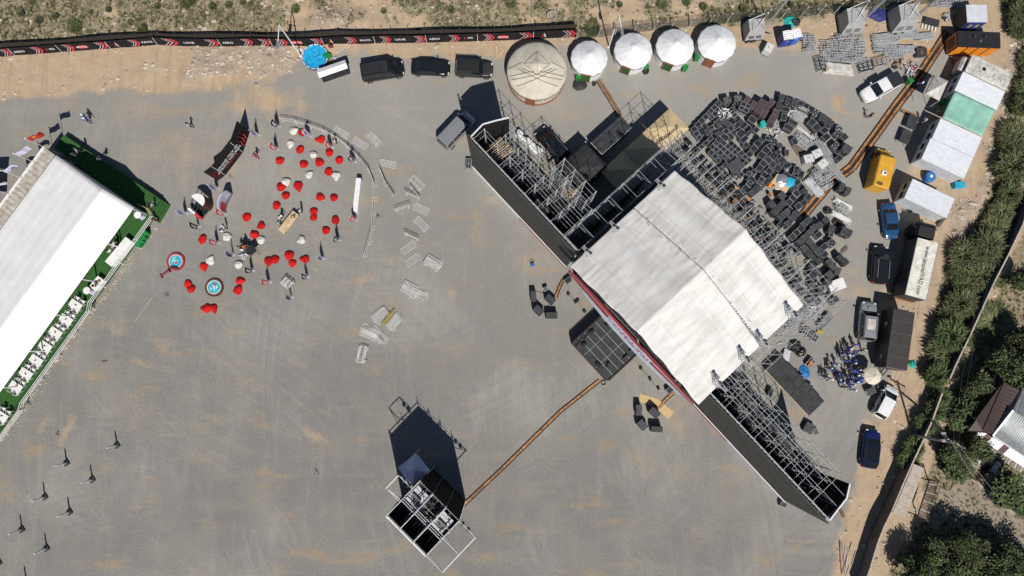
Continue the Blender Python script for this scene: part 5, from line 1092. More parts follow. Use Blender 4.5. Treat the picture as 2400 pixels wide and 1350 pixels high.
q.build('curved_wall', ds_)
q = MB('black'); q.box((0, -.1, .06), (1.9, 1.6, .1)); q.build('floor_mat', ds_)
q = MB('steel_dark')
for x in (-.6, 0, .45): q.bar((x, .5, 2.2), (x, -.9, 1.2), .06)
q.build('strut', ds_)
q = MB('white'); q.box((-.15, -.95, .6), (1.1, .3, 1.15)); q.build('front_counter', ds_); q = MB('banner_red'); q.box((.75, -.95, .6), (.68, .3, 1.15)); q.build('red_counter', ds_)
wtb = thing('wooden_table', 'long pale plywood table with red and pink things on it, beside the bean bags', 'table', G(676, 521, .75)-Vector((0, 0, .75)), ang(33, -45))
q = MB('plywood'); q.box((0, 0, .75), (2.95, .95, .05)); q.build('tabletop', wtb)
for sx in (-1.3, 1.3):
 for sy in (-.38, .38): q = MB('plywood'); q.bar((sx, sy, 0), (sx, sy, .72), .08); q.build('leg', wtb)
for (x, y, m_, lb) in ((-.0, .05, 'cloth_red', 'red cloth ring lying on the middle of the wooden table'), (-.95, .1, 'cloth_lilac', 'pink and white cloth ring on the near end of the wooden table')):
 q = MB(m_)
 for k in range(7): a = k*.9; q.rbox((.17*cos(a), .17*sin(a), .02), (.13, .07, .03), .03, rz=a*1.3)
 tag(ob('cloth_ring', q.mesh('cloth_ring'), None, Matrix.Rotation(ang(33, -45), 4, 'Z') @ Vector((x, y, .777))+wtb.location), lb, 'craft item')
q = MB('cable'); r = random.Random(4)
for k in range(9): q.bar((r.uniform(-.35, .35), r.uniform(-.3, .3), .03), (r.uniform(-.4, .4), r.uniform(-.35, .35), .05), .045)
tag(ob('tool_pile', q.mesh('tool_pile'), None, Matrix.Rotation(ang(33, -45), 4, 'Z') @ Vector((.95, 0, .777))+wtb.location), 'heap of dark tools at the far end of the wooden table', 'tools')
wc = thing('tall_counter', 'long narrow bright white counter standing upright inside the barrier line', 'counter', G(839, 459, .5)-Vector((0, 0, .5)), ang(-8, 90))
q = MB('white'); q.box((0, 0, .55), (4.1, .52, 1.1)); q.build('front_panel', wc); q = MB('white'); q.box((0, 0, 1.13), (4.15, .6, .05)); q.build('worktop', wc)
def trampoline(px, py, lb, fig):
 t = thing('round_trampoline', lb, 'trampoline', G(px, py)); q = MB('red_fascia' if not fig else 'plum_fascia'); q.lathe([(.82, .14), (.86, .19), (1.1, .19), (1.14, .12), (1.14, .0)], n=40, cap=False); q.build('rim_pad', t)
 q = MB('cloth_white'); q.lathe([(.76, .175), (.83, .175)], n=40, cap=False)
 for k in range(36): a = 2*pi*k/36; q.bar((.80*cos(a), .80*sin(a), .19), (.85*cos(a), .85*sin(a), .19), .035, .02)
 q.build('stitched_ring', t)
 if fig: q = MB('yellow'); q.lathe([(.86, .195), (.90, .195)], n=40, cap=False); q.build('yellow_ring', t)
 q = MB('aqua'); q.lathe([(.0, .15), (.78, .15)], n=40, cap=False); q.build('mat', t)
 r = random.Random(px)
 for m_, n_ in ((('banner_red', 4), ('cloth_white', 7), ('orange', 2)) if not fig else (('cloth_white', 7), ('pale_blue', 5), ('red', 4))):
  q = MB(m_)
  for k in range(n_):
   a = r.uniform(0, 6.28); d_ = r.uniform(0, .45); cx, cy = d_*cos(a), d_*sin(a); w_, h_ = r.uniform(.1, .34), r.uniform(.03, .09); an = .8 if not fig else 1.5+r.uniform(-.5, .5)
   z = .155+.002*k+(.015 if m_ in ('banner_red', 'red') else 0); q.add([(cx+(x*w_)*cos(an)-(y*h_)*sin(an), cy+(x*w_)*sin(an)+(y*h_)*cos(an), z) for x, y in ((-1, 0), (-.3, -1), (1, -.2), (.3, 1))], [(0, 1, 2, 3)])
  q.build('mat_print', t)
 q = MB('steel_dark')
 for k in range(6): a = k*1.047; q.bar((1.05*cos(a), 1.05*sin(a), 0), (1.05*cos(a), 1.05*sin(a), .15), .06)
 q.build('leg', t); return t
t1 = trampoline(413, 613, 'round trampoline with a red rim and orange mat picture, its lower edge folded', False); trampoline(503, 673.5, 'round trampoline with a dark red rim, yellow ring and blue mat picture', True)
q = MB('rubber'); q.add([(-.72, -.80, .22), (.5, -1.0, .22), (.35, -.72, .34), (-.1, -.62, .36), (-.5, -.66, .34)], [(0, 1, 2, 3, 4)]); o = q.build('folded_edge', t1); o.modifiers.new('thickness', 'SOLIDIFY').thickness = .03
db = thing('balance_bar', 'dull red beam with black end feet lying left of the upper trampoline', 'beam', G(389, 641), ang(26, -20)); q = MB('red_fascia'); q.bar((-.55, 0, .22), (.55, 0, .22), .16, .1); q.build('beam', db)
for x in (-.58, .58): q = MB('black'); q.box((x, 0, .12), (.12, .5, .24)); q.build('foot', db)
cr = thing('slatted_crate', 'white slatted crate under the lowest white feather flag', 'crate', G(674, 664, .5)-Vector((0, 0, .5)), ang(26, 20))
for k in range(6): q = MB('cloth_white'); q.bar((-.6, -.45+.18*k, .8), (.6, -.45+.18*k, .8), .06, .04); q.build('slat', cr)
for k in range(3): q = MB('cloth_white'); q.bar((-.55+.55*k, -.5, .85), (-.55+.55*k, .5, .85), .06, .04); q.build('slat', cr)
for x in (-.6, .6):
 for y in (-.48, .48): q = MB('cloth_white'); q.bar((x, y, 0), (x, y, .8), .06); q.build('leg', cr)
bt_ = thing('camera_reflector', 'square black reflector on a tripod beside the camera crew', 'reflector', G(601, 592), .7)
q = MB('black'); q.box((0, .1, 1.45), (.95, .95, .04)); q.build('panel', bt_)
for k in range(3): a = k*2.09+1; q = MB('steel_dark'); q.tube((0, 0, 1.4), (.55*cos(a), .55*sin(a), 0), .025); q.build('leg', bt_)
q = MB('case_grey'); q.rbox((0, 0, .12), (.62, .62, .22), .08); pbm = q.mesh('base'); q = MB('plastic_black'); q.rbox((0, 0, .25), (.36, .36, .05), .08); pb2 = q.mesh('base_plate')
mk('wrap', (.62, .63, .65), .35, 0, .15, 8)
def wrapm(seed):
 q = MB('wrap'); n = 10; K = 14; vs = []
 for k in range(K+1):
  z = .25+2.0*k/K; r_ = .11*(1-.35*k/K)+.03*noise.noise((seed, k*1.3, 0))
  for i in range(n): a = 2*pi*i/n; rr_ = r_*(1+.25*noise.noise((cos(a)*2, sin(a)*2, k*.9+seed))); vs.append((rr_*cos(a)+.05*noise.noise((k*.5, seed, 3)), rr_*sin(a), z))
 q.add(vs, [(k*n+i, k*n+(i+1) % n, (k+1)*n+(i+1) % n, (k+1)*n+i) for k in range(K) for i in range(n)]+[tuple(K*n+i for i in range(n))]); return q.mesh('wrapped_post', True)
WP = [(275, 1044, 'topmost wrapped post on a dark base, on the open lower left gravel'), (157, 1085, 'wrapped post on a dark base, second from the top'), (217, 1124, 'wrapped post on a dark base, third from the top, right column'), (106, 1165, 'wrapped post on a dark base, fourth from the top, left column'), (164, 1200, 'wrapped post on a dark base, fifth from the top, right column'), (52, 1241, 'wrapped post on a dark base, leftmost fully visible one'), (110, 1285, 'wrapped post on a dark base, lowest fully visible one'), (-2, 1319, 'wrapped post cut off by the left edge, near the corner'), (62, 1362, 'wrapped post below the bottom edge, only its shadow in view')]
for i, (px, py, lb) in enumerate(WP):
 t = thing('wrapped_post', lb, 'post', G(px, py), radians(35), 'wrapped posts on the lower left gravel'); ob('base', pbm, t); ob('base_plate', pb2, t); o = ob('post', wrapm(i*3.1), t)
q = MB('plywood'); q.path([tuple(G(x, y)+Vector((0, 0, .02))) for x, y in ((366, 690), (352, 702), (343, 718), (332, 730), (324, 745), (316, 754))], .025); tag(q.build('rope'), 'pale rope lying curved on the gravel near the terrace', 'rope')
q = MB('cable'); q.path([tuple(G(x, y)+Vector((0, 0, .02))) for x, y in ((1205, 465), (1160, 500), (1133, 545), (1128, 600), (1140, 655), (1180, 705), (1230, 755), (1290, 810), (1350, 860), (1420, 905), (1500, 950), (1600, 1000), (1660, 1020))], .011); q.mats = ['tarp_pale']; tag(q.build('layout_rope'), 'thin pale rope laid in a wide curve in front of the stage', 'rope')
q = MB('cable'); q.path([tuple(G(x, y)+Vector((0, 0, .03))) for x, y in ((736, 1112), (742, 1104), (739, 1098), (748, 1108), (744, 1114))], .03); tag(q.build('wire_scrap'), 'small bent scrap of wire alone on the gravel, lower middle', 'scrap')
r = random.Random(12)
for px, py, lb in ((244, 847, 'dark stain-like clump of weed on the gravel below the terrace'), (136, 1015, 'dry dark weed clump near the lower left posts'), (392, 688, 'dark weed clump right of the pale rope'), (540, 414, 'round brown clod beside the media wall'), (886, 504, 'dark weed clump right of the barrier line')):
 q = MB('hair' if 'clod' not in lb else 'bark')
 for k in range(26): x, y = r.gauss(0, .16), r.gauss(0, .16); q.lathe([(r.uniform(.02, .07), 0), (.01, r.uniform(.03, .08))], (x, y, 0), n=5)
 tag(ob('weed_clump', q.mesh('weed_clump'), None, G(px, py)), lb, 'weed')
FP = [(-330, 166), (0, 133), (110, 125), (220, 117), (300, 111), (370, 105), (425, 108), (520, 109), (640, 109), (760, 107), (880, 102), (1000, 100), (1120, 97), (1200, 94), (1350, 87)]
FH, FLEAN = 1.45, .3
fpw = [GG(*p) for p in FP]
bf_ = thing('banner_fence', 'long black banner fence with red chevrons and sponsor lettering along the upper dirt verge', 'fence')
seg = []; acc = [fpw[0]]
tot = 0
for a, b in zip(fpw, fpw[1:]):
 n = max(1, round((b-a).length/2.35))
 for k in range(n): acc.append(a+(b-a)*((k+1)/n))
acc = [Vector((p.x, p.y, gz(p.x, p.y))) for p in acc]
words = [('MOTUL', 'plate'), ('A', 'mark'), ('FAVO.', 'w'), ('UAVB', 'w'), ('AERO', 'w'), ('KPFS', 'rw')]
for i, (a, b) in enumerate(zip(acc, acc[1:])):
 d = (b-a).normalized(); n = Vector((-d.y, d.x, 0)); top = n*FLEAN; L_ = (b-a).length; an = atan2(d.y, d.x)
 q = MB('banner_black'); z0 = a.z-.05
 q.add([a+Vector((0, 0, -.05)), b+Vector((0, 0, -.05)), b+top+Vector((0, 0, FH)), a+top+Vector((0, 0, FH))], [(0, 1, 2, 3)]); o = q.build('banner', bf_); o.modifiers.new('thickness', 'SOLIDIFY').thickness = .02
 tilt = atan2(FH, FLEAN); up = (top+Vector((0, 0, FH))).normalized(); out = d.cross(up).normalized()
 if out.y > 0: out = -out
 P = lambda u_, v_, e=.035: a+d*(L_*u_)+(top+Vector((0, 0, FH)))*v_+out*e
 k = i % 2
 if k == 0 or i % 9 == 5:
  for j, m_ in enumerate(('banner_pink', 'banner_pink', 'banner_red')):
   q = MB(m_); x = .34+.15*j; w_ = (.05, .06, .13)[j]
   q.add([P(x, .94), P(x+w_, .94), P(x+.24+w_, .5), P(x+w_, .06), P(x, .06), P(x+.24, .5)], [(0, 1, 2, 5), (5, 2, 3, 4)]); q.build('chevron', o)
 else:
  wd, st_ = words[(i//2) % 6]; c = P(.5, .5, .05); rot = (tilt, 0, an)
  if st_ == 'plate':
   q = MB('banner_red'); q.add([P(.24, .3), P(.76, .3), P(.76, .7), P(.24, .7)], [(0, 1, 2, 3)]); q.build('sign_plate', o); lettering(wd, .42, 'cloth_white', o, P(.5, .5, .06), rot)
  elif st_ == 'mark': q = MB('cloth_white'); q.add([P(.5, .8), P(.6, .25), P(.54, .25), P(.5, .5)], [(0, 3, 2, 1)]); q.m('banner_red').add([P(.5, .8), P(.5, .5), P(.40, .22), P(.36, .22)], [(0, 3, 2, 1)]); q.build('emblem', o)
  elif st_ == 'rw': lettering('K', .5, 'banner_red', o, P(.28, .5, .05), rot); lettering('PFS', .45, 'cloth_white', o, P(.58, .5, .05), rot)
  else: lettering(wd, .48, 'cloth_white', o, c, rot, 1.1)
 q = MB('steel_dark'); q.tube(a+n*.85+Vector((0, 0, -.1)), a+n*.85+Vector((0, 0, 2.15)), .045, 5); q.bar(a+n*.85+Vector((0, 0, 1.7)), a+top*.9+Vector((0, 0, 1.7)), .04); q.build('post', bf_)
 q = MB('mesh_black'); a1, b1 = a+n*.82, b+n*.82; a1.z = gz(a1.x, a1.y); b1.z = gz(b1.x, b1.y)
 q.add([a1, b1, b1+Vector((0, 0, 1.6+.12*sin(i))), a1+Vector((0, 0, 1.6+.12*sin(i-1)))], [(0, 1, 2, 3)]); o = q.build('shade_net', bf_); o.modifiers.new('thickness', 'SOLIDIFY').thickness = .015
 if i % 3 == 0: q = MB('cloth_white'); q.bar(P(0, .03, .04), P(0, .97, .04), .05, .02); q.build('cable_tie_strip', bf_)
wf_ = thing('wire_fence', 'green wire fence with leaning white posts behind the white yurts and generators', 'fence')
wp = [(1350, 92), (1400, 88), (1440, 82), (1485, 76), (1530, 72), (1572, 67), (1615, 63), (1660, 58), (1702, 54), (1750, 48), (1790, 45), (1830, 43), (1875, 40), (1915, 36), (1955, 31), (2000, 27), (2045, 22), (2090, 17), (2140, 12), (2190, 7), (2250, 2)]
pw = [GG(*p) for p in wp]
for i, (a, b) in enumerate(zip(pw, pw[1:])):
 d = (b-a).normalized(); n = Vector((-d.y, d.x, 0)); q = MB('white'); q.bar(a+Vector((0, 0, -.1)), a+n*.2+d*.25+Vector((0, 0, 2.1)), .09); q.build('post', wf_)
 q = MB('mesh_green'); L_ = (b-a).length
 for k in range(int(L_/.16)): p = a+d*.16*k; q.bar(p+Vector((0, 0, .1)), p+n*.1+Vector((0, 0, 1.9)), .022)
 for k in range(10): z = .1+.2*k; q.bar(a+n*.05*z+Vector((0, 0, z)), b+n*.05*z+Vector((0, 0, z)), .022)
 q.build('wire_panel', wf_)
def yurt(px, py, r, wall_h, roof_h, mat, lb, door_a, doorm, big=False):
 p = G(px, py, wall_h); p.z = 0; t = thing('yurt', lb, 'yurt', p); n = 56
 q = MB(mat); q.lathe([(r*.985, 0), (r, wall_h*.5), (r*.99, wall_h)], n=n, cap=False); q.build('wall', t, smooth=True)
 q = MB(mat); sd_ = px*.01
 pf = [(r*1.035, wall_h-.10), (r*1.03, wall_h+.02)]+[(r*(1-u_)*1.02+.0, wall_h+roof_h*(u_**(.9 if not big else .82))) for u_ in (.08, .18, .3, .45, .6, .72, .82, .90, .96)]+[(0, wall_h+roof_h*1.0)]
 fold = lambda a, z: 1+(.012*sin(a*14+sd_)+.01*noise.noise((cos(a)*6, sin(a)*6, z*2+sd_)))*(1 if not big else .25)
 q.lathe(pf, n=96, cap=False, fn=fold); q.build('roof', t, smooth=True)
 q = MB('ornament' if big else 'ornament')
 bz0, bz1 = (wall_h-.62, wall_h-.12) if big else (wall_h-.42, wall_h-.10)
 m_ = 44 if big else 34
 for k in range(m_):
  a = 2*pi*k/m_; rr_ = r*1.0+.035
  for s_, e in ((0, 1), (1, 0)):
   a2 = a+2*pi/m_*.42; P1 = (rr_*cos(a), rr_*sin(a), bz0+(bz1-bz0)*s_); P2 = (rr_*cos(a2), rr_*sin(a2), bz0+(bz1-bz0)*e); q.bar(P1, P2, .03, .07)
  am = a+2*pi/m_*.7; q.box((rr_*cos(am), rr_*sin(am), (bz0+bz1)/2), (.05, .12 if big else .08, .16), rz=am)
  if big: q.box((rr_*cos(a), rr_*sin(a), bz0-.45), (.05, .1, .12), rz=a)
 for z in (bz0-.06, bz1+.05): q.lathe([(r*1.0+.03, z), (r*1.0+.03, z+.035)], n=n, cap=False)
 q.build('ornament_band', t)
 if big: q = MB('wood_brown'); q.lathe([(r*1.0, 0), (r*1.015, 0.02), (r*1.012, .32), (r*.99, .34)], n=n, cap=False); q.build('base_band', t)
 c, s_ = cos(door_a), sin(door_a); dr = thing('x', '', '') if False else None
 q = MB(doorm); T = Matrix.Translation((r*1.01*c, r*1.01*s_, 0)) @ Matrix.Rotation(door_a, 4, 'Z'); q.T = T; q.box((0, 0, .95), (.1, 1.0 if big else .95, 1.85)); d_ = q.build('door', t)
 q = MB('wood_brown'); q.T = T
 for y in (-.52, .52): q.box((.03, y, .98), (.14, .09, 1.95))
 q.box((.03, 0, 1.93), (.16, 1.15, .1)); q.build('frame', d_)
 q = MB(mat if not big else 'yurt_cream'); q.lathe([(r*.2, wall_h+roof_h*.86), (r*.12, wall_h+roof_h*.96), (0, wall_h+roof_h*1.015)], n=18, cap=False); q.build('crown_cap', t, smooth=True)
 return t, p
yb, ybp = yurt(1258, 165, 3.55, 2.3, 1.7, 'yurt_cream', 'large cream felt yurt with dark rope lattice on its roof', radians(-102), 'wood_brown', True)
def rz(x, y, e=.035): u_ = 1-hypot(x, y)/(3.55*1.02); return 2.3+1.7*max(u_, 0)**.82+e
q = MB('rope')
def rope(f, n=22): pts = [(x, y, rz(x, y)) for x, y in (f(k/n) for k in range(n+1)) if hypot(x, y) < 3.5]; q.path(pts, .035, 4)
for s_ in (-1, 1):
 rope(lambda t, s_=s_: (s_*(-3.3+2.95*t), -.85+.12*t-.0*t*t)); rope(lambda t, s_=s_: (s_*(-3.1+5.0*t), -1.3+(-.05+.9*t*t)*1.4*t)); rope(lambda t, s_=s_: (s_*(-2.6+4.9*t), -2.1+.25*t+1.7*t*t)); rope(lambda t, s_=s_: (s_*(-3.4+1.7*t), .1+.55*t))
q.build('roof_rope', yb)
q = MB('yurt_cream'); q.add([(0, 1.95, rz(0, 1.95, .06)), (-1.6, .35, rz(-1.6, .35, .06)), (-.8, -.45, rz(-.8, -.45, .09)), (-.05, -1.15, rz(-.05, -1.15, .06)), (.75, -.4, rz(.75, -.4, .09)), (1.55, .3, rz(1.55, .3, .06)), (0, .1, rz(0, .1, .16))], [(0, 1, 6), (1, 2, 6), (2, 3, 6), (3, 4, 6), (4, 5, 6), (5, 0, 6)]); o = q.build('roof_flap', yb); o.modifiers.new('thickness', 'SOLIDIFY').thickness = .03
q = MB('rope'); F_ = [(0, 1.95), (-1.6, .35), (-.05, -1.15), (1.55, .3), (0, 1.95)]
for (x0, y0), (x1, y1) in zip(F_, F_[1:]): q.path([(x0+(x1-x0)*k/8, y0+(y1-y0)*k/8, rz(x0+(x1-x0)*k/8, y0+(y1-y0)*k/8, .075)) for k in range(9)], .022, 4)
q.path([(0, 1.95-3.1*k/8, rz(0, 1.95-3.1*k/8, .12)) for k in range(9)], .02, 4); q.build('flap_cord', yb)
for px, py, r, dm, da, lb in ((1381, 136, 2.2, 'green_carpet', -100, 'white yurt next to the large cream one, leftmost of the four white yurts'), (1484, 119, 2.28, 'green_carpet', -112, 'second white yurt from the cream one, with a black bag at its side'), (1582, 110, 2.28, 'green_carpet', -110, 'third white yurt from the cream one, with an open dark green door'), (1680, 101, 2.3, 'wood_brown', -110, 'white yurt with a brown wooden door, rightmost of the four')): yurt(px, py, r, 1.9, 1.25, 'yurt_white', lb, radians(da), dm)
for px, py, lb in ((1355, 183, 'green wheelie bin left of the door of the leftmost white yurt'), (1513, 158, 'green wheelie bin at the right side of the second white yurt'), (1605, 160, 'green wheelie bin at the right side of the third white yurt'), (1633, 136, 'green wheelie bin between the third and fourth white yurts')): bin_(px, py, rp.uniform(0, 1.5), lb, 'green bins beside the yurts')
def heap(px, py, rad, h, mat, lb, name, cat, seed=0, sx=1., rz_=0., z=0): 
 q = MB(mat); N = 20
 q.grid(lambda u_, v_: ((lambda a, d_: (rad*sx*d_*cos(a)*(1+.22*noise.noise((cos(a)*1.5, sin(a)*1.5, seed))), rad*d_*sin(a)*(1+.22*noise.noise((cos(a)*1.5, sin(a)*1.5, seed+3))), max(0, h*(1-d_**2)*(.75+.6*noise.noise((d_*cos(a)*3.2, d_*sin(a)*3.2, seed))))))(2*pi*u_, v_)), 28, 9)
 return tag(ob(name, q.mesh(name, True), None, GG(px, py)+Vector((0, 0, .01+z)), rz_), lb, cat)
heap(1513, 165, .5, .5, 'bag_black', 'shiny black rubbish bag beside the second white yurt', 'rubbish_bag', 'bag', 3)
heap(1358, 199, .75, .18, 'tarp_black', 'crumpled black sheeting on the gravel below the leftmost white yurt', 'black_sheeting', 'sheeting', 5, 1.3); heap(1392, 196, .38, .12, 'cable', 'small tangle of black cable beside the crumpled sheeting', 'cable_tangle', 'cable', 8, .8)
def lamp_post(px, py, ad, lb, h=8.4, arm=3.2):
 p = GG(px, py); t = thing('street_lamp', lb, 'street lamp', p); q = MB('white'); q.tube((0, 0, 0), (0, 0, h), .10, 8, .06); q.lathe([(.2, 0), (.2, .06)], n=8); q.build('pole', t)
 q = MB('white'); e = Vector((cos(ad)*arm, sin(ad)*arm, h-.05)); q.tube((0, 0, h), e, .05, 6); q.build('arm', t); q = MB('alu'); q.bar(e-Vector((0, 0, .02)), e+Vector((cos(ad)*.9, sin(ad)*.9, -.02)), .34, .12); q.build('lamp_head', t); return t
lamp_post(705, 131, ang(-2, 45), 'white street lamp beside the blue pool, its arm bent over the fence', 8.2, 1.9); lamp_post(1427, 110, ang(5, 30), 'white street lamp between the first two white yurts', 8.3, 1.6)
pl = thing('paddling_pool', 'round bright blue paddling pool with a white and navy rim beside the fence', 'pool', G(741, 137)); q = MB('tarp_navy'); q.lathe([(1.62, 0), (1.65, .5), (1.56, .54)], n=36, cap=False); q.build('wall', pl)
q = MB('cloth_white')
for k in range(14): a = 2*pi*k/14; q.lathe([(.07, 0), (.07, .06)], (1.6*cos(a), 1.6*sin(a), .52), n=6); q.bar((1.6*cos(a), 1.6*sin(a), .54), (1.6*cos(a+.3), 1.6*sin(a+.3), .54), .08)
q.build('rim', pl); q = MB('pool_blue'); q.grid(lambda u_, v_: (1.57*v_*cos(2*pi*u_), 1.57*v_*sin(2*pi*u_), .36+.09*noise.noise((v_*cos(2*pi*u_)*5, v_*sin(2*pi*u_)*5, 2))+.05*noise.noise((v_*cos(2*pi*u_)*12, v_*sin(2*pi*u_)*12, 7))+.1*v_**4), 40, 12); q.build('liner', pl, smooth=True)
aw = thing('shade_awning', 'white rectangular awning with one creased half, beside the blue pool', 'awning', G(779, 162, 2)-Vector((0, 0, 2)), ang(72, -26))
q = MB('white'); q.slab([(-1.85, 0, 2.35), (1.85, 0, 2.35), (1.85, .58, 2.05), (-1.85, .58, 2.05)], .03); q.build('roof_sheet', aw); q = MB('yurt_white'); q.slab([(-1.85, -.58, 2.1), (1.85, -.58, 2.1), (1.85, -.002, 2.35), (-1.85, -.002, 2.35)], .03); q.build('roof_sheet', aw)
q = MB('tarp_black'); q.box((0, .1, 1.0), (3.5, .9, 1.9)); q.build('side_cloth', aw)
gm = thing('putting_mat', 'small green artificial turf mat hanging over the pool edge', 'mat', G(768, 131, .6)-Vector((0, 0, .0)), .4); q = MB('green_bin'); q.add([(-.45, .45, 0), (.1, .5, .02), (.45, .1, .03), (.35, -.5, .0), (-.2, -.25, .05), (-.45, .0, .04)], [(0, 5, 4, 3, 2, 1)]); o = q.build('mat', gm); gm.location.z = .58; o.modifiers.new('thickness', 'SOLIDIFY').thickness = .02
heap(785, 137, .22, .35, 'cloth_lilac', 'small white bundle beside the green mat at the pool', 'bundle', 'bag', 2); heap(777, 146, .32, .3, 'brass', 'small yellow bundle beside the white awning', 'bundle', 'bag', 6); heap(703, 116, .3, .3, 'cloth_white', 'white sack beside the street lamp at the pool', 'sack', 'bag', 4)
sg = thing('notice_board', 'small dull red notice board at the foot of the black banner fence', 'sign', GG(778, 115)); q = MB('red_fascia'); q.box((0, 0, .7), (.55, .06, .6)); q.build('board', sg); q = MB('steel_dark'); q.bar((-.2, .05, 0), (-.2, .05, .9), .05); q.bar((.2, .05, 0), (.2, .05, .9), .05); q.build('leg', sg)
q = MB('plywood')
for k, (x0, y0, x1, y1) in enumerate(((690, 108, 722, 112), (1160, 140, 1180, 118), (1163, 108, 1164, 132))): q.v = []; q.f = []; q.k = []; q.bar(GG(x0, y0)+Vector((0, 0, .06)), GG(x1, y1)+Vector((0, 0, .1)), .16, .06); tag(ob('wooden_board', q.mesh('wooden_board')), ('pale wooden board lying left of the blue pool', 'pale wooden board lying diagonally left of the cream yurt', 'thin wooden board lying upright beside the cream yurt')[k], 'board')
q = MB('concrete'); q.lathe([(.62, 0), (.62, .5), (.5, .5), (.5, .05)], n=20); tag(ob('concrete_ring', q.mesh('concrete_ring'), None, GG(1292, 42)), 'round concrete ring half sunk in the scrub above the fence', 'concrete ring')
def light_tower(px, py, w_, d_, h_, rz_, mast, lb, braces=True):
 p = GG(px, py); t = thing('light_tower', lb, 'generator', p, rz_)
 q = MB('gen_grey'); q.add([(-w_/2, -d_/2, .55), (w_/2, -d_/2, .55), (w_/2, d_/2, .55), (-w_/2, d_/2, .55), (-w_*.42, -d_*.26, h_), (w_*.42, -d_*.26, h_), (w_*.42, d_*.46, h_), (-w_*.42, d_*.46, h_)], [(3, 2, 1, 0), (4, 5, 6, 7), (0, 1, 5, 4), (1, 2, 6, 5), (2, 3, 7, 6), (3, 0, 4, 7)]); q.build('housing', t)
 for x in (-w_*.21, w_*.2):
  z1 = .55+(h_-.55)*.45; z0 = .55+(h_-.55)*.2; q = MB('gen_dark')
  for k in range(5): z = z0+(z1-z0)*k/4; f = (z-.55)/(h_-.55); y = -d_/2+d_*.24*f-.015; q.bar((x-w_*.15, y, z), (x+w_*.15, y, z), .03, .05)
  q.build('grille', t)
 q = MB('gen_dark'); q.box((0, 0, .42), (w_*1.05, d_*1.02, .22)); q.build('chassis', t)
 for x in (-w_*.3, 0): wheel_part(t, x, -d_/2-.05, .32, .2, 10)
 for x in (-w_*.3, 0): wheel_part(t, x, d_/2+.05, .32, .2, 10)
 q = MB('white')
 q.bar((-w_*.42, d_*.4, h_+.02), (w_*.62, d_*.7, h_+.5), .06); q.bar((-w_*.1, -d_*.2, h_+.02), (w_*.62, d_*.65, h_+.5), .06); q.build('stay', t)
 q = MB('galv')
 m0 = Vector((w_*.55, d_*.05, .6)); m1 = m0+Vector((0, 0, mast))
 for dx, dy in ((-.14, -.14), (.14, -.14), (.14, .14), (-.14, .14)): q.tube(m0+Vector((dx, dy, 0)), m1+Vector((dx*.6, dy*.6, 0)), .035, 5)
 k = 0.
 while k < mast-.4: q.bar(m0+Vector((-.14, -.14, k)), m0+Vector((.14, -.14, k+.4)), .03); q.bar(m0+Vector((.14, .14, k)), m0+Vector((-.14, .14, k+.4)), .03); k += .4
 q.build('mast', t)
 for x in (-.55, .0, .55): q = MB('alu'); q.box((m1.x+x, m1.y, m1.z+.1), (.48, .24, .34)); q.build('floodlight', t)
 q = MB('gen_dark'); q.bar((w_/2, 0, .45), (w_/2+1.1, -.3, .4), .1); q.build('drawbar', t)
 if braces: q = MB('gen_dark'); q.bar((-w_*.3, -d_*.26, h_+.015), (-w_*.16, d_*.46, h_+.015), .05, .02); q.bar((-.02, d_*.46, h_+.015), (w_*.40, -d_*.2, h_+.015), .05, .02); q.build('roof_strap', t)
light_tower(1761, 80, 2.3, 2.1, 2.1, .08, 7.6, 'grey light tower generator right of the rightmost white yurt'); light_tower(1986, 62, 2.6, 2.6, 2.5, .1, 7.2, 'grey light tower generator left of the violet sheet, above the scaffold piles'); light_tower(2105, 56, 2.8, 2.8, 2.6, .1, 7.0, 'grey light tower generator right of the violet sheet')
def toilet(px, py, rz_, m_, lb):
 t = thing('portable_toilet', lb, 'toilet', GG(px, py), rz_, 'blue portable toilets'); q = MB(m_); q.box((0, 0, 1.05), (1.1, 1.1, 2.1)); q.build('cabin', t); q = MB('white'); q.grid(lambda u_, v_: (-.58+1.16*u_, -.58+1.16*v_, 2.13+.16*sin(pi*u_)+.02*sin(v_*25)), 8, 16); o = q.build('roof', t); o.modifiers.new('thickness', 'SOLIDIFY').thickness = .04
 q = MB(m_); q.box((0, -.565, .98), (.75, .03, 1.8)); d_ = q.build('door', t); q = MB('white'); q.lathe([(.09, 0), (.09, .02)], n=8); T = Matrix.Translation((.0, -.59, 1.7)) @ Matrix.Rotation(pi/2, 4, 'X'); q.v = [tuple(T @ Vector(v_)) for v_ in q.v]; q.build('door_sign', d_)
toilet(1831, 101, .12, 'toilet_navy', 'dark blue portable toilet with white roof, left of the pair'); toilet(1852, 97, .28, 'toilet_blue', 'bright blue portable toilet with white roof, right of the pair')
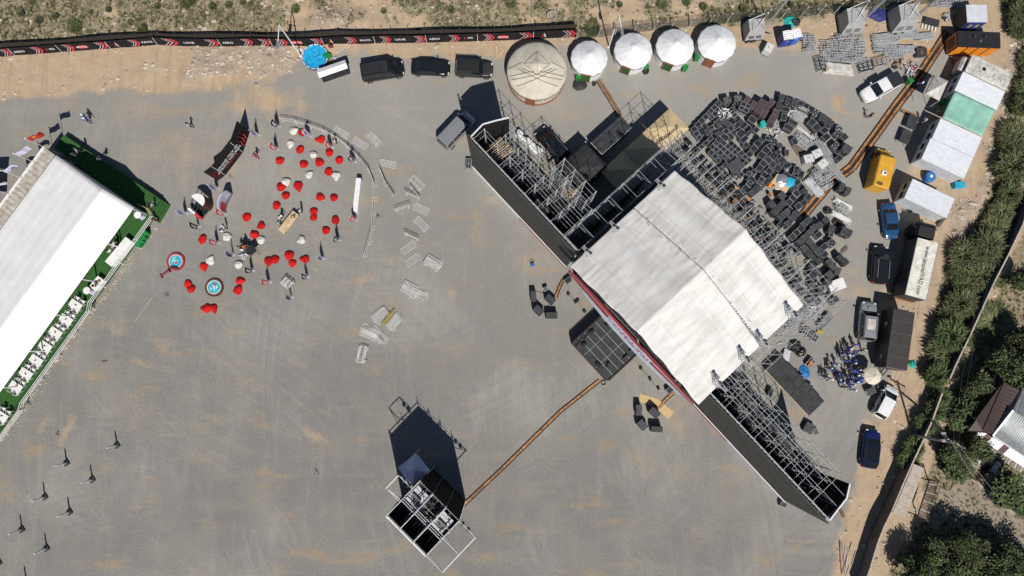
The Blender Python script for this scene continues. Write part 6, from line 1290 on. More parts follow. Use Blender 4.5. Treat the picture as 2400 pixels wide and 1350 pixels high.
def ibc(px, py, rz_, lb, z=0., h=1.05, grp='white liquid tanks'):
 p = GG(px, py) if z == 0 else G(px, py, z); t = thing('liquid_tank', lb, 'tank', p, rz_, grp); q = MB('ibc'); q.rbox((0, 0, .15+h/2), (1.15, .98, h), .1, b=.06); q.build('bottle', t); q = MB('galv')
 for k in range(6): x = -.55+.22*k; q.bar((x, -.51, .15), (x, -.51, h+.12), .03); q.bar((x, .51, .15), (x, .51, h+.12), .03)
 for z_ in (.2, .6, h+.1): q.bar((-.58, -.51, z_), (.58, -.51, z_), .03); q.bar((-.58, .51, z_), (.58, .51, z_), .03); q.bar((-.58, -.5, z_), (-.58, .5, z_), .03); q.bar((.58, -.5, z_), (.58, .5, z_), .03)
 q.bar((-.2, -.5, h+.17), (-.2, .5, h+.17), .05, .02); q.bar((.2, -.5, h+.17), (.2, .5, h+.17), .05, .02); q.build('cage', t); q = MB('lamp_red'); q.lathe([(.08, 0), (.07, .05)], (0, .1, h+.15), n=10); q.build('filler_cap', t); q = MB('pallet_grey'); q.box((0, 0, .07), (1.2, 1.0, .13)); q.build('pallet', t)
ibc(1795, 121, ang(12, -22), 'white liquid tank with red cap below the first light tower')
heap(1852, 50, .9, .45, 'teal', 'heap of green and black rubbish bags at the fence, above the blue toilets', 'rubbish_heap', 'rubbish', 9); heap(1868, 50, .45, .5, 'bag_black', 'black bag on the right of the green rubbish heap', 'rubbish_bag', 'bag', 11); q = MB('case_grey'); q.rbox((0, 0, .45), (.6, 1.0, .06), .1); tag(ob('discarded_panel', q.mesh('discarded_panel'), None, GG(1862, 57), .6), 'grey panel thrown on the rubbish heap above the toilets', 'panel')
heap(2060, 33, .95, .3, 'tarp_navy', 'crumpled violet-blue sheet between two light towers', 'tarpaulin', 'sheet', 12, 1.5)
def box_thing(name, cat, lb, px, py, ztop, dx, dy, L_, W_, H_, mats, z0=.15):
 p = G(px, py, ztop); p.z = 0; t = thing(name, lb, cat, p, ang(dx, dy)); q = MB(mats[0]); q.box((0, 0, z0+(H_-z0)/2), (L_, W_, H_-z0)); q.build('body', t); q = MB(mats[1]); q.box((0, 0, H_+.03), (L_+.04, W_+.04, .06)); q.build('roof', t); return t
t = box_thing('equipment_container', 'container', 'grey roofed container with a navy end panel, beside the upper right verge', 2289, 32, 2.5, 1, 0, 2.5, 2.2, 2.5, ('gen_dark', 'corr_white')); q = MB('toilet_navy'); q.box((.1, -1.12, 1.5), (1.9, .05, 1.7)); q.build('end_panel', t)
for x in (-.35, .5): q = MB('yellow'); q.box((x, -1.16, 1.6), (.4, .03, .6)); q.build('warning_plate', t)
og = box_thing('generator_set', 'generator', 'big orange and black generator set at the upper right', 2295, 92, 2.5, 1, .04, 5.2, 2.0, 2.4, ('gen_dark', 'black'))
for i in range(4): q = MB('orange'); q.box((-1.95+1.3*i, -1.03, 1.25), (1.12, .05, 2.0)); q.build('side_door', og)
q = MB('orange'); q.box((-2.63, 0, 1.25), (.05, 1.7, 2.0)); o = q.build('end_panel', og); q = MB('rust'); q.box((-2.66, 0, 1.3), (.03, 1.3, 1.5)); q.build('grille', o)
for x in (-.6, .7): q = MB('gen_dark'); q.lathe([(.16, 0), (.16, .25)], (x, .35, 2.46), n=10); q.build('exhaust', og)
q = MB('alu'); q.box((.2, -.2, 2.5), (.15, .25, .05)); q.build('lifting_eye', og); q = MB('steel_dark')
for x in (-1.2, 1.4): q.bar((x, -1, 2.48), (x, 1, 2.48), .05, .03)
q.build('roof_seam', og)
def quad_box(name, cat, lb, cs, h, wall, roof, ribs=0, rib_dir=0):
 P = [G(x, y, h) for x, y in cs]; c = sum(P, Vector())/4; ux = ((P[1]-P[0])+(P[2]-P[3])).normalized(); rz_ = atan2(ux.y, ux.x); c.z = 0
 L_ = ((P[1]-P[0]).length+(P[2]-P[3]).length)/2; W_ = ((P[3]-P[0]).length+(P[2]-P[1]).length)/2; t = thing(name, lb, cat, c, rz_); q = MB(wall); q.box((0, 0, .1+(h-.2)/2), (L_-.12, W_-.12, h-.2)); q.build('wall', t)
 if ribs:
  for i in range(ribs): q = MB(roof); w2 = W_/ribs if rib_dir == 0 else L_/ribs; o0 = -(W_ if rib_dir == 0 else L_)/2+w2*i
  n = ribs
  for i in range(n):
   q = MB(roof)
   if rib_dir == 0: y = -W_/2+W_*i/n; s_ = W_/n; q.slab([(-L_/2, y, h-.05), (L_/2, y, h-.05), (L_/2, y+s_*.45, h+.03), (-L_/2, y+s_*.45, h+.03)], .03); q.slab([(-L_/2, y+s_*.45, h+.03), (L_/2, y+s_*.45, h+.03), (L_/2, y+s_*.98, h-.05), (-L_/2, y+s_*.98, h-.05)], .03)
   q.build('roof_sheet', t)
 else: q = MB(roof); q.rbox((0, 0, h-.04), (L_, W_, .12), .2); q.build('roof', t)
 return t, L_, W_
ot, L_, W_ = quad_box('old_caravan', 'caravan', 'long dirty white old caravan with roof hatches, above the white cabins', [(2284.6, 129.6), (2374, 173), (2357.7, 212), (2256.6, 163.8)], 2.5, 'trailer_white', 'trailer_white')
for x, y, s_ in ((.9, -.1, .5), (1.9, -.4, .42)): q = MB('tarp_pale'); q.rbox((x, y, 2.56), (s_, s_, .1), .06); q.build('roof_hatch', ot)
q = MB('black'); q.lathe([(.28, 0), (.2, .06)], (-.7, .1, 2.52), n=6); q.build('roof_patch', ot); q = MB('trailer_white'); q.rbox((-L_/2-.3, 0, 1.3), (.7, W_-.3, 1.5), .3, b=.25); q.build('nose', ot)
def cabin(cs, lb, grp, ribs=16, win=True):
 t, L_, W_ = quad_box('site_cabin', 'cabin', lb, cs, 2.7, 'cabin_wall', 'corr_white', ribs, 0); t['group'] = grp
 if win:
  for y in (-W_*.22, W_*.25):
   q = MB('glass'); q.box((-L_/2+.045, y, 1.5), (.05, .8, .8)); o = q.build('window', t); q = MB('white'); q.box((-L_/2+.02, y, 1.93), (.06, .95, .08)); q.box((-L_/2+.02, y, 1.07), (.06, .95, .08)); q.build('frame', o)
 return t, L_, W_
CG = 'white corrugated site cabins'
cabin([(2256.6, 167), (2358, 213.6), (2334, 258.7), (2239.5, 210.5)], 'white corrugated cabin between the old caravan and the green awning', CG, 18)
cabin([(2206.8, 277.4), (2301.7, 321), (2283, 369), (2183.4, 322.5)], 'white corrugated cabin directly below the green awning', CG, 18)
cabin([(2183.4, 323.5), (2283, 370), (2258, 417.5), (2158.5, 370.8)], 'white corrugated cabin lowest of the joined row, above the blue barrel', CG, 18)
lc, L_, W_ = cabin([(2140, 419), (2238, 464), (2219, 512), (2119.6, 462.6)], 'white corrugated cabin standing alone above the blue saloon', CG, 18)
P = [G(x, y, 2.75) for x, y in ((2238, 213.6), (2333, 257), (2301.7, 319.4), (2208, 275.8))]; ga_ = thing('green_awning', 'pale green cloth awning spanning the gap between two white cabins', 'awning'); q = MB('awning_green')
q.grid(lambda u_, v_: tuple((P[0]*(1-u_)+P[1]*u_)*(1-v_)+(P[3]*(1-u_)+P[2]*u_)*v_+Vector((0, 0, -.12*sin(pi*v_)+.02*sin(u_*30)))), 20, 12); o = q.build('cloth', ga_, smooth=True); o.modifiers.new('thickness', 'SOLIDIFY').thickness = .03
q = MB('white')
for k in range(4): q.bar((P[k].x, P[k].y, 0), (P[k].x, P[k].y, 2.7), .08)
q.build('post', ga_)
P = [G(x, y, 2.5) for x, y in ((2191, 175), (2222, 190), (2201.5, 236), (2169, 220))]; c = sum(P, Vector())/4; pc = thing('popup_canopy', 'pale square pop-up canopy on thin legs beside the white cabins', 'canopy'); q = MB('tarp_pale'); ap = c+Vector((0, 0, .75))
for k in range(4): q.v = []; q.f = []; q.k = []; q.slab([P[k], P[(k+1) % 4], ap], .02); q.build('roof_panel', pc)
for k in range(4): q = MB('white'); q.bar((P[k].x, P[k].y, 0), P[k], .05); q.build('leg', pc)
q = MB('tarp_black'); q.bar((P[0].x*.97+c.x*.03, P[0].y*.97+c.y*.03, 2.35), (P[3].x*.97+c.x*.03, P[3].y*.97+c.y*.03, 2.35), .03, .3); q.build('valance', pc)
for i, (px, py) in enumerate(((2138, 286), (2123, 320))):
 t = thing('black_table', ('black tarpaulin-topped table, the upper of two beside the cabins', 'black tarpaulin-topped table, the lower of two beside the cabins')[i], 'table', G(px, py, .8)-Vector((0, 0, .8)), ang(13, -30)); q = MB('deck_worn'); q.box((0, 0, .78), (1.75, 1.2, .05)); q.build('tabletop', t)
 for x in (-.8, .8):
  for y in (-.5, .5): q = MB('galv'); q.bar((x, y, 0), (x, y, .75), .05); q.build('leg', t)
def barrel(px, py, m_, lb, r_=.42, h=.95, lid='white'):
 t = thing('barrel', lb, 'barrel', GG(px, py)); q = MB(m_); q.lathe([(r_*.93, 0), (r_, .08), (r_, h*.33), (r_*1.05, h*.35), (r_, h*.37), (r_, h*.66), (r_*1.05, h*.68), (r_, h*.7), (r_, h*.92), (r_*.85, h)], n=20); q.build('drum', t, smooth=False); q = MB(lid); q.lathe([(r_*.3, h), (r_*.3, h+.05)], n=10); q.build('lid', t)
barrel(2171, 418, 'tarp_blue', 'big blue barrel with white lid between two cabins', .62, 1.0); q = MB('tarp_cyan'); q.rbox((0, 0, .4), (1.35, .75, .8), .12); bx = thing('blue_tank', 'flat bright blue tank lying right of the blue barrel', 'tank', G(2242, 436), .05); o = q.build('tank', bx); q = MB('yellow'); q.bar((.1, -.1, .83), (.4, .15, .83), .06); q.build('cap', bx)
barrel(2205, 143 if False else 243, 'green_bin', 'green drum at the foot of the pale canopy', .35, .8, 'green_bin'); bin_(2228, 215, 1., 'dark green bin in the shade between canopy and cabin', 'bins at the cabins'); bin_(2130, 192, .5, 'bright green bin behind the white pickup', 'bins at the cabins')
for px, py, lb in ((2186, 252, 'pale bucket on the ground below the pale canopy'), (2195, 262, 'small pale bucket nearest the green awning edge')): q = MB('tarp_pale'); q.lathe([(.16, 0), (.2, .3)], n=12); tag(ob('bucket', q.mesh('bucket'), None, G(px, py)), lb, 'bucket')
sp_ = thing('solar_panel', 'dark solar panel leaning at the end of the lone white cabin', 'panel', GG(2205, 520), ang(20, -24)); q = MB('gen_grey'); q.add([(-.8, -.25, .1), (.8, -.25, .1), (.8, .2, .6), (-.8, .2, .6)], [(0, 1, 2, 3)]); o = q.build('panel', sp_); o.modifiers.new('thickness', 'SOLIDIFY').thickness = .04
for k in range(4): q = MB('steel_dark'); q.add([(-.75+.38*k, -.22, .145), (-.42+.38*k, -.22, .145), (-.42+.38*k, .17, .605), (-.75+.38*k, .17, .605)], [(0, 1, 2, 3)]); q.build('cell', o)
pt = thing('plywood_bench', 'low plywood workbench with dark tools along the lone white cabin', 'workbench', GG(2157, 497), ang(40, 22)); q = MB('plywood'); q.box((0, 0, .6), (1.6, .5, .04)); q.build('top', pt); q = MB('plywood'); q.box((-.6, 0, .29), (.06, .45, .57)); q.box((.6, 0, .29), (.06, .45, .57)); q.build('leg', pt)
heap(2133, 491, .4, .45, 'tarp_black', 'black heap against the lone white cabin', 'black_heap', 'rubbish', 15); heap(2163, 500, .22, .25, 'tarp_blue', 'small blue cloth heap by the plywood workbench', 'cloth_heap', 'cloth', 16)
q = MB('osb'); q.rbox((0, 0, .05), (1.0, .5, .08), .03); tag(ob('plywood_sheet', q.mesh('plywood_sheet'), None, GG(2196, 514), ang(18, -8)), 'small plywood sheet on the ground beside the solar panel', 'board')
heap(2138, 853, .55, .4, 'teal', 'heap of green and blue netting at the end of the brown trailer', 'netting_heap', 'netting', 17, .8); heap(2131, 850, .25, .45, 'green_bin', 'bright green bundle on the left of the netting heap', 'bundle', 'bag', 18)
ps = thing('parasol', 'cream eight-sided parasol beside the crowd and the brown trailer', 'parasol', G(2047, 882, 2.3)-Vector((0, 0, 2.3))); n = 8
q = MB('parasol')
for k in range(n):
 a, b_ = 2*pi*k/n+.2, 2*pi*(k+1)/n+.2; q.v = []; q.f = []; q.k = []; q.slab([(1.03*cos(a), 1.03*sin(a), 2.15), (1.03*cos(b_), 1.03*sin(b_), 2.15), (0, 0, 2.55)], .015); q.build('cloth_panel', ps)
q = MB('tarp_pale')
for k in range(n): a = 2*pi*k/n+.2; q.bar((0, 0, 2.555), (1.04*cos(a), 1.04*sin(a), 2.155), .025, .015)
q.build('rib', ps); q = MB('galv'); q.tube((0, 0, 0), (0, 0, 2.6), .03, 6); q.lathe([(.25, 0), (.25, .08)], n=12); q.build('pole', ps)
q = MB('steel_dark'); q.rbox((0, 0, .72), (1.15, .85, .05), .05); ct_ = thing('camping_table', 'dark rectangular table between the parasol and the white hatchback', 'table', G(2035, 916), ang(20, -8)); q.build('tabletop', ct_)
for x in (-.5, .5):
 for y in (-.35, .35): q = MB('galv'); q.bar((x, y, 0), (x, y, .7), .04); q.build('leg', ct_)
for px, py, m_, lb in ((2052, 905, 'steel_dark', 'dark camping chair between parasol and white hatchback'), (2063, 915, 'alu_pale', 'pale camping chair against the white hatchback'), (2049, 921, 'black', 'small black stool at the corner of the dark table')):
 t = thing('camping_chair', lb, 'chair', G(px, py), rp.uniform(0, 6)); q = MB(m_); q.rbox((0, 0, .42), (.45, .45, .05), .06); q.build('seat', t); q = MB(m_); q.box((0, .24, .66), (.45, .04, .45)); q.build('backrest', t)
 for x in (-.2, .2): q = MB('galv'); q.bar((x, -.2, 0), (x, .2, .42), .03); q.bar((x, .2, 0), (x, -.2, .42), .03); q.build('leg', t)
_cm = {}
def case_meshes(t, w_, d_, h_):
 k = (t, round(w_, 2), round(d_, 2), round(h_, 2))
 if k in _cm: return _cm[k]
 x, y = w_/2, d_/2; out = []
 if t in 'em':
  q = MB('case_black'); q.box((0, 0, .10+(h_-.10)/2), (w_-.03, d_-.03, h_-.10)); out.append(('case_body', q.mesh('case_body')))
  q = MB('case_edge'); e = .034
  for z in (h_-.0, h_-.32, .12):
   for s_ in (-1, 1): q.bar((-x, s_*(y-e/2), z), (x, s_*(y-e/2), z), e, e*.9); q.bar((s_*(x-e/2), -y+e, z), (s_*(x-e/2), y-e, z), e, e*.9)
  for sx in (-1, 1):
   for sy in (-1, 1): q.bar((sx*(x-e/2), sy*(y-e/2), .12), (sx*(x-e/2), sy*(y-e/2), h_), e)
  out.append(('edge_trim', q.mesh('edge_trim')))
  if t == 'm':
   q = MB('alu')
   for px_, py_ in ((-.5, -.5), (.5, -.5), (.5, .5), (-.5, .5), (0, 0)): q.rbox((px_*x*1.2, py_*y*1.2, h_+.025), (.16, .16, .05), .03)
   out.append(('wheel_dish', q.mesh('wheel_dish')))
 elif t == 'k':
  q = MB('case_grey'); q.rbox((0, 0, .09+(h_-.24)/2), (w_-.02, d_-.02, h_-.24), .04); out.append(('case_body', q.mesh('case_body')))
  q = MB('case_grey'); q.rbox((0, 0, h_-.08), (w_, d_, .16), .05, b=.025); out.append(('case_lid', q.mesh('case_lid')))
  q = MB('galv'); q.box((0, -y-.01, h_-.16), (.12, .03, .1)); q.box((-x*.7, y*.8, h_+.003), (.05, .05, .01)); q.box((x*.75, -y*.75, h_+.003), (.04, .04, .01)); out.append(('latch', q.mesh('latch')))
 elif t == 'p':
  q = MB('case_purple'); q.rbox((0, 0, .05+(h_-.05)/2), (w_, d_, h_-.05), .05, b=.04); out.append(('speaker_cover', q.mesh('speaker_cover')))
  q = MB('black'); q.box((0, 0, h_+.004), (.035, d_*.96, .012)); q.box((0, -d_/2-.01, h_*.5), (w_*.5, .03, .1)); out.append(('cover_seam', q.mesh('cover_seam')))
 elif t == 'c':
  q = MB('cover_grey'); q.rbox((0, 0, h_/2), (w_, d_, h_), .12, b=.1); out.append(('cloth_cover', q.mesh('cloth_cover')))
  q = MB('black'); q.bar((-x*.8, -y-.01, h_*.5), (x*.8, -y-.01, h_*.5), .03); out.append(('cover_strap', q.mesh('cover_strap')))
 elif t == 'g':
  q = MB('case_black'); q.box((0, 0, .06+(h_-.06)/2), (w_-.03, d_-.03, h_-.08)); out.append(('case_body', q.mesh('case_body'))); q = MB('alu_pale')
  for s_ in (-1, 0, 1): q.bar((-x, s_*(y-.02), h_-.03), (x, s_*(y-.02), h_-.03), .045); q.bar((s_*(x-.02), -y, h_-.03), (s_*(x-.02), y, h_-.03), .045)
  for z in (.15, .45, .75):
   if z < h_-.1:
    for s_ in (-1, 1): q.bar((-x, s_*(y), z), (x, s_*y, z), .04)
  out.append(('edge_trim', q.mesh('edge_trim')))
 _cm[k] = out; return out
PLACED = []; NC = [0]
LAB = {'e': ('black flight case with pale metal edges in the packed field behind the stage', 'edged flight cases packed behind the stage'), 'k': ('plain black flight case with no metal edging in the field behind the stage', 'plain black flight cases packed behind the stage'),
 'p': ('purple brown padded speaker cover split by a dark seam, among the cases', 'purple brown covered speakers behind the stage'), 'm': ('black flight case with bright castor dishes on its lid', 'flight cases with castor dishes'), 'c': ('case under a crumpled grey-brown cover at the top of the case field', 'covered cases'), 'g': ('', '')}
def case(px, py, w_, d_, rot, t='e', h_=None, lb=None, real=False):
 """w_, d_ in photo pixels, rot in image degrees (clockwise)"""
 h_ = h_ or {'e': .85, 'k': 1.05, 'p': 1.5, 'm': .9, 'c': 1.2, 'g': 1.0}[t]
 f = 84/(84-h_)*19.3; W_, D_ = round(w_/f*1.03*20)/20, round(d_/f*1.03*20)/20; hh = round(h_, 1)
 p = G(px, py, hh); p.z = rp.uniform(0, .012)
 o = thing('speaker_stack' if t == 'p' else 'flight_case', lb or LAB[t][0], 'speaker' if t == 'p' else 'flight case', p, radians(-rot), LAB[t][1] or None)
 for nm, me in case_meshes(t, W_, D_, hh): ob(nm, me, o)
 PLACED.append((px, py, max(w_, d_)*.5, min(w_, d_)*.5)); NC[0] += 1; return o
TH = -41
A0 = lambda X, Y: (1620+X/10, 200+Y/10); B0 = lambda X, Y: (1780+X/10, 200+Y/10); C0 = lambda X, Y: (1580+X/10, 325+Y/10); D0 = lambda X, Y: (1780+X/10, 325+Y/10); F0 = lambda X, Y: (1800+X/10, 440+Y/10); G0 = lambda X, Y: (1760+X/10, 560+Y/10)
for X_, Y_, w_, d_, a, t in ((640, 420, 15, 10, -38, 'e'), (540, 520, 12, 11, TH, 'e'), (740, 500, 14, 12, -48, 'e'), (465, 600, 12, 10, TH, 'e'), (630, 585, 12, 12, TH, 'e'), (400, 665, 8, 9, TH, 'e'), (350, 730, 14, 12, TH, 'e'), (560, 665, 12, 12, TH, 'e'), (490, 745, 8, 9, TH, 'e'), (250, 830, 13, 12, -38, 'e'), (160, 920, 14, 12, -37, 'e'), (315, 955, 13, 11, -37, 'e'), (75, 1030, 14, 12, TH, 'e'),
  (125, 1130, 12, 11, TH, 'e'), (250, 1085, 13, 19, -28, 'e'), (190, 1220, 11, 10, -35, 'e'), (370, 1090, 12, 17, -25, 'k'), (490, 1000, 13, 12, -36, 'e'), (580, 955, 11, 12, -36, 'e'), (510, 1070, 13, 10, -36, 'e'), (650, 890, 14, 14, -36, 'k'), (690, 1040, 14, 12, -36, 'e'), (820, 1080, 13, 12, -36, 'e'), (930, 1010, 12, 12, -36, 'e'), (790, 1210, 14, 19, -50, 'e'), (650, 1260, 14, 12, TH, 'e'), (630, 1130, 14, 13, -36, 'k'),
  (1010, 1110, 12, 11, -50, 'e'), (925, 1190, 10, 18, -30, 'e'), (960, 830, 13, 22, -48, 'e'), (1070, 945, 12, 13, -46, 'e'), (825, 880, 15, 22, -42, 'k'), (870, 745, 8, 10, -40, 'e'), (1020, 690, 10, 11, -44, 'e'), (1090, 760, 10, 11, -44, 'e'), (1160, 860, 12, 12, -36, 'k'), (1230, 950, 19, 12, -41, 'e'), (1320, 1015, 19, 12, -41, 'e'), (1380, 1085, 17, 10, -41, 'k'), (1175, 1130, 20, 18, -42, 'e'), (1240, 1255, 20, 13, -42, 'e'), (1525, 1040, 13, 13, -42, 'e'), (1790, 1240, 11, 9, 12, 'e'), (1630, 1285, 12, 12, -42, 'k'), (790, 650, 13, 16, -35, 'e'), (960, 600, 10, 15, -22, 'e'), (1040, 500, 8, 16, -32, 'e'), (1110, 440, 8, 9, 0, 'k')):
 case(*A0(X_, Y_), w_, d_, a, t)
case(*A0(1260, 510), 25, 22, 27, 'g', 1.4, 'silver-edged case stack with four dark quarters on top, beside the purple covers')
case(*A0(1440, 800), 19, 14, 36, 'e', 1.0, 'open-topped edged case below the purple covers')
for i, (X_, Y_, w_, d_, a) in enumerate(((850, 335, 20, 15, -7), (1105, 295, 20, 15, 0))): case(*A0(X_, Y_), w_, d_, a, 'c', 1.3, ('stained pale-topped covered case at the top of the case field, left of two', 'grey covered case at the top of the case field, right of two')[i])
PL = ['topmost by the grey covered case', 'right behind the four-quarter case', 'left of the long front pair', 'right of the long front pair', 'upper one above the front pair', 'small one at the far upper right', 'between the two upper ones', 'upper one of the wide pair at the right', 'lower one of the wide pair, with a white mark']
for i, (X_, Y_, w_, d_, a) in enumerate(((1330, 320, 15, 13, 33), (1460, 455, 14, 22, 33), (1595, 545, 16, 23, 31), (1715, 640, 16, 23, 31), (1675, 385, 17, 14, 30), (1895, 395, 14, 15, 38), (1805, 470, 16, 14, 38), (1985, 640, 21, 17, 19), (1900, 790, 21, 17, 28))): case(*A0(X_, Y_), w_, d_, a+(90 if i in (7, 8) else 0), 'p', 1.5, 'purple brown padded speaker cover, '+PL[i])
for X_, Y_, w_, d_, a, t in ((525, 290, 13, 18, 14, 'k'), (670, 365, 14, 18, 18, 'k'), (820, 405, 14, 18, 21, 'k'), (955, 445, 13, 17, 22, 'e'), (1090, 500, 13, 17, 25, 'e'), (1205, 560, 13, 16, 27, 'e'), (1320, 640, 12, 18, 28, 'm'), (1475, 735, 15, 17, 32, 'k'), (1600, 825, 16, 17, 36, 'k'), (1700, 890, 9, 14, 36, 'k'), (460, 485, 14, 18, 20, 'k'), (620, 560, 18, 11, 17, 'e'), (575, 740, 13, 17, 14, 'e'), (790, 870, 22, 11, 28, 'e'), (690, 990, 23, 12, 28, 'e'), (1240, 870, 17, 16, -40, 'e'), (1340, 985, 17, 16, -40, 'e'),
  (1530, 1055, 16, 15, -40, 'e'), (1565, 1205, 17, 16, -40, 'e'), (1870, 1010, 16, 11, 15, 'm'), (1845, 1115, 18, 14, -40, 'm'), (2000, 1205, 14, 15, -40, 'e')): case(*B0(X_, Y_), w_, d_, a, t, h_=1.15 if Y_ > 800 and t == 'e' else None)
for X_, Y_, w_, d_, a, t in ((830, 65, 12, 15, -22, 'e'), (645, 320, 9, 14, 0, 'e'), (520, 500, 17, 13, -27, 'e'), (650, 625, 18, 13, -23, 'e'), (865, 730, 12, 18, 17, 'e'), (980, 835, 12, 18, 27, 'e'), (640, 855, 17, 12, 35, 'e'), (780, 930, 15, 15, -42, 'e'), (890, 1025, 15, 15, -42, 'e'), (975, 1125, 15, 15, -42, 'e'), (880, 1280, 16, 16, -40, 'e'), (1050, 1225, 14, 14, -42, 'k'), (1850, 270, 17, 13, -38, 'e'), (1870, 460, 16, 13, -38, 'e'), (1780, 155, 18, 11, -38, 'm'),
  (430, 690, 16, 14, -50, 'e'), (310, 600, 15, 13, -50, 'e'), (325, 410, 15, 17, -52, 'e'), (205, 505, 15, 16, -50, 'e'), (100, 575, 15, 16, -50, 'e'), (160, 265, 15, 17, -50, 'e'), (55, 385, 15, 16, -50, 'e'), (15, 690, 15, 14, -50, 'e'), (225, 765, 15, 14, -50, 'e'), (120, 850, 15, 15, -50, 'e'), (60, 960, 14, 14, -50, 'e'), (150, 1010, 15, 14, -42, 'e'), (245, 925, 11, 11, -42, 'k'), (325, 845, 12, 12, -42, 'e'), (235, 170, 11, 10, -28, 'e'), (310, 265, 10, 9, -35, 'e'), (480, 160, 12, 11, -35, 'k'), (430, 320, 15, 13, -38, 'k'), (350, 60, 14, 16, -38, 'm'), (770, 1150, 14, 14, -42, 'k')): case(*D0(X_, Y_), w_, d_, a, t)
case(*D0(2055, 230), 22, 19, 35, 'k', 1.5, 'tall shiny black case standing at the right edge of the field')
for i, (X_, Y_) in enumerate(((1940, 1130), (2080, 1215))): case(*D0(X_, Y_), 13, 17, 27, 'k', 1.4, ('left one of two tall black cases alone beside the ramps', 'right one of two tall black cases alone beside the ramps')[i])
for X_, Y_, w_, d_ in ((980, 110, 12, 12), (1165, 110, 12, 12), (1080, 180, 12, 12), (900, 190, 12, 12), (1260, 180, 12, 12), (1420, 180, 12, 12), (990, 250, 12, 11), (1165, 250, 12, 12), (1340, 250, 12, 11), (1500, 250, 12, 12), (1080, 330, 12, 11), (1240, 330, 12, 11), (1420, 320, 12, 11), (1580, 345, 13, 12), (1180, 410, 12, 11), (1340, 400, 12, 11), (1660, 425, 12, 12), (1270, 500, 12, 11), (1760, 500, 11, 11), (870, 325, 12, 12), (960, 410, 12, 12), (1040, 510, 12, 12), (1680, 570, 12, 11), (1585, 650, 12, 11), (1505, 725, 12, 11), (1420, 815, 12, 12), (1770, 365, 15, 15), (1690, 150, 14, 12), (1960, 110, 17, 16), (1875, 225, 17, 16), (1580, 840, 11, 11), (1750, 820, 11, 11), (1870, 780, 11, 13)): case(*C0(X_, Y_), w_*.93, d_*.93, TH, 'e')
for X_, Y_, w_, d_, t in ((1810, 965, 16, 16, 'e'), (1780, 1060, 15, 15, 'e'), (1690, 1160, 15, 15, 'e'), (1830, 1270, 16, 16, 'k'), (1960, 1160, 17, 17, 'k')): case(*C0(X_, Y_), w_, d_, -38, t)
for X_, Y_, w_, d_, t in ((90, 380, 15, 17, 'k'), (265, 455, 15, 16, 'k'), (370, 355, 13, 16, 'k'), (165, 560, 16, 16, 'k'), (310, 680, 16, 16, 'k'), (425, 590, 14, 16, 'k'), (570, 710, 14, 16, 'k'), (660, 600, 14, 16, 'k'), (470, 840, 15, 16, 'k'), (510, 335, 15, 14, 'e'), (715, 430, 15, 14, 'e'), (840, 355, 15, 13, 'e'), (950, 220, 15, 13, 'e'), (515, 500, 11, 10, 'e'), (660, 135, 15, 15, 'e'), (590, 235, 15, 15, 'e'), (310, 870, 14, 13, 'e'), (775, 960, 14, 14, 'e'), (670, 1055, 14, 14, 'e'), (580, 1150, 14, 14, 'e'),
  (845, 850, 14, 15, 'k'), (960, 750, 14, 15, 'k'), (1080, 935, 15, 15, 'k'), (985, 1050, 15, 15, 'k'), (870, 1155, 15, 15, 'k'), (760, 1260, 15, 15, 'k'), (985, 1270, 15, 15, 'k'), (1215, 870, 14, 15, 'k'), (1360, 755, 14, 14, 'k'), (1185, 1105, 17, 13, 'e'), (330, 180, 16, 16, 'k')): case(*F0(X_, Y_), w_, d_, -39, t)
case(*F0(1480, 1085), 10, 11, 2, 'e', .9, 'small edged case tipped beside the cable heaps, alone on the gravel'); case(*F0(1500, 960), 15, 19, 18, 'k', 1.2, 'dark rounded case behind the small edged one at the right')
for i, (X_, Y_) in enumerate(((1790, 1010), (1900, 1060))): case(*F0(X_, Y_), 13, 18, 29, 'k', 1.4, ('left one of two tall black cases below the brown cable heap', 'right one of two tall black cases below the brown cable heap')[i])
for X_, Y_, w_, d_, a, t in ((1250, 205, 15, 15, -42, 'k'), (1485, 190, 15, 15, -40, 'k'), (1350, 310, 15, 15, -40, 'k'), (1580, 310, 15, 15, -40, 'k'), (1440, 430, 14, 15, -40, 'k'), (1600, 510, 16, 14, -40, 'k'), (1440, 640, 14, 13, -38, 'k'), (1850, 545, 15, 15, -30, 'k'), (1935, 660, 15, 14, -30, 'k'), (2040, 745, 13, 17, 25, 'k'), (1560, 770, 14, 15, -38, 'k'), (1440, 880, 12, 18, -38, 'k'), (1850, 840, 16, 18, -38, 'k'), (1820, 1000, 15, 14, -38, 'k'), (1640, 1150, 15, 14, -38, 'k'), (2095, 435, 14, 14, -38, 'k'), (2215, 540, 15, 15, -38, 'k'), (1720, 185, 17, 13, -36, 'e'), (1730, 365, 16, 12, -36, 'e'), (1900, 90, 16, 17, -38, 'm'), (1080, 120, 16, 14, -42, 'e'), (1150, 290, 13, 12, -42, 'e'), (770, 340, 14, 12, -42, 'e'), (890, 190, 13, 13, -42, 'e'), (1650, 1260, 14, 13, -38, 'k')): case(*G0(X_, Y_), w_, d_, a, t)
case(1957, 703, 18, 13, -38, 'k', 1.2, 'dark flight case with a scuffed round mark, lowest of the field'); case(1904, 667, 15, 12, -38, 'e')
FILL = [(1612, 322), (1650, 305), (1682, 330), (1700, 380), (1726, 420), (1750, 462), (1790, 520), (1830, 580), (1880, 640), (1918, 680), (1935, 710), (1905, 722), (1860, 672), (1800, 600), (1740, 520), (1690, 455), (1640, 392), (1604, 350)]
def pin(x, y, P):
 r = False; n = len(P)
 for i in range(n):
  (x0, y0), (x1, y1) = P[i], P[(i+1) % n]
  if (y0 > y) != (y1 > y) and x < (x1-x0)*(y-y0)/(y1-y0)+x0: r = not r
 return r
ca, sa = cos(radians(TH)), sin(radians(TH))
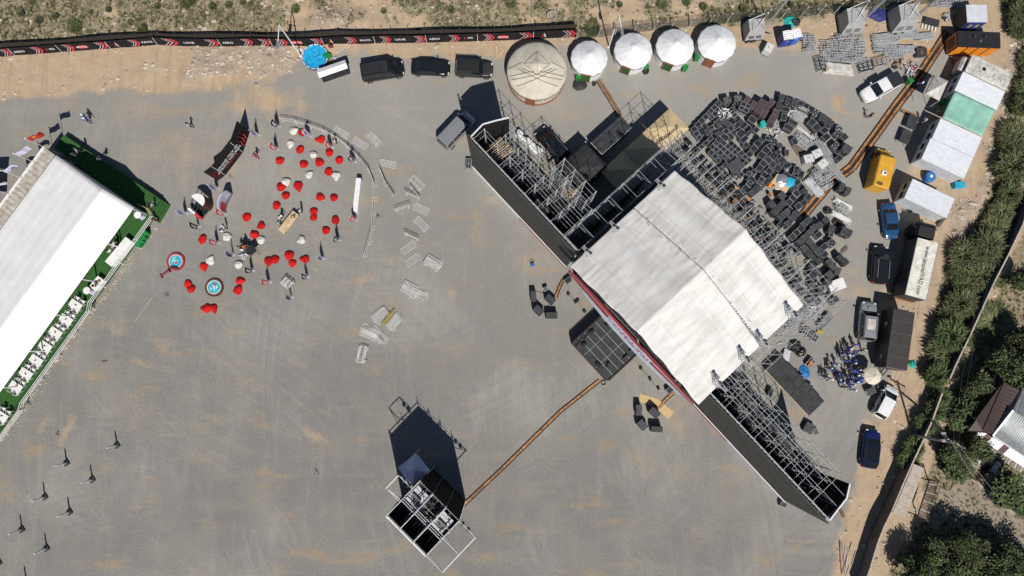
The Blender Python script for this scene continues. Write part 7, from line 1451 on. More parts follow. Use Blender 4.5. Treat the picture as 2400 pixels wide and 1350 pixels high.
for i in range(-30, 40):
 for j in range(-30, 40):
  x = 1760+i*14.5*ca-j*13.8*sa; y = 500+i*14.5*sa+j*13.8*ca
  if NC[0] < 296 and pin(x, y, FILL) and all(hypot(x-a, y-b)-(c+d)*.5 > 8.5 for a, b, c, d in PLACED): case(x+rp.uniform(-1, 1), y+rp.uniform(-1, 1), rp.choice((11, 12.5, 13)), rp.choice((10, 11, 12)), TH+rp.uniform(-4, 4), rp.choice('eeek'), rp.choice((.6, .8, 1.)))
def tube_bundle(px, py, L_, n, dx, dy, z, lb, name='tube_bundle', mat='galv', jit=.35, layers=3, cat='scaffold tubes', ladder=False, sp=.11):
 t = thing(name, lb, cat, GG(px, py), ang(dx, dy)); r = random.Random(int(px*7+py)); W_ = n*sp
 for l in range(layers):
  for k in range(n):
   q = MB(mat); y = -W_/2+sp*k+r.uniform(-.03, .03); s_ = r.uniform(-jit, jit); a = r.uniform(-.03, .03)*(1+jit); q.tube((-L_/2+s_, y-a*L_, .06+.09*l+z), (L_/2+s_, y+a*L_, .06+.09*l+z), .036, 5); q.build('tube', t)
 return t
def frames(px, py, L_, W_, dx, dy, n, lb, name='frame_pile', seed=1, cat='scaffold parts'):
 t = thing(name, lb, cat, GG(px, py), ang(dx, dy)); r = random.Random(seed)
 for k in range(n):
  q = MB('galv' if r.random() < .8 else 'alu_pale'); cx, cy = r.uniform(-L_/2, L_/2), r.uniform(-W_/2, W_/2); a = r.choice((0, 0, 0, .1, -.12)); l = r.uniform(.8, 1.4); w_ = r.uniform(.25, .45); z = .1+r.uniform(0, .65)
  q.T = Matrix.Translation((cx, cy, z)) @ Matrix.Rotation(a, 4, 'Z'); q.bar((-l/2, -w_/2, 0), (l/2, -w_/2, 0), .05); q.bar((-l/2, w_/2, .02), (l/2, w_/2, .02), .05)
  for x in (-.4, -.1, .25, .45): q.bar((x*l, -w_/2, .01), (x*l, w_/2, .01), .045)
  q.build('frame', t)
 return t
def junk(px, py, rad, n, mats, lb, name, cat, seed, z=.0, size=(.25, .8), flatten=1.):
 t = thing(name, lb, cat, GG(px, py)); r = random.Random(seed)
 for k in range(n):
  q = MB(r.choice(mats)); a, d_ = r.uniform(0, 6.28), rad*r.random()**.6; c = Vector((d_*cos(a), d_*sin(a)*flatten, .05+z+r.uniform(0, .35))); v_ = Vector((r.uniform(-1, 1), r.uniform(-1, 1), r.uniform(-.2, .2))).normalized()*r.uniform(*size)/2; q.bar(c-v_, c+v_, r.uniform(.04, .12), r.uniform(.03, .08)); q.build('piece', t)
 return t
junk(1692, 274, .8, 26, ('cloth_white', 'alu', 'white'), 'heap of white wrapping and aluminium bars lying on the upper left cases', 'wrapping_heap', 'wrapping', 3, .9)
tube_bundle(1680, 287, 1.3, 5, 22, -16, .9, 'short bundle of pale bars lying on the upper left cases', mat='alu', layers=1)
junk(1853, 263, .7, 24, ('cloth_white', 'ibc'), 'crumpled white plastic beside the row of black cases', 'plastic_heap', 'wrapping', 4); tube_bundle(1873, 274, 1.5, 9, 28, 14, .2, 'pale bundle of short tubes below the arc of black cases', mat='alu_pale'); tube_bundle(1877, 260, 1.0, 4, 20, 10, .8, 'short rail stack under the edged cases of the arc', mat='alu_pale', layers=2)
junk(1816, 307, .95, 30, ('plywood', 'alu_pale', 'cloth_white', 'galv'), 'pale jumble of rods and boards in the middle lane of the case field', 'rod_jumble', 'scrap', 5); barrel(1784, 294, 'teal', 'shiny turquoise barrel among the cases', .42, .9, 'aqua')
tube_bundle(1888, 314, 2.6, 3, 33, 26, .3, 'row of long white profiles above the galvanised pile', mat='white', layers=1); frames(1880, 335, 1.6, 1.3, 30, 22, 30, 'dense galvanised pile of clamps and frames in the lower lane of cases', seed=7); junk(1909, 336, .9, 34, ('steel_dark', 'galv', 'gen_grey'), 'tangle of dark clamps right of the galvanised pile', 'clamp_heap', 'scaffold parts', 6)
for px, py, l, dx, dy, lb in ((1928, 355, 3.2, 20, 38, 'bluish grey stack of aluminium profiles, upper of the two long ones'), (1955, 402, 3.6, 24, 34, 'bluish grey stack of aluminium profiles, lower of the two long ones'), (1905, 440, 2.6, 24, 28, 'wide pale blue-grey stack of boards beside the orange ramps')): tube_bundle(px, py, l, 9 if px < 1960 else 6, dx, dy, .2, lb, 'profile_stack', 'gen_grey' if px != 1905 else 'corr_white', .15, 4, 'metal profiles')
ibc(1887, 377, radians(12), 'white liquid tank in the case field, left of three', h=1.0); ibc(1907, 365, radians(25), 'white liquid tank in the case field, upper right of three', h=1.0); ibc(1920, 389, radians(38), 'white liquid tank with a dark lid, lowest of three', h=1.0)
frames(1925, 425, 2.0, 2.2, 30, -18, 46, 'spread pile of galvanised ladder frames beside the liquid tanks', seed=9); tube_bundle(1916, 416, 1.8, 8, 24, 28, .2, 'bundle of dark and bright tubes left of the ladder frames'); junk(1905, 403, .6, 26, ('steel_dark', 'black'), 'dark spiky heap of clamps below the liquid tanks', 'clamp_heap', 'scaffold parts', 16)
q = MB('pallet_grey')
for k in range(5): q.bar((-.6+.3*k, -.5, .13), (-.6+.3*k, .5, .13), .12, .03)
for y in (-.45, 0, .45): q.bar((-.65, y, .06), (.65, y, .06), .1, .1)
pm = q.mesh('pallet')
for px, py, a, lb in ((1870, 351, -58, 'worn wooden pallet in the lane between case rows'), (1930, 378, 40, 'broken brown pallet beside the liquid tank')): tag(ob('pallet', pm, None, GG(px, py), radians(a)), lb, 'pallet')
q = MB('plywood'); q.grid(lambda u_, v_: (-1.1+2.2*u_, -.7+1.4*v_, 1.15+.0*u_), 4, 4); pl_ = thing('plywood_sheet', 'plywood sheet lying on the cases under a foil and a cyan sheet', 'board', G(1832, 429, 1.1)-Vector((0, 0, 1.1)), ang(30, 22)); o = q.build('sheet', pl_); o.modifiers.new('thickness', 'SOLIDIFY').thickness = .03
heap(1825, 428, .78, .2, 'alu', 'silvery crumpled foil sheet on the plywood among the cases', 'foil_sheet', 'sheet', 21, 1.0, z=1.18); heap(1842, 433, .58, .14, 'tarp_cyan', 'bright cyan plastic sheet on the plywood among the cases', 'cyan_sheet', 'sheet', 22, 1.15, .6, z=1.18); heap(1816, 442, .45, .3, 'tarp_pale', 'pale printed sheet hanging off the plywood, below the foil', 'printed_sheet', 'sheet', 23, z=.95)
q = MB('cloth_white'); q.grid(lambda u_, v_: (-1.0+2.0*u_, -.65+1.3*v_, 1.0+.05*sin(u_*9)*v_), 10, 8); o = q.build('dust_sheet'); o.location = G(1962, 668, 1.0)-Vector((0, 0, 1.0)); o.rotation_euler = (0, 0, radians(20)); o.modifiers.new('thickness', 'SOLIDIFY').thickness = .9; tag(o, 'white wrapped bale with dark cords at the right edge of the case field', 'bale')
q = MB('case_grey'); q.slab([(-1.0, -.75, 1.02), (.9, -.75, 1.06), (1.0, .6, 1.03), (-.8, .75, 1.05)], .02); tag(ob('grey_cloth', q.mesh('grey_cloth'), None, G(1723, 388, 1)-Vector((0, 0, 1)), radians(38)), 'dull grey cloth spread over the small cases', 'cloth')
for i, (px, py, a, l, lb) in enumerate(((1727, 442, 36, .75, 'bright orange flat cable reel top among the cases, topmost'), (1705, 457, 55, .75, 'rusty orange cable bundle under the scaffold, left'), (1752, 464, 42, .8, 'rusty orange cable bundle under the scaffold, right'), (1722, 470, -35, .7, 'pale orange cable bundle at a scaffold joint'), (1760, 505, -45, .7, 'orange cable bundle in the dark gap, middle'), (1740, 526, 55, .75, 'orange cable bundle close to the white roof edge'), (1806, 546, -50, .7, 'orange cable bundle beside the lower edged case'), (1772, 558, 48, .6, 'bright orange cable bundle nearest the roof corner'), (1806, 433, -50, .8, 'orange box beside the plywood sheet'), (1805, 456, 50, .5, 'small orange box left of the black tiled cases'))):
 q = MB('orange_lid' if i not in (0, 8) else 'orange'); q.rbox((0, 0, .5), (l, .36, .3), .1); tag(ob('cable_bundle', q.mesh('cable_bundle'), None, G(px, py, .6)-Vector((0, 0, .0))-Vector((0, 0, .5)), radians(-a)), lb, 'cable', 'orange bundles among the cases')
r = random.Random(5); q = MB('black'); q.m('cable'); 
for k in range(260):
 u_ = r.random(); v_ = r.gauss(0, .9); p = G(1690+130*u_+v_*14, 420+160*u_-v_*14); a = r.uniform(0, 6.28); q.cur = k % 2; q.bar((p.x, p.y, .05+r.uniform(0, .3)), (p.x+.5*cos(a), p.y+.5*sin(a), .05+r.uniform(0, .4)), .07)
tag(q.build('cable_litter'), kind='stuff')
r = random.Random(15); q = MB('gen_grey'); q.m('alu_pale'); q.m('steel_dark'); q.m('plywood')
for (x0, y0, x1, y1, n, sp) in ((1170, 345, 1290, 470, 240, 10), (1660, 880, 1780, 990, 220, 12), (1790, 640, 1870, 730, 120, 9), (1720, 800, 1840, 750, 200, 12), (1855, 735, 1880, 770, 60, 8)):
 for k in range(n):
  u_ = r.random(); p = G(x0+(x1-x0)*u_+r.gauss(0, sp), y0+(y1-y0)*u_+r.gauss(0, sp)); a = r.uniform(0, 6.28); l = r.uniform(.2, .9); q.cur = r.choice((0, 0, 1, 1, 2, 3)); z = .1+r.uniform(0, .5); q.bar((p.x, p.y, z), (p.x+l*cos(a), p.y+l*sin(a), z+r.uniform(-.08, .1)), r.uniform(.03, .09), .04)
tag(q.build('scaffold_litter'), kind='stuff')
q = MB('white'); q.lathe([(.27, 0), (.30, .3), (.30, .82), (.27, .88), (.05, .90)], n=14, cap=True); dm = q.mesh('drum'); q = MB('gen_grey'); q.bar((-.2, 0, .905), (.2, 0, .905), .03, .02); dh_ = q.mesh('lid_bar')
for i, (X_, Y_) in enumerate(((1375, 485), (1320, 545), (1415, 530), (1385, 590), (1445, 630), (1500, 660), (1575, 670), (1630, 725), (1565, 765), (1625, 800), (1695, 790), (1670, 860), (1745, 840), (1720, 910), (1810, 880), (1775, 945), (1865, 925), (1835, 985))):
 t = thing('drum', 'white drum in the double row between the left wing and the black people carrier', 'drum', G(1080+X_/10, 260+Y_/10, .9)-Vector((0, 0, .9)), rp.uniform(0, 3), 'white drums behind the left wing'); ob('drum', dm, t); ob('lid_bar', dh_, t)
bk = sthing('black_tent', 'flat black square tent with a raised corner, between the left wing and the black platform', 'tent', 9.5, 9.3); q = MB('tarp_black'); q.grid(lambda u_, v_: (-1.95+3.9*u_, -2.2+4.4*v_, 3.3+.35*(1-max(abs(2*u_-1), abs(2*v_-1)))+noise.noise((u_*3, v_*3, 2))*.06), 14, 14); o = q.build('roof', bk, smooth=True); o.modifiers.new('thickness', 'SOLIDIFY').thickness = .03; q = MB('tarp_black')
for x0, y0, x1, y1 in ((-1.9, -2.15, -1.9, 2.15), (1.9, -2.15, 1.9, 2.15), (-1.9, 2.15, 1.9, 2.15)): q.bar((x0, y0, 1.6), (x1, y1, 1.6), .04, 3.2)
q.build('side_cloth', bk); q = MB('cloth_white')
for x, y in ((-1.95, 2.2), (1.95, 2.2), (1.95, -2.2), (1.95, .2)): q.lathe([(.07, 0), (.07, .1)], (x, y, 3.32), n=6)
q.build('corner_cap', bk)
bp_ = sthing('black_platform', 'long dark grey flat-topped riser crossed by scaffold shadows, left of the tan tents', 'platform', 7.8, 12.3)
for k in range(4): q = MB('deck_worn'); q.box((1.0, .62+1.25*k, 1.95), (1.96, 1.22, .1)); q.build('deck_panel', bp_)
q = MB('tarp_black'); q.box((1.0, 2.5, .95), (1.9, 4.9, 1.88)); q.build('skirt', bp_); q = MB('alu_pale'); q.bar((0, 0, 2.0), (2.0, 0, 2.0), .06); q.bar((2.02, 0, 2.0), (2.02, 5, 2.0), .05); q.build('edge_rail', bp_)
mk('tent_tan', (.52, .40, .235), .8, 0, .06, 1)
for i, (s_, d_) in enumerate(((13.0, 20.05), (13.0, 16.2), (13.0, 12.35))):
 tt = sthing('tan_tent', ('tan pyramid tent in full sun, farthest from the stage', 'tan pyramid tent in shade, middle of three beside the left flank', 'tan pyramid tent in deep shade, nearest the stage')[i], 'tent', s_, d_, group='tan tents in a row behind the left flank'); q = MB('tent_tan'); a, b_ = 1.68, 1.9; P = [(-a, -b_, 3.0), (a, -b_, 3.0), (a, b_, 3.0), (-a, b_, 3.0)]
 for k in range(4): q = MB('tent_tan'); q.slab([P[k], P[(k+1) % 4], (0, 0, 3.75)], .02); q.build('roof_panel', tt)
 q = MB('tent_tan'); q.bar((a, -b_, 2.85), (a, b_, 2.85), .03, .3); q.bar((-a, -b_, 2.85), (-a, b_, 2.85), .03, .3); q.build('valance', tt)
 for sx in (-1, 1):
  for sy in (-1, 1): q = MB('galv'); q.bar((sx*(a-.05), sy*(b_-.05), 0), (sx*(a-.05), sy*(b_-.05), 2.98), .06); q.build('leg', tt)
def sub(px, py, w_, d_, rot, lb, h_=1.15):
 p = G(px, py, h_); p.z = 0; f = 84/(84-h_)*19.3; t = thing('speaker_cabinet', lb, 'speaker', p, radians(-rot), 'speaker cabinets in front of the stage'); W_, D_ = w_/f, d_/f; q = MB('case_grey'); q.rbox((0, 0, h_/2+.03), (W_, D_, h_-.06), .04, b=.02); q.build('cabinet', t); q = MB('black'); q.box((0, -D_/2-.005, h_/2), (W_*.9, .03, h_*.8)); q.build('front_grille', t)
 for x in (-1, 1): q = MB('rubber'); q.box((x*W_*.35, D_/2+.03, .12), (.08, .1, .2)); q.build('castor', t)
for px, py, w_, d_, a, lb in ((1250.5, 694, 13, 25, -3, 'black speaker cabinet standing upright, left of the upper cluster'), (1262, 727, 17, 23, 45-90, 'black speaker cabinet turned diagonally, lower left of the upper cluster'), (1290, 701, 24, 15, 42, 'black speaker cabinet nearest the orange ramp, upper cluster'), (1293, 738.5, 27, 14, 1, 'black speaker cabinet lying level, lowest of the upper cluster'), (1498, 961, 13, 25, 2, 'black speaker cabinet standing upright, left of the lower cluster'), (1506, 996, 17, 23, -42, 'black speaker cabinet turned diagonally, lower left of the lower cluster'), (1535, 967, 25, 16, 42, 'black speaker cabinet on the plywood boards, lower cluster'), (1540, 1006, 26, 13, 3, 'black speaker cabinet lying level, lowest of the lower cluster')): sub(px, py, w_, d_, a, lb)
q = MB('black'); q.rbox((0, 0, .15), (.3, .36, .28), .06); q.bar((-.2, 0, .3), (.2, 0, .3), .05); slm = q.mesh('stage_light')
for i, (px, py, lb) in enumerate(((1332, 689, 'small black floor light, upper one of the row left of the thrust'), (1348.5, 708, 'small black floor light, middle one of the row left of the thrust'), (1354, 704, 'small black floor light doubled with the middle one left of the thrust'), (1369.5, 730, 'small black floor light, lower one of the row left of the thrust'), (1501.5, 863, 'small black floor light, upper one of the row right of the thrust'), (1523, 888, 'small black floor light, middle one of the row right of the thrust'), (1542.5, 910, 'small black floor light, lower one of the row right of the thrust'))): tag(ob('floor_light', slm, None, G(px, py), rp.uniform(0, 3)), lb, 'stage light', 'floor lights in front of the stage')
for pts, lb in (([(1335, 692), (1348, 704), (1358, 712), (1368, 728), (1376, 728)], 'thin black cable linking the floor lights left of the thrust'), ([(1492, 848), (1501, 862), (1521, 884), (1540, 908), (1545, 904)], 'thin black cable linking the floor lights right of the thrust'), ([(1257, 683), (1270, 686), (1277, 680)], 'short cable beside the upper speaker cluster'), ([(1262, 712), (1280, 718), (1290, 714)], 'short cable inside the upper speaker cluster')): q = MB('cable'); q.path([tuple(G(x, y)+Vector((0, 0, .03))) for x, y in pts], .022); tag(q.build('cable'), lb, 'cable')
for px, py, a, w_, d_, t, lb in ((1332, 657, -38, 16, 12, 'e', 'edged flight case at the foot of the left wing, beside the orange ramp'), (1570, 914, -38, 15, 12, 'e', 'edged flight case at the foot of the right wing, beside the orange ramp'), (1279, 677, -20, 10, 9, 'm', 'small silver-edged case beside the upper speaker cluster'), (1098, 383, 4, 12, 24, 'g', 'edged case at the outer end of the left wing, beside the silver van'), (1837, 1183, 22, 14, 10, 'e', 'edged case at the outer end of the right wing'), (1897, 1003, 30, 22, 22, 'k', 'dark case leaning under the back of the right wing'), (1912, 1012, 35, 14, 10, 'm', 'small edged case with bright fittings behind the right wing'),
  (1877, 888, 30, 9, 17, 'e', 'edged case along the black loading deck, upper one'), (1898, 910, 30, 10, 18, 'e', 'edged case along the black loading deck, lower one'), (1806, 920, 20, 10, 16, 'k', 'dark open case in the shade behind the right wing')):
 o = case(px, py, w_, d_, a-0 if t != 'g' else a, t, .7, lb)
for pts, z, lb in (([(1500, 922), (1546, 936), (1540, 951), (1497, 941)], .03, 'pale chipboard sheet left of the lower speaker cluster'), ([(1546, 938), (1580, 966), (1566, 982), (1536, 955)], .06, 'pale chipboard sheet under the lower right speaker cabinets')): P = [G(x, y, z) for x, y in pts]; q = MB('osb'); q.slab(P, .025); tag(q.build('chipboard_sheet'), lb, 'board')
t = thing('blue_toolbox', 'small bright blue toolbox with a black handle alone on the gravel', 'toolbox', G(1248, 621), .2); q = MB('tarp_blue'); q.rbox((0, 0, .16), (.5, .42, .3), .06); q.build('box', t); q = MB('black'); q.path([(-.2, .2, .3), (-.2, .45, .35), (.2, .45, .35), (.2, .2, .3)], .03); q.build('handle', t)
q = MB('cable'); 
for k in range(3): q.path([(.26*cos(a), .26*sin(a), .04+.05*k) for a in [2*pi*i/14 for i in range(15)]], .03)
tag(ob('cable_coil', q.mesh('cable_coil'), None, G(1414, 897)), 'black cable coil at the outer corner of the thrust', 'cable')
RU = 1.0
def ramp_mesh(w_, L_):
 a = MB('rubber'); a.add([(-L_/2, -w_/2, 0), (L_/2, -w_/2, 0), (L_/2, w_/2, 0), (-L_/2, w_/2, 0), (-L_/2, -w_*.3, .07), (L_/2, -w_*.3, .07), (L_/2, w_*.3, .07), (-L_/2, w_*.3, .07)], [(4, 5, 6, 7), (0, 1, 5, 4), (1, 2, 6, 5), (2, 3, 7, 6), (3, 0, 4, 7)]); b = MB('orange_lid'); b.box((0, 0, .085), (L_*.965, w_*.44, .03)); return a.mesh('base'), b.mesh('lid')
RM = {}
def ramp_run(pts, lb, grp, w_=.42, off=0.):
 W_ = [G(*p) for p in pts]; n = 0
 for a, b in zip(W_, W_[1:]):
  d = b-a; k = max(1, round(d.length/RU)); l = d.length/k; nn = Vector((-d.y, d.x, 0)).normalized()*off; key = (round(l, 2), w_)
  if key not in RM: RM[key] = ramp_mesh(w_, l-.01)
  for i in range(k):
   t = thing('cable_ramp', lb, 'cable ramp', a+d*((i+.5)/k)+nn+Vector((0, 0, .004)), atan2(d.y, d.x), grp); ob('base', RM[key][0], t); ob('lid', RM[key][1], t)
MAIN = [(2222, 76), (2160, 170), (2100, 248), (2052, 315), (1996, 392), (1940, 435), (1880, 507)]
for o_, nm in ((.325, 'right'), (-.325, 'left')): ramp_run(MAIN, f'orange and black cable ramp in the long double run past the cabins, {nm} lane', f'long double cable ramp run, {nm} lane', .64, o_)
ramp_run([(1073, 1196), (1180, 1095), (1312, 965), (1362, 925), (1405, 891)], 'orange and black cable ramp in the diagonal run from the mixing tower to the thrust', 'cable ramps from the mixing tower to the thrust', .55)
for o_ in (.2, -.2): ramp_run([(1402, 188), (1430, 232), (1453, 272)], 'narrow orange cable ramp running from the white yurt to the black platform', 'cable ramps between yurt and platform', .3, o_)
ramp_run([(2110, 258), (2152, 274)], 'orange cable ramp in the short branch towards the two black tables', 'short branch of cable ramps', .42); ramp_run([(1966, 1188), (1978, 1212)], 'orange cable ramp at the outer end of the right wing', 'cable ramps at the right wing end', .36)
ramp_run([(1321, 654), (1312, 670), (1302, 697)], 'orange cable ramp beside the upper speaker cluster', 'cable ramps at the upper speakers', .5); ramp_run([(1578, 920), (1560, 936), (1544, 956)], 'orange cable ramp on the chipboard at the lower speakers', 'cable ramps at the lower speakers', .5)
def TP(px, py): return G(px, py)
ft0, ft1, ft2, ft3 = G(912, 1203, 10.2), G(990, 1123, 10.2), G(1063, 1233, 10.2), G(998, 1303, 10.2)
fc = (ft0+ft1+ft2+ft3)/4; ux = ((ft1-ft0)+(ft2-ft3)).normalized(); frz = atan2(ux.y, ux.x); fw, fd = (ft1-ft0).length, (ft3-ft0).length
fo = thing('mixing_tower', 'tall open-topped black mixing tower of scaffold with pale desks inside and side arms', 'tower', Vector((fc.x, fc.y, 0)), frz); hw, hd = fw/2, fd/2; HT = 10.2
for (x0, y0, x1, y1, nm, m_) in ((-hw, -hd, -hw, hd, 'outer_cloth', 'banner_black'), (hw, -hd, hw, hd, 'inner_cloth', 'banner_black'), (-hw, hd, hw, hd, 'side_cloth', 'banner_black'), (-hw, -hd, hw, -hd, 'side_cloth', 'banner_black')): q = MB(m_); q.bar((x0, y0, HT/2-.3), (x1, y1, HT/2-.3), .05, HT-.8); q.build(nm, fo)
q = MB('cloth_white'); q.bar((-hw-.05, -hd, HT-.1), (-hw-.05, hd, HT-.1), .16, .14); q.bar((-hw, -hd, HT-.1), (hw, -hd, HT-.1), .09); q.bar((-hw, hd, HT-.1), (hw, hd, HT-.1), .09); q.build('top_trim', fo)
q = MB('deck_black'); q.box((-.0, 0, 5.4), (fw-.2, fd-.2, .08)); q.build('upper_floor', fo); q = MB('deck_black'); q.box((0, 0, 1.0), (fw-.2, fd-.2, .1)); q.build('lower_floor', fo)
xs = [-hw, -hw*.1, hw*.42, hw]; ys = [-hd, -hd/3, hd/3, hd]
for x in xs:
 for y in ys: place_tube('standard', 'v', (x, y, 0), (x, y, HT+(.6 if x > -hw*.2 else .1)), fo)
for z in (2.4, 4.4, 6.4, 8.4, 10.1):
 for i, x in enumerate(xs):
  for j, y in enumerate(ys):
   if j < 3: place_tube('ledger', 'h', (x, y, z), (x, ys[j+1], z), fo)
   if i < 3: place_tube('transom', 'h', (x, y, z+.05), (xs[i+1], y, z+.05), fo)
for y in (ys[1], ys[2]):
 q = MB('alu'); 
 for z in (10.2, 10.6): q.bar((-hw, y, z), (hw+.1, y, z), .07)
 for k in range(9): q.bar((-hw+fw*k/9, y, 10.2), (-hw+fw*(k+.5)/9, y, 10.6), .045); q.bar((-hw+fw*(k+.5)/9, y, 10.6), (-hw+fw*(k+1)/9, y, 10.2), .045)
 q.build('truss', fo); q = MB('gen_grey'); q.bar((-hw*.95, y, 9.2), (hw*.2, y, 9.2), .05, 1.6); q.build('divider_cloth', fo)
for x in (-hw*.1, -hw*.0, hw*.1): q = MB('galv'); q.bar((x, -hd, 10.25), (x, hd, 10.25), .06); q.build('girder', fo)
for y in (-hd*.66, hd*.66):
 q = MB('alu_pale'); q.box((hw*.35, y, 9.0), (hw*.78, fd*.27, .1)); d_ = q.build('desk_platform', fo); q = MB('gen_dark'); q.rbox((hw*.35, y, 9.18), (.34, 1.1, .26), .1); q.build('followspot', d_)
 q = MB('cable')
 for k in range(7): q.bar((hw*.1+.12*k, y-.6, 9.08), (hw*.15+.1*k, y+.5, 9.1+.03*k), .025)
 q.build('cable', d_)
for k in range(15): q = MB('gen_grey' if k % 3 == 1 else 'steel_dark'); y = -hd+.2+(fd-.4)*k/14; q.bar((-hw+.1, y, 7.2-.3*(k % 2)), (-hw*.1, y, 7.2-.3*(k % 2)), .07); q.build('joist', fo)
q = MB('steel_dark'); r = random.Random(8)
for k in range(34): a = r.uniform(0, 6.28); x, y = hw*.45+r.gauss(0, .35), r.gauss(0, .6); q.bar((x, y, 6.0+r.uniform(0, .5)), (x+.5*cos(a), y+.5*sin(a), 6.2+r.uniform(0, .4)), .09)
q.build('cable_heap', fo)
def lamp_head(x, y, z): q = MB('black'); q.lathe([(.14, -.42), (.20, -.2), (.2, .0), (.1, .08)], (x, y, z), n=10); q.bar((x-.22, y, z-.05), (x+.22, y, z-.05), .05); return q.build('spotlight', fo)
for sy, x0, x1 in ((1, -hw*.2, hw*.55), (-1, -hw, hw*1.0)):
 y0, y1 = sy*hd, sy*(hd+2.0 if sy > 0 else hd+2.4); q = MB('cloth_white'); q.bar((x0, y1, 10.1), (x1, y1, 10.1), .09); q.build('arm_rail', fo)
 for x in (x0, x1) if sy > 0 else (x0, 0, x1): q = MB('galv'); q.bar((x, y0, 10.1), (x, y1, 10.1), .06); q.bar((x, y0, 8.2), (x, y1, 10.05), .05); q.bar((x, y0, 9.4), (x, y1, 10.05), .04); q.build('arm_tube', fo)
for y in (hd+.5, hd+1.2): lamp_head(hw*.5, y, 9.9)
for y in (-hd-.5, -hd-1.3): lamp_head(hw*1.0, y, 9.9)
for y in (-hd*.6, -hd*.2, hd*.2, hd*.6): lamp_head(hw*.92, y, 9.8)
gp0, gp1, gp2, gp3 = G(933, 1097, 4.8), G(975, 1061, 4.8), G(1009, 1104, 4.8), G(968, 1146, 4.8); cc = (gp0+gp1+gp2+gp3)/4
vt = thing('violet_canopy', 'glossy violet-grey square canopy standing in the shadow beside the mixing tower', 'canopy'); Pq = [gp0, gp1, gp2, gp3]
for k in range(4): q = MB('smoky_panel'); q.slab([Pq[k], Pq[(k+1) % 4], cc+Vector((0, 0, .5))], .02); q.build('roof_panel', vt)
for k in range(4): q = MB('galv'); q.bar((Pq[k].x, Pq[k].y, 0), Pq[k], .06); q.build('leg', vt)
q = MB('cloth_white'); c = cc*.45+gp2*.55; q.add([(c.x-.25, c.y+.32, 5.08), (c.x-.05, c.y-.1, 5.03), (c.x-.3, c.y-.05, 5.06)], [(0, 2, 1)]); q.add([(c.x+.1, c.y-.05, 5.0), (c.x+.4, c.y-.3, 4.95), (c.x+.05, c.y-.2, 5.0)], [(0, 2, 1)]); o = q.build('white_patch', vt); o.modifiers.new('thickness', 'SOLIDIFY').thickness = .02
for px, py, L_, W_, n, sd_, lb in ((1975, 118, 5.0, 3.4, 120, 31, 'large dense pile of galvanised scaffold frames below the middle light tower'), (1895, 105, 1.0, 2.2, 30, 32, 'narrow heap of galvanised braces right of the blue toilets'), (2095, 128, 2.2, 1.6, 40, 33, 'galvanised frames stacked left of the orange ramps')): frames(px, py, L_, W_, 10, 0, n, lb, seed=sd_)
for px, py, n, l, lb in ((2072, 92, 12, 3.0, 'upper bundle of long galvanised tubes in the scaffold store'), (2120, 84, 10, 2.6, 'upper right bundle of galvanised tubes in the scaffold store'), (2165, 88, 8, 2.3, 'rightmost bundle of galvanised tubes in the scaffold store'), (2075, 113, 12, 2.9, 'middle bundle of long galvanised tubes in the scaffold store'), (2118, 120, 10, 2.4, 'lower bundle of galvanised tubes in the scaffold store')): tube_bundle(px, py, l, n, 20, -2, .2, lb, layers=4)
frames(2218, 12, 3.6, 1.2, 10, -1, 34, 'flat stack of galvanised frames beside the grey roofed container', seed=36)
sh = thing('covered_stack', 'pale sheet thrown over a stack at the lower edge of the scaffold store', 'covered stack', GG(1963, 163), ang(40, 4)); q = MB('tarp_pale'); q.grid(lambda u_, v_: (-1.95+3.9*u_+.12*sin(v_*5), -.75+1.5*v_, .05+.62*min(1, 8*min(u_, 1-u_, v_, 1-v_)+.05)+noise.noise((u_*6, v_*3, 3))*.07), 22, 12); q.build('sheet', sh, smooth=True); q = MB('pallet'); q.box((0, 0, .3), (3.4, 1.2, .5)); q.build('stack', sh)
for px, py, dx, dy, lb in ((2025, 160, 30, -8, 'metal crate of dark profiles right of the pale covered stack'), (2058, 148, 26, -6, 'open pale crate frame right of the dark profiles'), (1918, 152, 4, 20, 'dark crate at the left edge of the scaffold store')):
 t = thing('metal_crate', lb, 'crate', GG(px, py), ang(dx, dy)); q = MB('pallet' if 'pale' in lb and 'open' in lb else 'steel_dark')
 for x in (-.85, -.3, .3, .85): q.bar((x, -.5, .5), (x, .5, .5), .07)
 for y in (-.5, 0, .5): q.bar((-.85, y, .5), (.85, y, .5), .06)
 for x in (-.85, .85):
  for y in (-.5, .5): q.bar((x, y, 0), (x, y, .5), .07)
 q.build('frame', t)
 for k in range(5): q = MB('galv'); q.bar((-.75, -.4+.2*k, .3), (.75, -.38+.2*k, .3), .09, .12); q.build('profile', t)
for px, py, mats, lb, sd_ in ((2098, 148, ('gen_dark', 'rust', 'steel_dark'), 'dark heap with a brown board beside the white pickup', 41), (2135, 160, ('cloth_white', 'ibc', 'alu', 'lamp_red'), 'pallet of white boxes and cans behind the white pickup', 42), (2124, 172, ('cloth_white', 'gen_dark', 'alu'), 'jumble of white and dark goods at the tailgate of the white pickup', 43), (2236, 142, ('pallet', 'timber_grey'), 'small pile of sticks beside the orange generator', 44), (2215, 40, ('cable', 'galv'), 'tangle of cable at the start of the orange ramps', 45)): junk(px, py, .8 if sd_ < 44 else .5, 26, mats, lb, 'goods_heap', 'goods', sd_, size=(.3, .7))
cd_ = thing('orange_crate', 'dark crate with orange flaps beside the start of the ramps', 'crate', GG(2152, 127), .05); q = MB('gen_dark'); q.box((0, 0, .4), (1.3, .95, .8)); q.build('crate', cd_); q = MB('orange'); q.box((.85, .1, .35), (.3, .8, .6)); q.build('flap', cd_); q = MB('rust'); q.box((-.05, -.1, .82), (.3, .6, .04)); q.build('board', cd_)
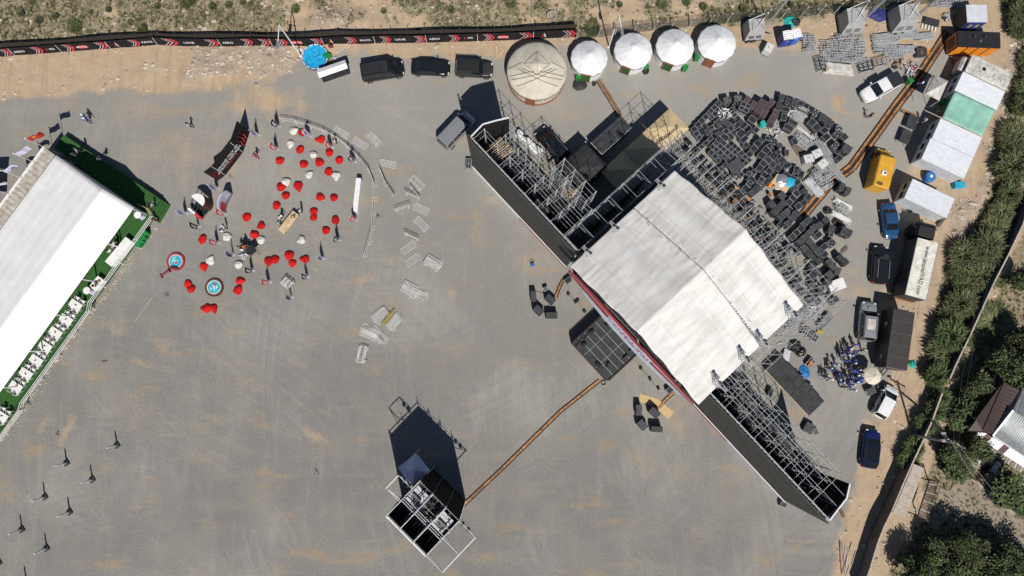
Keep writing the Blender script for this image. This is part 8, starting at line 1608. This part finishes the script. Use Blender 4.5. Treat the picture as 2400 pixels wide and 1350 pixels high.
pn = thing('panel_rack', 'rack of dark panels on white battens beside the right light tower', 'panels', GG(2178, 58), ang(30, 8)); q = MB('white')
for k in range(5): q.bar((-.9+.42*k, -.75, .12), (-.9+.42*k, .5, .12), .14, .1)
q.build('batten', pn)
for i in range(4):
 for j in range(2): q = MB('gen_dark'); q.box((-.66+.44*i, -.2+.5*j, .62), (.41, .47, .06)); q.build('panel', pn)
frames(1968, 491, 1.1, 1.0, 20, 14, 18, 'dark ladder frame between two pale bundles, below the ramps', seed=51)
for px, py, lb in ((1975, 480, 'bright bundle of aluminium truss sections, upper one below the ramps'), (1970, 510, 'bright bundle of aluminium truss sections, lower one below the ramps')): tube_bundle(px, py, 2.1, 6, 26, 15, .2, lb, mat='white', layers=3)
heap(1938, 492, .55, .45, 'bag_black', 'black cable heap left of the truss bundles', 'cable_heap', 'cable', 52); heap(1963, 520, .7, .4, 'cable', 'brown cable heap below the truss bundles', 'cable_heap', 'cable', 53); tube_bundle(1978, 585, 1.0, 3, 14, -12, .2, 'small ladder frame standing at the right edge of the case field', mat='steel_dark', layers=1)
frames(1860, 752, 1.4, 1.1, -24, 30, 24, 'spread of bright scaffold parts under the right corner of the roof', seed=54); junk(1900, 727, 1.1, 40, ('alu', 'cloth_white', 'galv'), 'jumble of bright clamps behind the roof corner', 'clamp_heap', 'scaffold parts', 55); tube_bundle(1930, 752, 2.2, 9, 22, -24, .2, 'grey stack of profiles with a yellow end, above the crowd', 'profile_stack', 'gen_grey', .1, 4, 'metal profiles'); q = MB('yellow'); q.rbox((0, 0, .2), (.7, .35, .3), .06); tag(ob('yellow_bag', q.mesh('yellow_bag'), None, G(1920, 778), -.5), 'small yellow bag at the end of the grey profiles', 'bag')
for k, (px, py) in enumerate(((1888, 776), (1899, 784), (1911, 792))): o = case(px, py, 12, 17, 30, 'g', .75, ('open-frame silver-edged case above the crowd, left of three', 'open-frame silver-edged case above the crowd, middle of three', 'closed silver-edged case above the crowd, right of three')[k])
heap(1862, 810, .85, .8, 'bag_black', 'big heap of shiny black rubbish bags, left of two', 'rubbish_bag', 'bag', 61); heap(1876, 823, .7, .7, 'bag_black', 'big heap of shiny black rubbish bags, right of two', 'rubbish_bag', 'bag', 62); heap(1884, 872, .9, .3, 'tarp_blue', 'bright blue crumpled sheet beside the black loading deck', 'tarpaulin', 'sheet', 63, .8); heap(1862, 868, .35, .35, 'rust', 'brown debris heap at the edge of the black loading deck', 'debris', 'rubbish', 64)
heap(1908, 923, .3, .15, 'tarp_cyan', 'small blue scrap of sheet at the lower end of the loading deck cases', 'sheet_scrap', 'sheet', 65); o = case(1900, 850, 14, 20, 40, 'g', .6, 'silver-edged tray with an orange box beside the blue sheet'); q = MB('orange_lid'); q.box((0, 0, .68), (.35, .8, .14)); tag(ob('orange_box', q.mesh('orange_box'), None, G(1893, 853), radians(-35)), 'orange box lying in the silver-edged tray', 'box')
sg2 = thing('step_ladder', 'pale blue ridged steps leading up to the black loading deck', 'steps', GG(1840, 832), ang(-10, 22))
for k in range(7): q = MB('corr_white'); q.box((-.6+.2*k, 0, .2+.1*k), (.14, .8, .05)); q.build('tread', sg2)
mk('leaf_dark', (.042, .060, .022), .75, 0, .35, 1.2, rnd=.15); mk('leaf_mid', (.10, .13, .047), .75, 0, .35, 1.2, rnd=.18); mk('leaf_olive', (.15, .155, .066), .8, 0, .3, 1.2, rnd=.2); mk('leaf_bright', (.11, .17, .045), .7, 0, .3, 1.2, rnd=.15); mk('leaf_dry', (.19, .16, .09), .85, 0, .3, 1.2, rnd=.2); mk('leaf_purple', (.10, .075, .065), .85, 0, .3, 2)
def leaf_mesh(n, seed, mats, wts, lobes, leaf=.16, kind='leaf', zmin=.15):
 """crown of unit radius / unit height, made of loose leaf clumps gathered in lobes"""
 r = random.Random(seed); vs = []; fs = []; ks = []
 L_ = [(r.uniform(-.55, .55), r.uniform(-.55, .55), r.uniform(.45, .8), r.uniform(.34, .55), r.uniform(-.5, .5)) for _ in range(lobes)]+[(0, 0, .62, .6, 0)]
 for i in range(n):
  cx, cy, cz, R_, tone = r.choice(L_)
  u_ = Vector((r.gauss(0, 1), r.gauss(0, 1), r.gauss(0, 1))).normalized()*R_*(r.random()**.38); x, y, z = cx+u_.x, cy+u_.y, max(zmin, cz+u_.z*.75)
  k = r.choices(range(len(mats)), [max(.02, w_+(tone if j else -tone)*.8) for j, w_ in enumerate(wts)])[0]
  a = r.uniform(0, 6.28); el = r.uniform(-.6, .5); d = Vector((cos(a)*cos(el), sin(a)*cos(el), sin(el))); s_ = Vector((-sin(a), cos(a), r.uniform(-.5, .5))).normalized()*(leaf*r.uniform(.25, .5)); l = leaf*r.uniform(.7, 1.5)
  c = Vector((x, y, z)); o = len(vs); vs += [c, c+d*l*.5+s_, c+d*l, c+d*l*.5-s_]; fs.append((o, o+1, o+2, o+3)); ks.append(k)
 me = bpy.data.meshes.new('crown'); me.from_pydata([tuple(v) for v in vs], [], fs)
 for q in mats: me.materials.append(M[q])
 me.polygons.foreach_set('material_index', ks); return me
def reed_mesh(n, seed, mats, wts, spread=1.):
 r = random.Random(seed); vs = []; fs = []; ks = []
 for i in range(n):
  a0 = r.uniform(0, 6.28); d0 = r.random()**.6*.75; bx, by = d0*cos(a0), d0*sin(a0); a = a0+r.gauss(0, .7); l = r.uniform(.35, .9); up = r.uniform(.35, 1.1); w_ = r.uniform(.012, .032); k = r.choices(range(len(mats)), wts)[0]
  px_, py_ = -sin(a)*w_, cos(a)*w_; z0 = r.uniform(0, .45); o = len(vs); mx, my = bx+cos(a)*l*.45, by+sin(a)*l*.45
  vs += [(bx+px_, by+py_, z0), (bx-px_, by-py_, z0), (mx-px_*1.5, my-py_*1.5, z0+up*.55), (mx+px_*1.5, my+py_*1.5, z0+up*.55), (bx+cos(a)*l, by+sin(a)*l, z0+up*.62)]; fs += [(o, o+1, o+2, o+3), (o+3, o+2, o+4)]; ks += [k, k]
 me = bpy.data.meshes.new('foliage'); me.from_pydata(vs, [], fs)
 for q in mats: me.materials.append(M[q])
 me.polygons.foreach_set('material_index', ks); return me
CRN = [leaf_mesh(4300, s, ('leaf_dark', 'leaf_mid', 'leaf_olive', 'leaf_bright'), (3, 3, 1.2, .25), 9, .10) for s in (1, 2, 3)]
BSH = [leaf_mesh(1500, s, ('leaf_dark', 'leaf_mid', 'leaf_bright'), (2, 3, 1.), 5, .17, zmin=.05) for s in (5, 6, 7)]
RED = [reed_mesh(1300, s, ('leaf_dark', 'leaf_mid', 'leaf_olive', 'leaf_dry', 'leaf_purple'), (2.2, 3, 3, 1.1, .5)) for s in (8, 9, 10, 11)]; GRN = [reed_mesh(1300, s, ('leaf_dark', 'leaf_mid', 'leaf_bright'), (2, 3, 2.2)) for s in (12, 13)]
def trunk_mesh(h, seed, r0=.16):
 q = MB('bark'); r = random.Random(seed); p = Vector((0, 0, 0)); rr = r0
 for k in range(4): n_ = p+Vector((r.uniform(-.15, .15), r.uniform(-.15, .15), h*.2)); q.tube(p, n_, rr, 7, rr*.8); p = n_; rr *= .8
 for k in range(9):
  a = k*2.4; z = h*(.35+.05*k); e = Vector((cos(a)*h*.32, sin(a)*h*.32, z+h*.22)); q.tube((0, 0, z), e, rr*.7, 5, rr*.25); q.tube(e, e+Vector((cos(a+.6)*h*.14, sin(a+.6)*h*.14, h*.12)), rr*.3, 4, .01)
 return q.mesh('trunk')
def tree(px, py, rpx, h, lb, seed, name='tree', cat='tree', grp=None):
 p = GG(px, py) if h < 1 else G(px, py, h*.6); p.z = gz(p.x, p.y); R_ = rpx/19.3*(84-h*.7)/84; t = thing(name, lb, cat, p, seed*1.3, grp); ob('trunk', trunk_mesh(h, seed), t); c = ob('crown', CRN[seed % 3], t); c.scale = (R_, R_, h*.98); return t
def bush(px, py, rpx, h, lb, seed, meshes, name='bush', grp=None, zs=1.):
 p = G(px, py, h*.5); p.z = gz(p.x, p.y)-.02; R_ = rpx/19.3; t = thing(name, lb, 'bush', p, seed*1.7, grp); q = MB('bark')
 for k in range(4): a = k*1.57+seed; q.tube((0, 0, 0), (R_*.4*cos(a), R_*.4*sin(a), h*.55), .03, 4, .01)
 q.build('stem', t); c = ob('foliage', meshes[seed % len(meshes)], t); c.scale = (R_*1.15, R_*1.15, h*zs); return t
for i, (px, py, r_, h, lb) in enumerate(((2200, 1300, 38, 3.6, 'leafy tree left of the slatted gate shadow, upper of the lower tree group'), (2258, 1285, 44, 4.4, 'tall dark tree whose shadow falls on the paved yard, left'), (2330, 1312, 54, 4.2, 'wide dark tree in the lower right group, below the paved yard'), (2395, 1330, 46, 4., 'dark tree in the bottom right corner'), (2290, 1352, 50, 4.2, 'dark tree at the bottom edge between two wider ones'), (2150, 1340, 40, 4.6, 'dark tree at the bottom edge beside the sandy path'), (2222, 1350, 45, 4.8, 'dark tree at the bottom edge, right of the concrete strip'), (2350, 1345, 50, 5.4, 'dark tree at the bottom edge near the right corner'),
  (2355, 858, 46, 4.2, 'large dark tree above the brown house roof, left'), (2395, 868, 44, 5.2, 'large dark tree above the grey metal roof at the right edge'), (2398, 800, 36, 4.0, 'tree at the right edge above the dark tree pair'), (2300, 905, 38, 4.0, 'dark leafy tree along the garden side of the wall gap'), (2240, 1072, 38, 3.4, 'round green tree left of the white garden chairs'), (2290, 1052, 34, 3.6, 'round dark green tree close to the house awning'), (2395, 655, 30, 3.6, 'small tree cut by the right edge, beside the grey panel wall'))): tree(px, py, r_, h, lb, i+1, grp='trees in the garden')
for i, (px, py, r_, h, lb, k) in enumerate(((2352, 1140, 42, 3., 'round bright green bush with white flowers below the garden chairs', 0), (2345, 1165, 26, 1.6, 'blue-green bush at the foot of the round flowering bush', 0), (2398, 1195, 28, 2.2, 'dark bush at the right edge beside the red paving', 0), (2262, 950, 34, 2.6, 'green bush dotted with red flowers left of the brown roof', 0), (2245, 990, 30, 2.2, 'reddish flowering bush above the utility pole crossarm', 0), (2232, 1100, 30, 2.2, 'bright green bush above the slatted gate', 0), (2262, 1098, 24, 1.6, 'small bush with orange flowers at the yard corner', 0), (2330, 755, 34, .4, 'low wide dark green shrub in the sandy garden plot', 2), (2285, 800, 14, .4, 'low thin shrub in the sandy garden strip', 2), (2285, 735, 10, .4, 'low thin shrub on the garden side of the grey wall', 2), (2345, 660, 11, .4, 'scattered low shrub high on the garden side of the wall', 2),
  (2203, 932, 16, 1.6, 'small green bush at the top of the lower wall', 1), (2190, 962, 18, 1.8, 'green bush on the verge left of the lower wall, second', 1), (2168, 992, 18, 1.6, 'green bush on the verge left of the lower wall, third', 1), (2140, 1048, 17, 1.7, 'dark bush below the blue-green bin, upper of two', 1), (2128, 1078, 18, 1.6, 'dark bush below the blue-green bin, lower of two', 1), (2190, 880, 20, 2.0, 'bright green bush at the lower end of the hedge strip', 1))): bush(px, py, r_, h, lb, i, (BSH, GRN, RED)[k], zs=1.)
rh = random.Random(31); k = 0
for row, (x0, off) in enumerate(((0, 0), (1, 1), (2, 2))):
 for py in range(-10, 880, 36):
  xl = np.interp(py, [0, 130, 250, 330, 410, 480, 540, 640, 720, 860], [2362, 2386, 2362, 2352, 2338, 2312, 2288, 2216, 2205, 2202]); xr = np.interp(py, [0, 380, 470, 620, 690, 790, 880], [2470, 2450, 2392, 2330, 2290, 2248, 2212]); wd = xr-xl; n = max(1, int(wd/46))
  if row < n and (py > 430 or rh.random() < .68):
   px = xl+wd*(row+.5)/n+rh.uniform(-8, 8)
   if px < 2425: k += 1; bush(px, py+rh.uniform(-8, 8), rh.uniform(19, 31), rh.uniform(.9, 2.1), 'feathery dark green and olive bush in the overgrown hedge strip beside the grey wall', k, RED if py < 640 or rh.random() < .6 else GRN, 'hedge_bush', 'bushes of the hedge strip')
SC = [(60, 30), (105, 45), (140, 42), (215, 30), (175, 60), (130, 70), (250, 20), (300, 55), (360, 18), (415, 30), (440, 8), (452, 52), (505, 20), (540, 12), (575, 5), (632, 15), (690, 22), (880, 15), (905, 30), (960, 25), (985, 72), (1010, 40), (1060, 20), (1130, 50), (1195, 8), (1372, 22), (1388, 48), (1420, 15), (1462, 12), (1500, 30), (1550, 8), (1585, 38), (1640, 20), (1700, 12), (1740, 25), (1790, 8), (1860, 10), (1900, 22), (1385, 70), (1120, 12), (345, 72), (24, 70), (80, 8), (400, 66), (1610, 8), (1480, 52)]
for i, (px, py) in enumerate(SC[::2]+SC[1:16:3]): bush(px+rh.uniform(-12, 12), py+rh.uniform(-6, 6), 5+9*rh.random()**2, rh.uniform(.3, .7), 'low scrubby bush on the stony field beyond the upper fence', i, [RED, RED, GRN, RED][i % 4], 'scrub_bush', 'scrub bushes beyond the upper fence')
def panel_wall(pts, lb, h=2.0):
 t = thing('panel_wall', lb, 'wall'); W_ = [G(x, y, h) for x, y in pts]; i = 0
 for a, b in zip(W_, W_[1:]):
  k = max(1, round((b-a).length/2.5)); 
  for j in range(k):
   p, q_ = a+(b-a)*(j/k), a+(b-a)*((j+.985)/k); q = MB('panel_grey'); q.bar((p.x, p.y, h/2), (q_.x, q_.y, h/2), .10, h); q.build('wall_panel', t); q = MB('cap_tan'); q.bar((p.x, p.y, h+.03), (q_.x, q_.y, h+.03), .17, .06); q.build('coping', t)
   q = MB('panel_grey'); q.box((p.x, p.y, h/2), (.16, .16, h-.02)); q.build('post', t)
panel_wall([(2424, 440), (2398, 525), (2362, 600), (2330, 662), (2300, 728), (2272, 790), (2240, 855), (2226, 888)], 'long grey panel wall with pale coping running down beside the hedge strip'); panel_wall([(2208, 922), (2185, 985), (2160, 1040), (2142, 1078), (2119, 1129), (2090, 1199), (2073, 1233), (2058, 1270), (2040, 1330), (2020, 1390)], 'lower length of grey panel wall beside the dirt track and the bushes')
sh_ = [G(x, y, 2.1) for x, y in ((2142, 1087), (2167, 1098), (2121, 1215), (2092, 1203))]; st_ = thing('flat_shed', 'low flat-roofed tan shed between the lower wall and the slatted gate', 'shed'); q = MB('concrete'); cs = sum(sh_, Vector())/4
q.prism([(p.x*.97+cs.x*.03, p.y*.97+cs.y*.03) for p in sh_], 0, 2.0); q.build('wall', st_)
for k in range(5): a, b = k/5, (k+.98)/5; l = lambda u_, t_: sh_[u_]+(sh_[(3, 2)[u_]]-sh_[u_])*t_; q = MB('cap_tan'); q.slab([l(0, a), l(1, a), l(1, b), l(0, b)], .08); q.build('roof_panel', st_)
gt = thing('slatted_pergola', 'dark slatted pergola over the garden gate beside the tan shed', 'pergola'); g_ = [G(x, y, 2.2) for x, y in ((2179, 1126), (2200, 1129), (2174, 1219), (2152, 1209))]
for k in range(22): t_ = k/21; a, b = g_[0]+(g_[3]-g_[0])*t_, g_[1]+(g_[2]-g_[1])*t_; q = MB('timber_grey' if k % 5 == 2 else 'tile_brown'); q.bar(a, b, .12, .06); q.build('slat', gt)
q = MB('tile_brown')
for a, b in ((g_[0], g_[3]), (g_[1], g_[2])): q.bar(a-Vector((0, 0, .1)), b-Vector((0, 0, .1)), .1, .12)
for p in g_: q.bar((p.x, p.y, 0), (p.x, p.y, 2.1), .12)
q.build('frame', gt)
up = thing('utility_pole', 'grey utility pole with crossarm, lamp and a leaning strut above the garden wall', 'utility pole', G(2137, 1019)); top = G(2232, 1040, 8.4)-G(2137, 1019); q = MB('timber_grey'); q.tube((0, 0, 0), (.05, 0, 8.5), .16, 8, .10); q.build('pole', up)
stb = G(2170, 967)-up.location; q = MB('timber_grey'); q.tube(stb, (.03, 0, 6.9), .14, 7, .1); q.build('strut', up); q = MB('steel_dark'); q.bar((-.9, .5, 8.2), (.9, -.5, 8.2), .1); q.build('crossarm', up)
for k in range(4): q = MB('white'); f = -.85+.57*k; q.lathe([(.06, 0), (.04, .16)], (f, -f*.55, 8.25), n=8); q.build('insulator', up)
q = MB('alu'); q.rbox((-.35, .1, 6.6), (.4, .3, .4), .05); q.build('junction_box', up); q = MB('alu'); q.tube((0, 0, 7.6), (-.9, .9, 7.9), .03); q.rbox((-1.05, 1.05, 7.9), (.5, .25, .12), .08); q.build('lamp_head', up)
wr_ = thing('power_lines', 'thin overhead power lines running from the utility pole towards the lower right', 'cable'); U = up.location
for i, (dx, ex, ey) in enumerate(((-.6, 2440, 1330), (-.2, 2450, 1318), (.3, 2455, 1300), (.7, 2470, 1290))):
 a = U+Vector((dx, -dx*.55, 8.4)); b = G(ex, ey, 7.4); q = MB('cable' if i % 2 else 'galv'); q.path([a+(b-a)*(k/12)-Vector((0, 0, 1.3*4*(k/12)*(1-k/12)*.5)) for k in range(13)], .013, 4); q.build('wire', wr_)
for i, (dx, ex, ey) in enumerate(((-.4, 2330, 560), (.2, 2345, 560))): a = U+Vector((dx, 0, 8.4)); b = G(ex, ey, 8); q = MB('cable'); q.path([a+(b-a)*(k/12)-Vector((0, 0, 1.6*4*(k/12)*(1-k/12)*.5)) for k in range(13)], .018, 4); q.build('wire', wr_)
t = thing('green_bin_tank', 'blue-green plastic bin behind the lower wall beside the utility pole', 'bin', G(2151, 1012, .5)-Vector((0, 0, .5)), .2); t.name = 'wheelie_bin'; q = MB('tarp_cyan'); q.mats = ['bin_teal'] if 'bin_teal' in M else q.mats; mk('bin_teal', (.03, .10, .12), .5); q.mats = ['bin_teal']; q.rbox((0, 0, .5), (.9, .75, .95), .1); q.build('bin_body', t); q = MB('bin_teal'); q.rbox((0, 0, 1.0), (.98, .82, .1), .1); q.build('bin_lid', t)
def sheet(pts, z, m, name, kind='structure', t_=.03): P = [G(x, y, z) for x, y in pts]; q = MB(m); q.slab(P, t_); return tag(q.build(name), kind=kind)
sheet([(2205, 1140), (2225, 1150), (2262, 1108), (2330, 1150), (2420, 1225), (2420, 1300), (2330, 1240), (2240, 1200), (2190, 1240), (2175, 1235)], .05, 'paving_tan', 'yard_pavement', t_=.2); sheet([(2262, 1106), (2290, 1075), (2345, 1105), (2322, 1140), (2310, 1136)], .06, 'paving_tan', 'patio', t_=.2)
kb = MB('concrete'); q_ = [G(x, y, .1) for x, y in ((2258, 1110), (2300, 1140), (2318, 1155))]; kb.bar(q_[0], q_[1], .22, .2); kb.bar(q_[1], q_[2], .22, .2); q_ = [G(x, y, .1) for x, y in ((2355, 1190), (2378, 1203), (2384, 1196))]; kb.bar(q_[0], q_[1], .3, .2); kb.bar(q_[1], q_[2], .3, .2); tag(kb.build('yard_kerb'), kind='structure')
pv = random.Random(3)
for i in range(16):
 for j in range(3):
  q = MB('paving_red'); q.box((0, 0, 0), (.42, .2, .05)); p = G(2290+i*2.1-j*5.0, 1120-i*2.2-j*1.6+6, .085); o = ob('paving_brick', q.mesh('paving_brick'), None, p, ang(10, 4)+pv.uniform(-.05, .05)); o.parent = bpy.data.objects['patio']
for i in range(7):
 for j in range(3): q = MB('paving_red'); q.box((0, 0, 0), (.42, .36, .05)); o = ob('paving_brick', q.mesh('paving_brick'), None, G(2372+i*3.6+j*4, 1186-i*7.5+j*3.5, .07), ang(10, -20)); o.parent = bpy.data.objects['yard_pavement']
hs = thing('house', 'house with a dark brown tiled roof, a grey corrugated metal roof and a striped awning', 'house')
zr, ze = 4.6, 2.9
br = [G(2268.5, 1010, ze), G(2303, 945, 3.6), G(2354, 893, zr), G(2400, 905, zr), G(2374, 961, zr), G(2328, 1018, ze)]
q = MB('tile_brown'); q.slab([br[0], G(2288, 985, 3.5), G(2304, 1010, 3.45), br[5]], .1); q.build('roof', hs)
A1, A2, B1, B2 = G(2303, 1010, 3.4), G(2324, 1017, 3.0), G(2354, 895, zr), G(2390, 915, zr)
for k in range(14):
 u0, u1 = k/14, (k+.95)/14; q = MB('tile_brown'); q.slab([A1+(B1-A1)*u0, A2+(B2-A2)*u0, A2+(B2-A2)*u1-Vector((0, 0, .04)), A1+(B1-A1)*u1-Vector((0, 0, .04))], .06); q.build('roof_tile_row', hs)
q = MB('tile_brown'); q.slab([A1-Vector((0, 0, .05)), B1-Vector((0, 0, .05)), G(2340, 880, 2.9), G(2274, 1002, 2.9)], .08); q.build('rear_roof', hs)
def corr(P, n, m, name, par):
 for k in range(n):
  a, b, c = k/n, (k+.5)/n, (k+.98)/n; l = lambda u_: (P[0]+(P[1]-P[0])*u_, P[3]+(P[2]-P[3])*u_); e = Vector((0, 0, .06)); q = MB(m); x0, y0 = l(a); x1, y1 = l(b); x2, y2 = l(c); q.slab([x0, x1+e, y1+e, y0], .02); q.slab([x1+e, x2, y2, y1+e], .02); q.build(name, par)
corr([G(2374, 962, zr), G(2328, 1020, 2.95), G(2425, 1085, 2.95), G(2470, 1020, zr)], 1, 'corr_grey', 'roof_base', hs)
P4 = [G(2374, 961, zr), G(2470, 1022, zr), G(2425, 1087, 2.95), G(2327, 1021, 2.95)]
corr(P4, 22, 'corr_grey', 'metal_roof_sheet', hs); P5 = [G(2402, 900, 3.6), G(2450, 930, 3.6), G(2460, 1020, zr+.05), G(2375, 960, zr+.05)]; corr(P5, 10, 'corr_grey', 'metal_roof_sheet', hs)
q = MB('white'); q.bar(P4[3]-Vector((0, 0, .02)), P4[2]-Vector((0, 0, .02)), .16, .12); q.bar(P4[0]+Vector((0, 0, .05)), P4[3]+Vector((0, 0, .05)), .22, .06); q.build('gutter', hs)
W4 = [G(2300, 985, 0)*1, G(2440, 900), G(2470, 1060), G(2350, 1030)]; q = MB('cabin_wall'); q.prism([(p.x, p.y) for p in (G(2318, 985, 2.8), G(2362, 905, 2.8), G(2460, 940, 2.8), G(2440, 1050, 2.8), G(2335, 1008, 2.8))], 0, 2.8); q.build('wall', hs)
e0, e1 = G(2288, 1014, 2.5), G(2410, 1092, 2.5); f0, f1 = G(2300, 1008, 2.75), G(2420, 1084, 2.75); g0, g1 = G(2285, 1021, 2.4), G(2405, 1099, 2.4)
for k in range(9):
 a, b = k/9, (k+.97)/9; q = MB('corr_white' if k not in (1, 4) else 'plum_fascia'); q.slab([f0+(f1-f0)*a, f0+(f1-f0)*b, g0+(g1-g0)*b, g0+(g1-g0)*a], .03); q.build('awning_panel', hs)
for k in range(16): a = k/16; q = MB('cap_tan' if k % 2 else 'timber_grey'); p = G(2290, 1032, .05)+(G(2400, 1104, .05)-G(2290, 1032, .05))*a; q.box((0, 0, 0), (.34, .75, .05)); o = ob('paving_slab', q.mesh('paving_slab'), None, p+Vector((0, 0, .06)), ang(28, 18)); o.parent = bpy.data.objects['patio']
def lounger(px, py, rz_, lb):
 t = thing('garden_chair', lb, 'chair', G(px, py, .4)-Vector((0, 0, .3)), rz_); t.location.z = .08
 for k in range(7): q = MB('white'); q.box((-.6+.2*k, 0, .36+.07*max(0, k-4)), (.15, .62, .04)); q.build('slat', t)
 for x in (-.6, .5):
  for y in (-.28, .28): q = MB('white'); q.bar((x, y, 0), (x, y, .35), .05); q.build('leg', t)
lounger(2298, 1073, ang(16, -18), 'white slatted garden chair, left of two beside the round tree'); lounger(2333, 1095, ang(14, -22), 'white slatted garden chair, right of two beside the flowering bush')
person(2325, 1082, .4, 'cloth_black', 'cloth_denim', 'person in dark clothes between the two white garden chairs', 'stand', 'hair', z=.08)
r = random.Random(44)
for k, (x0, y0, x1, y1, m_) in enumerate(((1969, 1268, 1968, 1318, 'rust'), (1974, 1270, 1974, 1315, 'alu_pale'), (1980, 1280, 1976, 1320, 'alu_pale'), (1988, 1282, 1980, 1345, 'cloth_white'), (1995, 1270, 1972, 1345, 'rust'), (2005, 1290, 1994, 1325, 'alu_pale'), (1990, 1325, 1982, 1350, 'alu_pale'), (1966, 1265, 1972, 1345, 'rust'))):
 q = MB(m_); q.tube(G(x0, y0)+Vector((0, 0, .06)), G(x1, y1)+Vector((0, 0, .09)), .035, 5); tag(ob('rod', q.mesh('rod')), ('rusty or pale metal rod in the loose pile at the bottom of the dirt track'), 'rod', 'loose rods at the bottom of the dirt track')
ORD = 'nearest second third fourth fifth sixth seventh eighth ninth tenth eleventh twelfth thirteenth fourteenth fifteenth sixteenth seventeenth eighteenth nineteenth twentieth twenty-first twenty-second twenty-third twenty-fourth twenty-fifth twenty-sixth twenty-seventh twenty-eighth twenty-ninth thirtieth thirty-first thirty-second'.split()
DIR = 'right|upper right|above|upper left|left|lower left|below|lower right'.split('|')
def grp(lb): return [o for o in bpy.data.objects if o.parent is None and o.get('label') == lb]
def relabel(lb, what, marks):
 g = {}
 for o in grp(lb):
  nm, p = min(((n, G(x, y)) for n, x, y in marks), key=lambda q: hypot(q[1].x-o.location.x, q[1].y-o.location.y)); dx, dy = o.location.x-p.x, o.location.y-p.y
  g.setdefault((nm, int((atan2(dy, dx)+pi/8)//(pi/4)) % 8), []).append((hypot(dx, dy), o.name, o))
 for (nm, k), L_ in g.items():
  for i, (_, _, o) in enumerate(sorted(L_)): o['label'] = f'{what}, {"nearest one" if i == 0 else ORD[i]} going {DIR[k]} from {nm}' if k not in (2, 6) else f'{what}, {"nearest one" if i == 0 else ORD[i]} {DIR[k]} {nm}'
CMK = [('the turquoise barrel', 1784, 294), ('the grey cloth', 1723, 388), ('the four-quarter case', 1746, 251), ('the white wrapping heap', 1692, 274), ('the cyan sheet', 1842, 433), ('the worn pallet', 1870, 351), ('the three white tanks', 1905, 377), ('the truss bundles', 1972, 495), ('the brown cable heap', 1963, 520), ('the white bale', 1962, 668), ('the end of the orange ramps', 1880, 507), ('the tan tent', 1600, 300), ('the white plastic heap', 1853, 263), ('the purple covers', 1790, 260), ('the rusty orange bundles', 1722, 470), ('the roof corner', 1885, 715), ('the ridge end', 1740, 549)]
relabel(LAB['e'][0], 'black edged flight case', CMK); relabel(LAB['k'][0], 'plain black flight case', CMK); relabel(LAB['m'][0], 'case with castor dishes', CMK)
relabel('person in blue and navy standing in the crowd near the parasol', 'person in blue', [('the cream parasol', 2047, 882), ('the silver off-roader', 2035, 790), ('the black loading deck', 1900, 900), ('the blue sheet', 1884, 872), ('the lone lowest person', 1998, 913), ('the middle of the crowd', 1975, 880)])
relabel('white drum in the double row between the left wing and the black people carrier', 'white drum', [('the black people carrier', 1294, 336), ('the cream yurt', 1258, 240)])
relabel('low scrubby bush on the stony field beyond the upper fence', 'scrub bush', [('the first street lamp', 700, 60), ('the mound of stones', 783, 55), ('the second street lamp', 1440, 40), ('the upper left corner', 0, 0), ('the concrete ring', 1292, 42), ('the rightmost white yurt', 1680, 50), ('the blue toilets', 1845, 60), ('the raised end of the left fence', 400, 80)])
def rank(lb, what, tail, key):
 for i, o in enumerate(sorted(grp(lb), key=key)): o['label'] = f'{what}, {ORD[i] if i else "first"} {tail}'
up_ = lambda o: -o.location.y
for nm in ('right', 'left'): rank(f'orange and black cable ramp in the long double run past the cabins, {nm} lane', 'orange cable ramp', f'from the top in the {nm} lane of the long double run', up_)
rank('orange and black cable ramp in the diagonal run from the mixing tower to the thrust', 'orange cable ramp', 'from the mixing tower in the diagonal run to the thrust', lambda o: o.location.x)
rank('orange cable ramp beside the upper speaker cluster', 'orange cable ramp', 'from the top beside the upper speaker cluster', up_); rank('orange cable ramp on the chipboard at the lower speakers', 'orange cable ramp', 'from the top at the lower speaker cluster', up_); rank('orange cable ramp in the short branch towards the two black tables', 'orange cable ramp', 'from the left in the branch towards the black tables', lambda o: o.location.x)
yr_ = sorted(grp('narrow orange cable ramp running from the white yurt to the black platform'), key=lambda o: o.location.y+o.location.x*.62)
for i, o in enumerate(yr_): o['label'] = ''
U_ = (G(1453, 272)-G(1402, 188)).normalized(); N_ = Vector((-U_.y, U_.x, 0)); O_ = G(1402, 188)
for sd_, nm in ((1, 'right'), (-1, 'left')):
 for i, o in enumerate(sorted([o for o in yr_ if (o.location-O_).dot(N_)*sd_ > 0], key=up_)): o['label'] = f'narrow orange cable ramp, {ORD[i] if i else "first"} below the white yurt in the {nm} strip'
rank('feathery dark green and olive bush in the overgrown hedge strip beside the grey wall', 'feathery olive bush', 'from the top in the overgrown strip beside the grey wall', up_)
rank('rusty or pale metal rod in the loose pile at the bottom of the dirt track', 'metal rod', 'from the left in the loose pile at the bottom', lambda o: o.location.x+sum(v.co.x for v in o.data.vertices)/len(o.data.vertices))
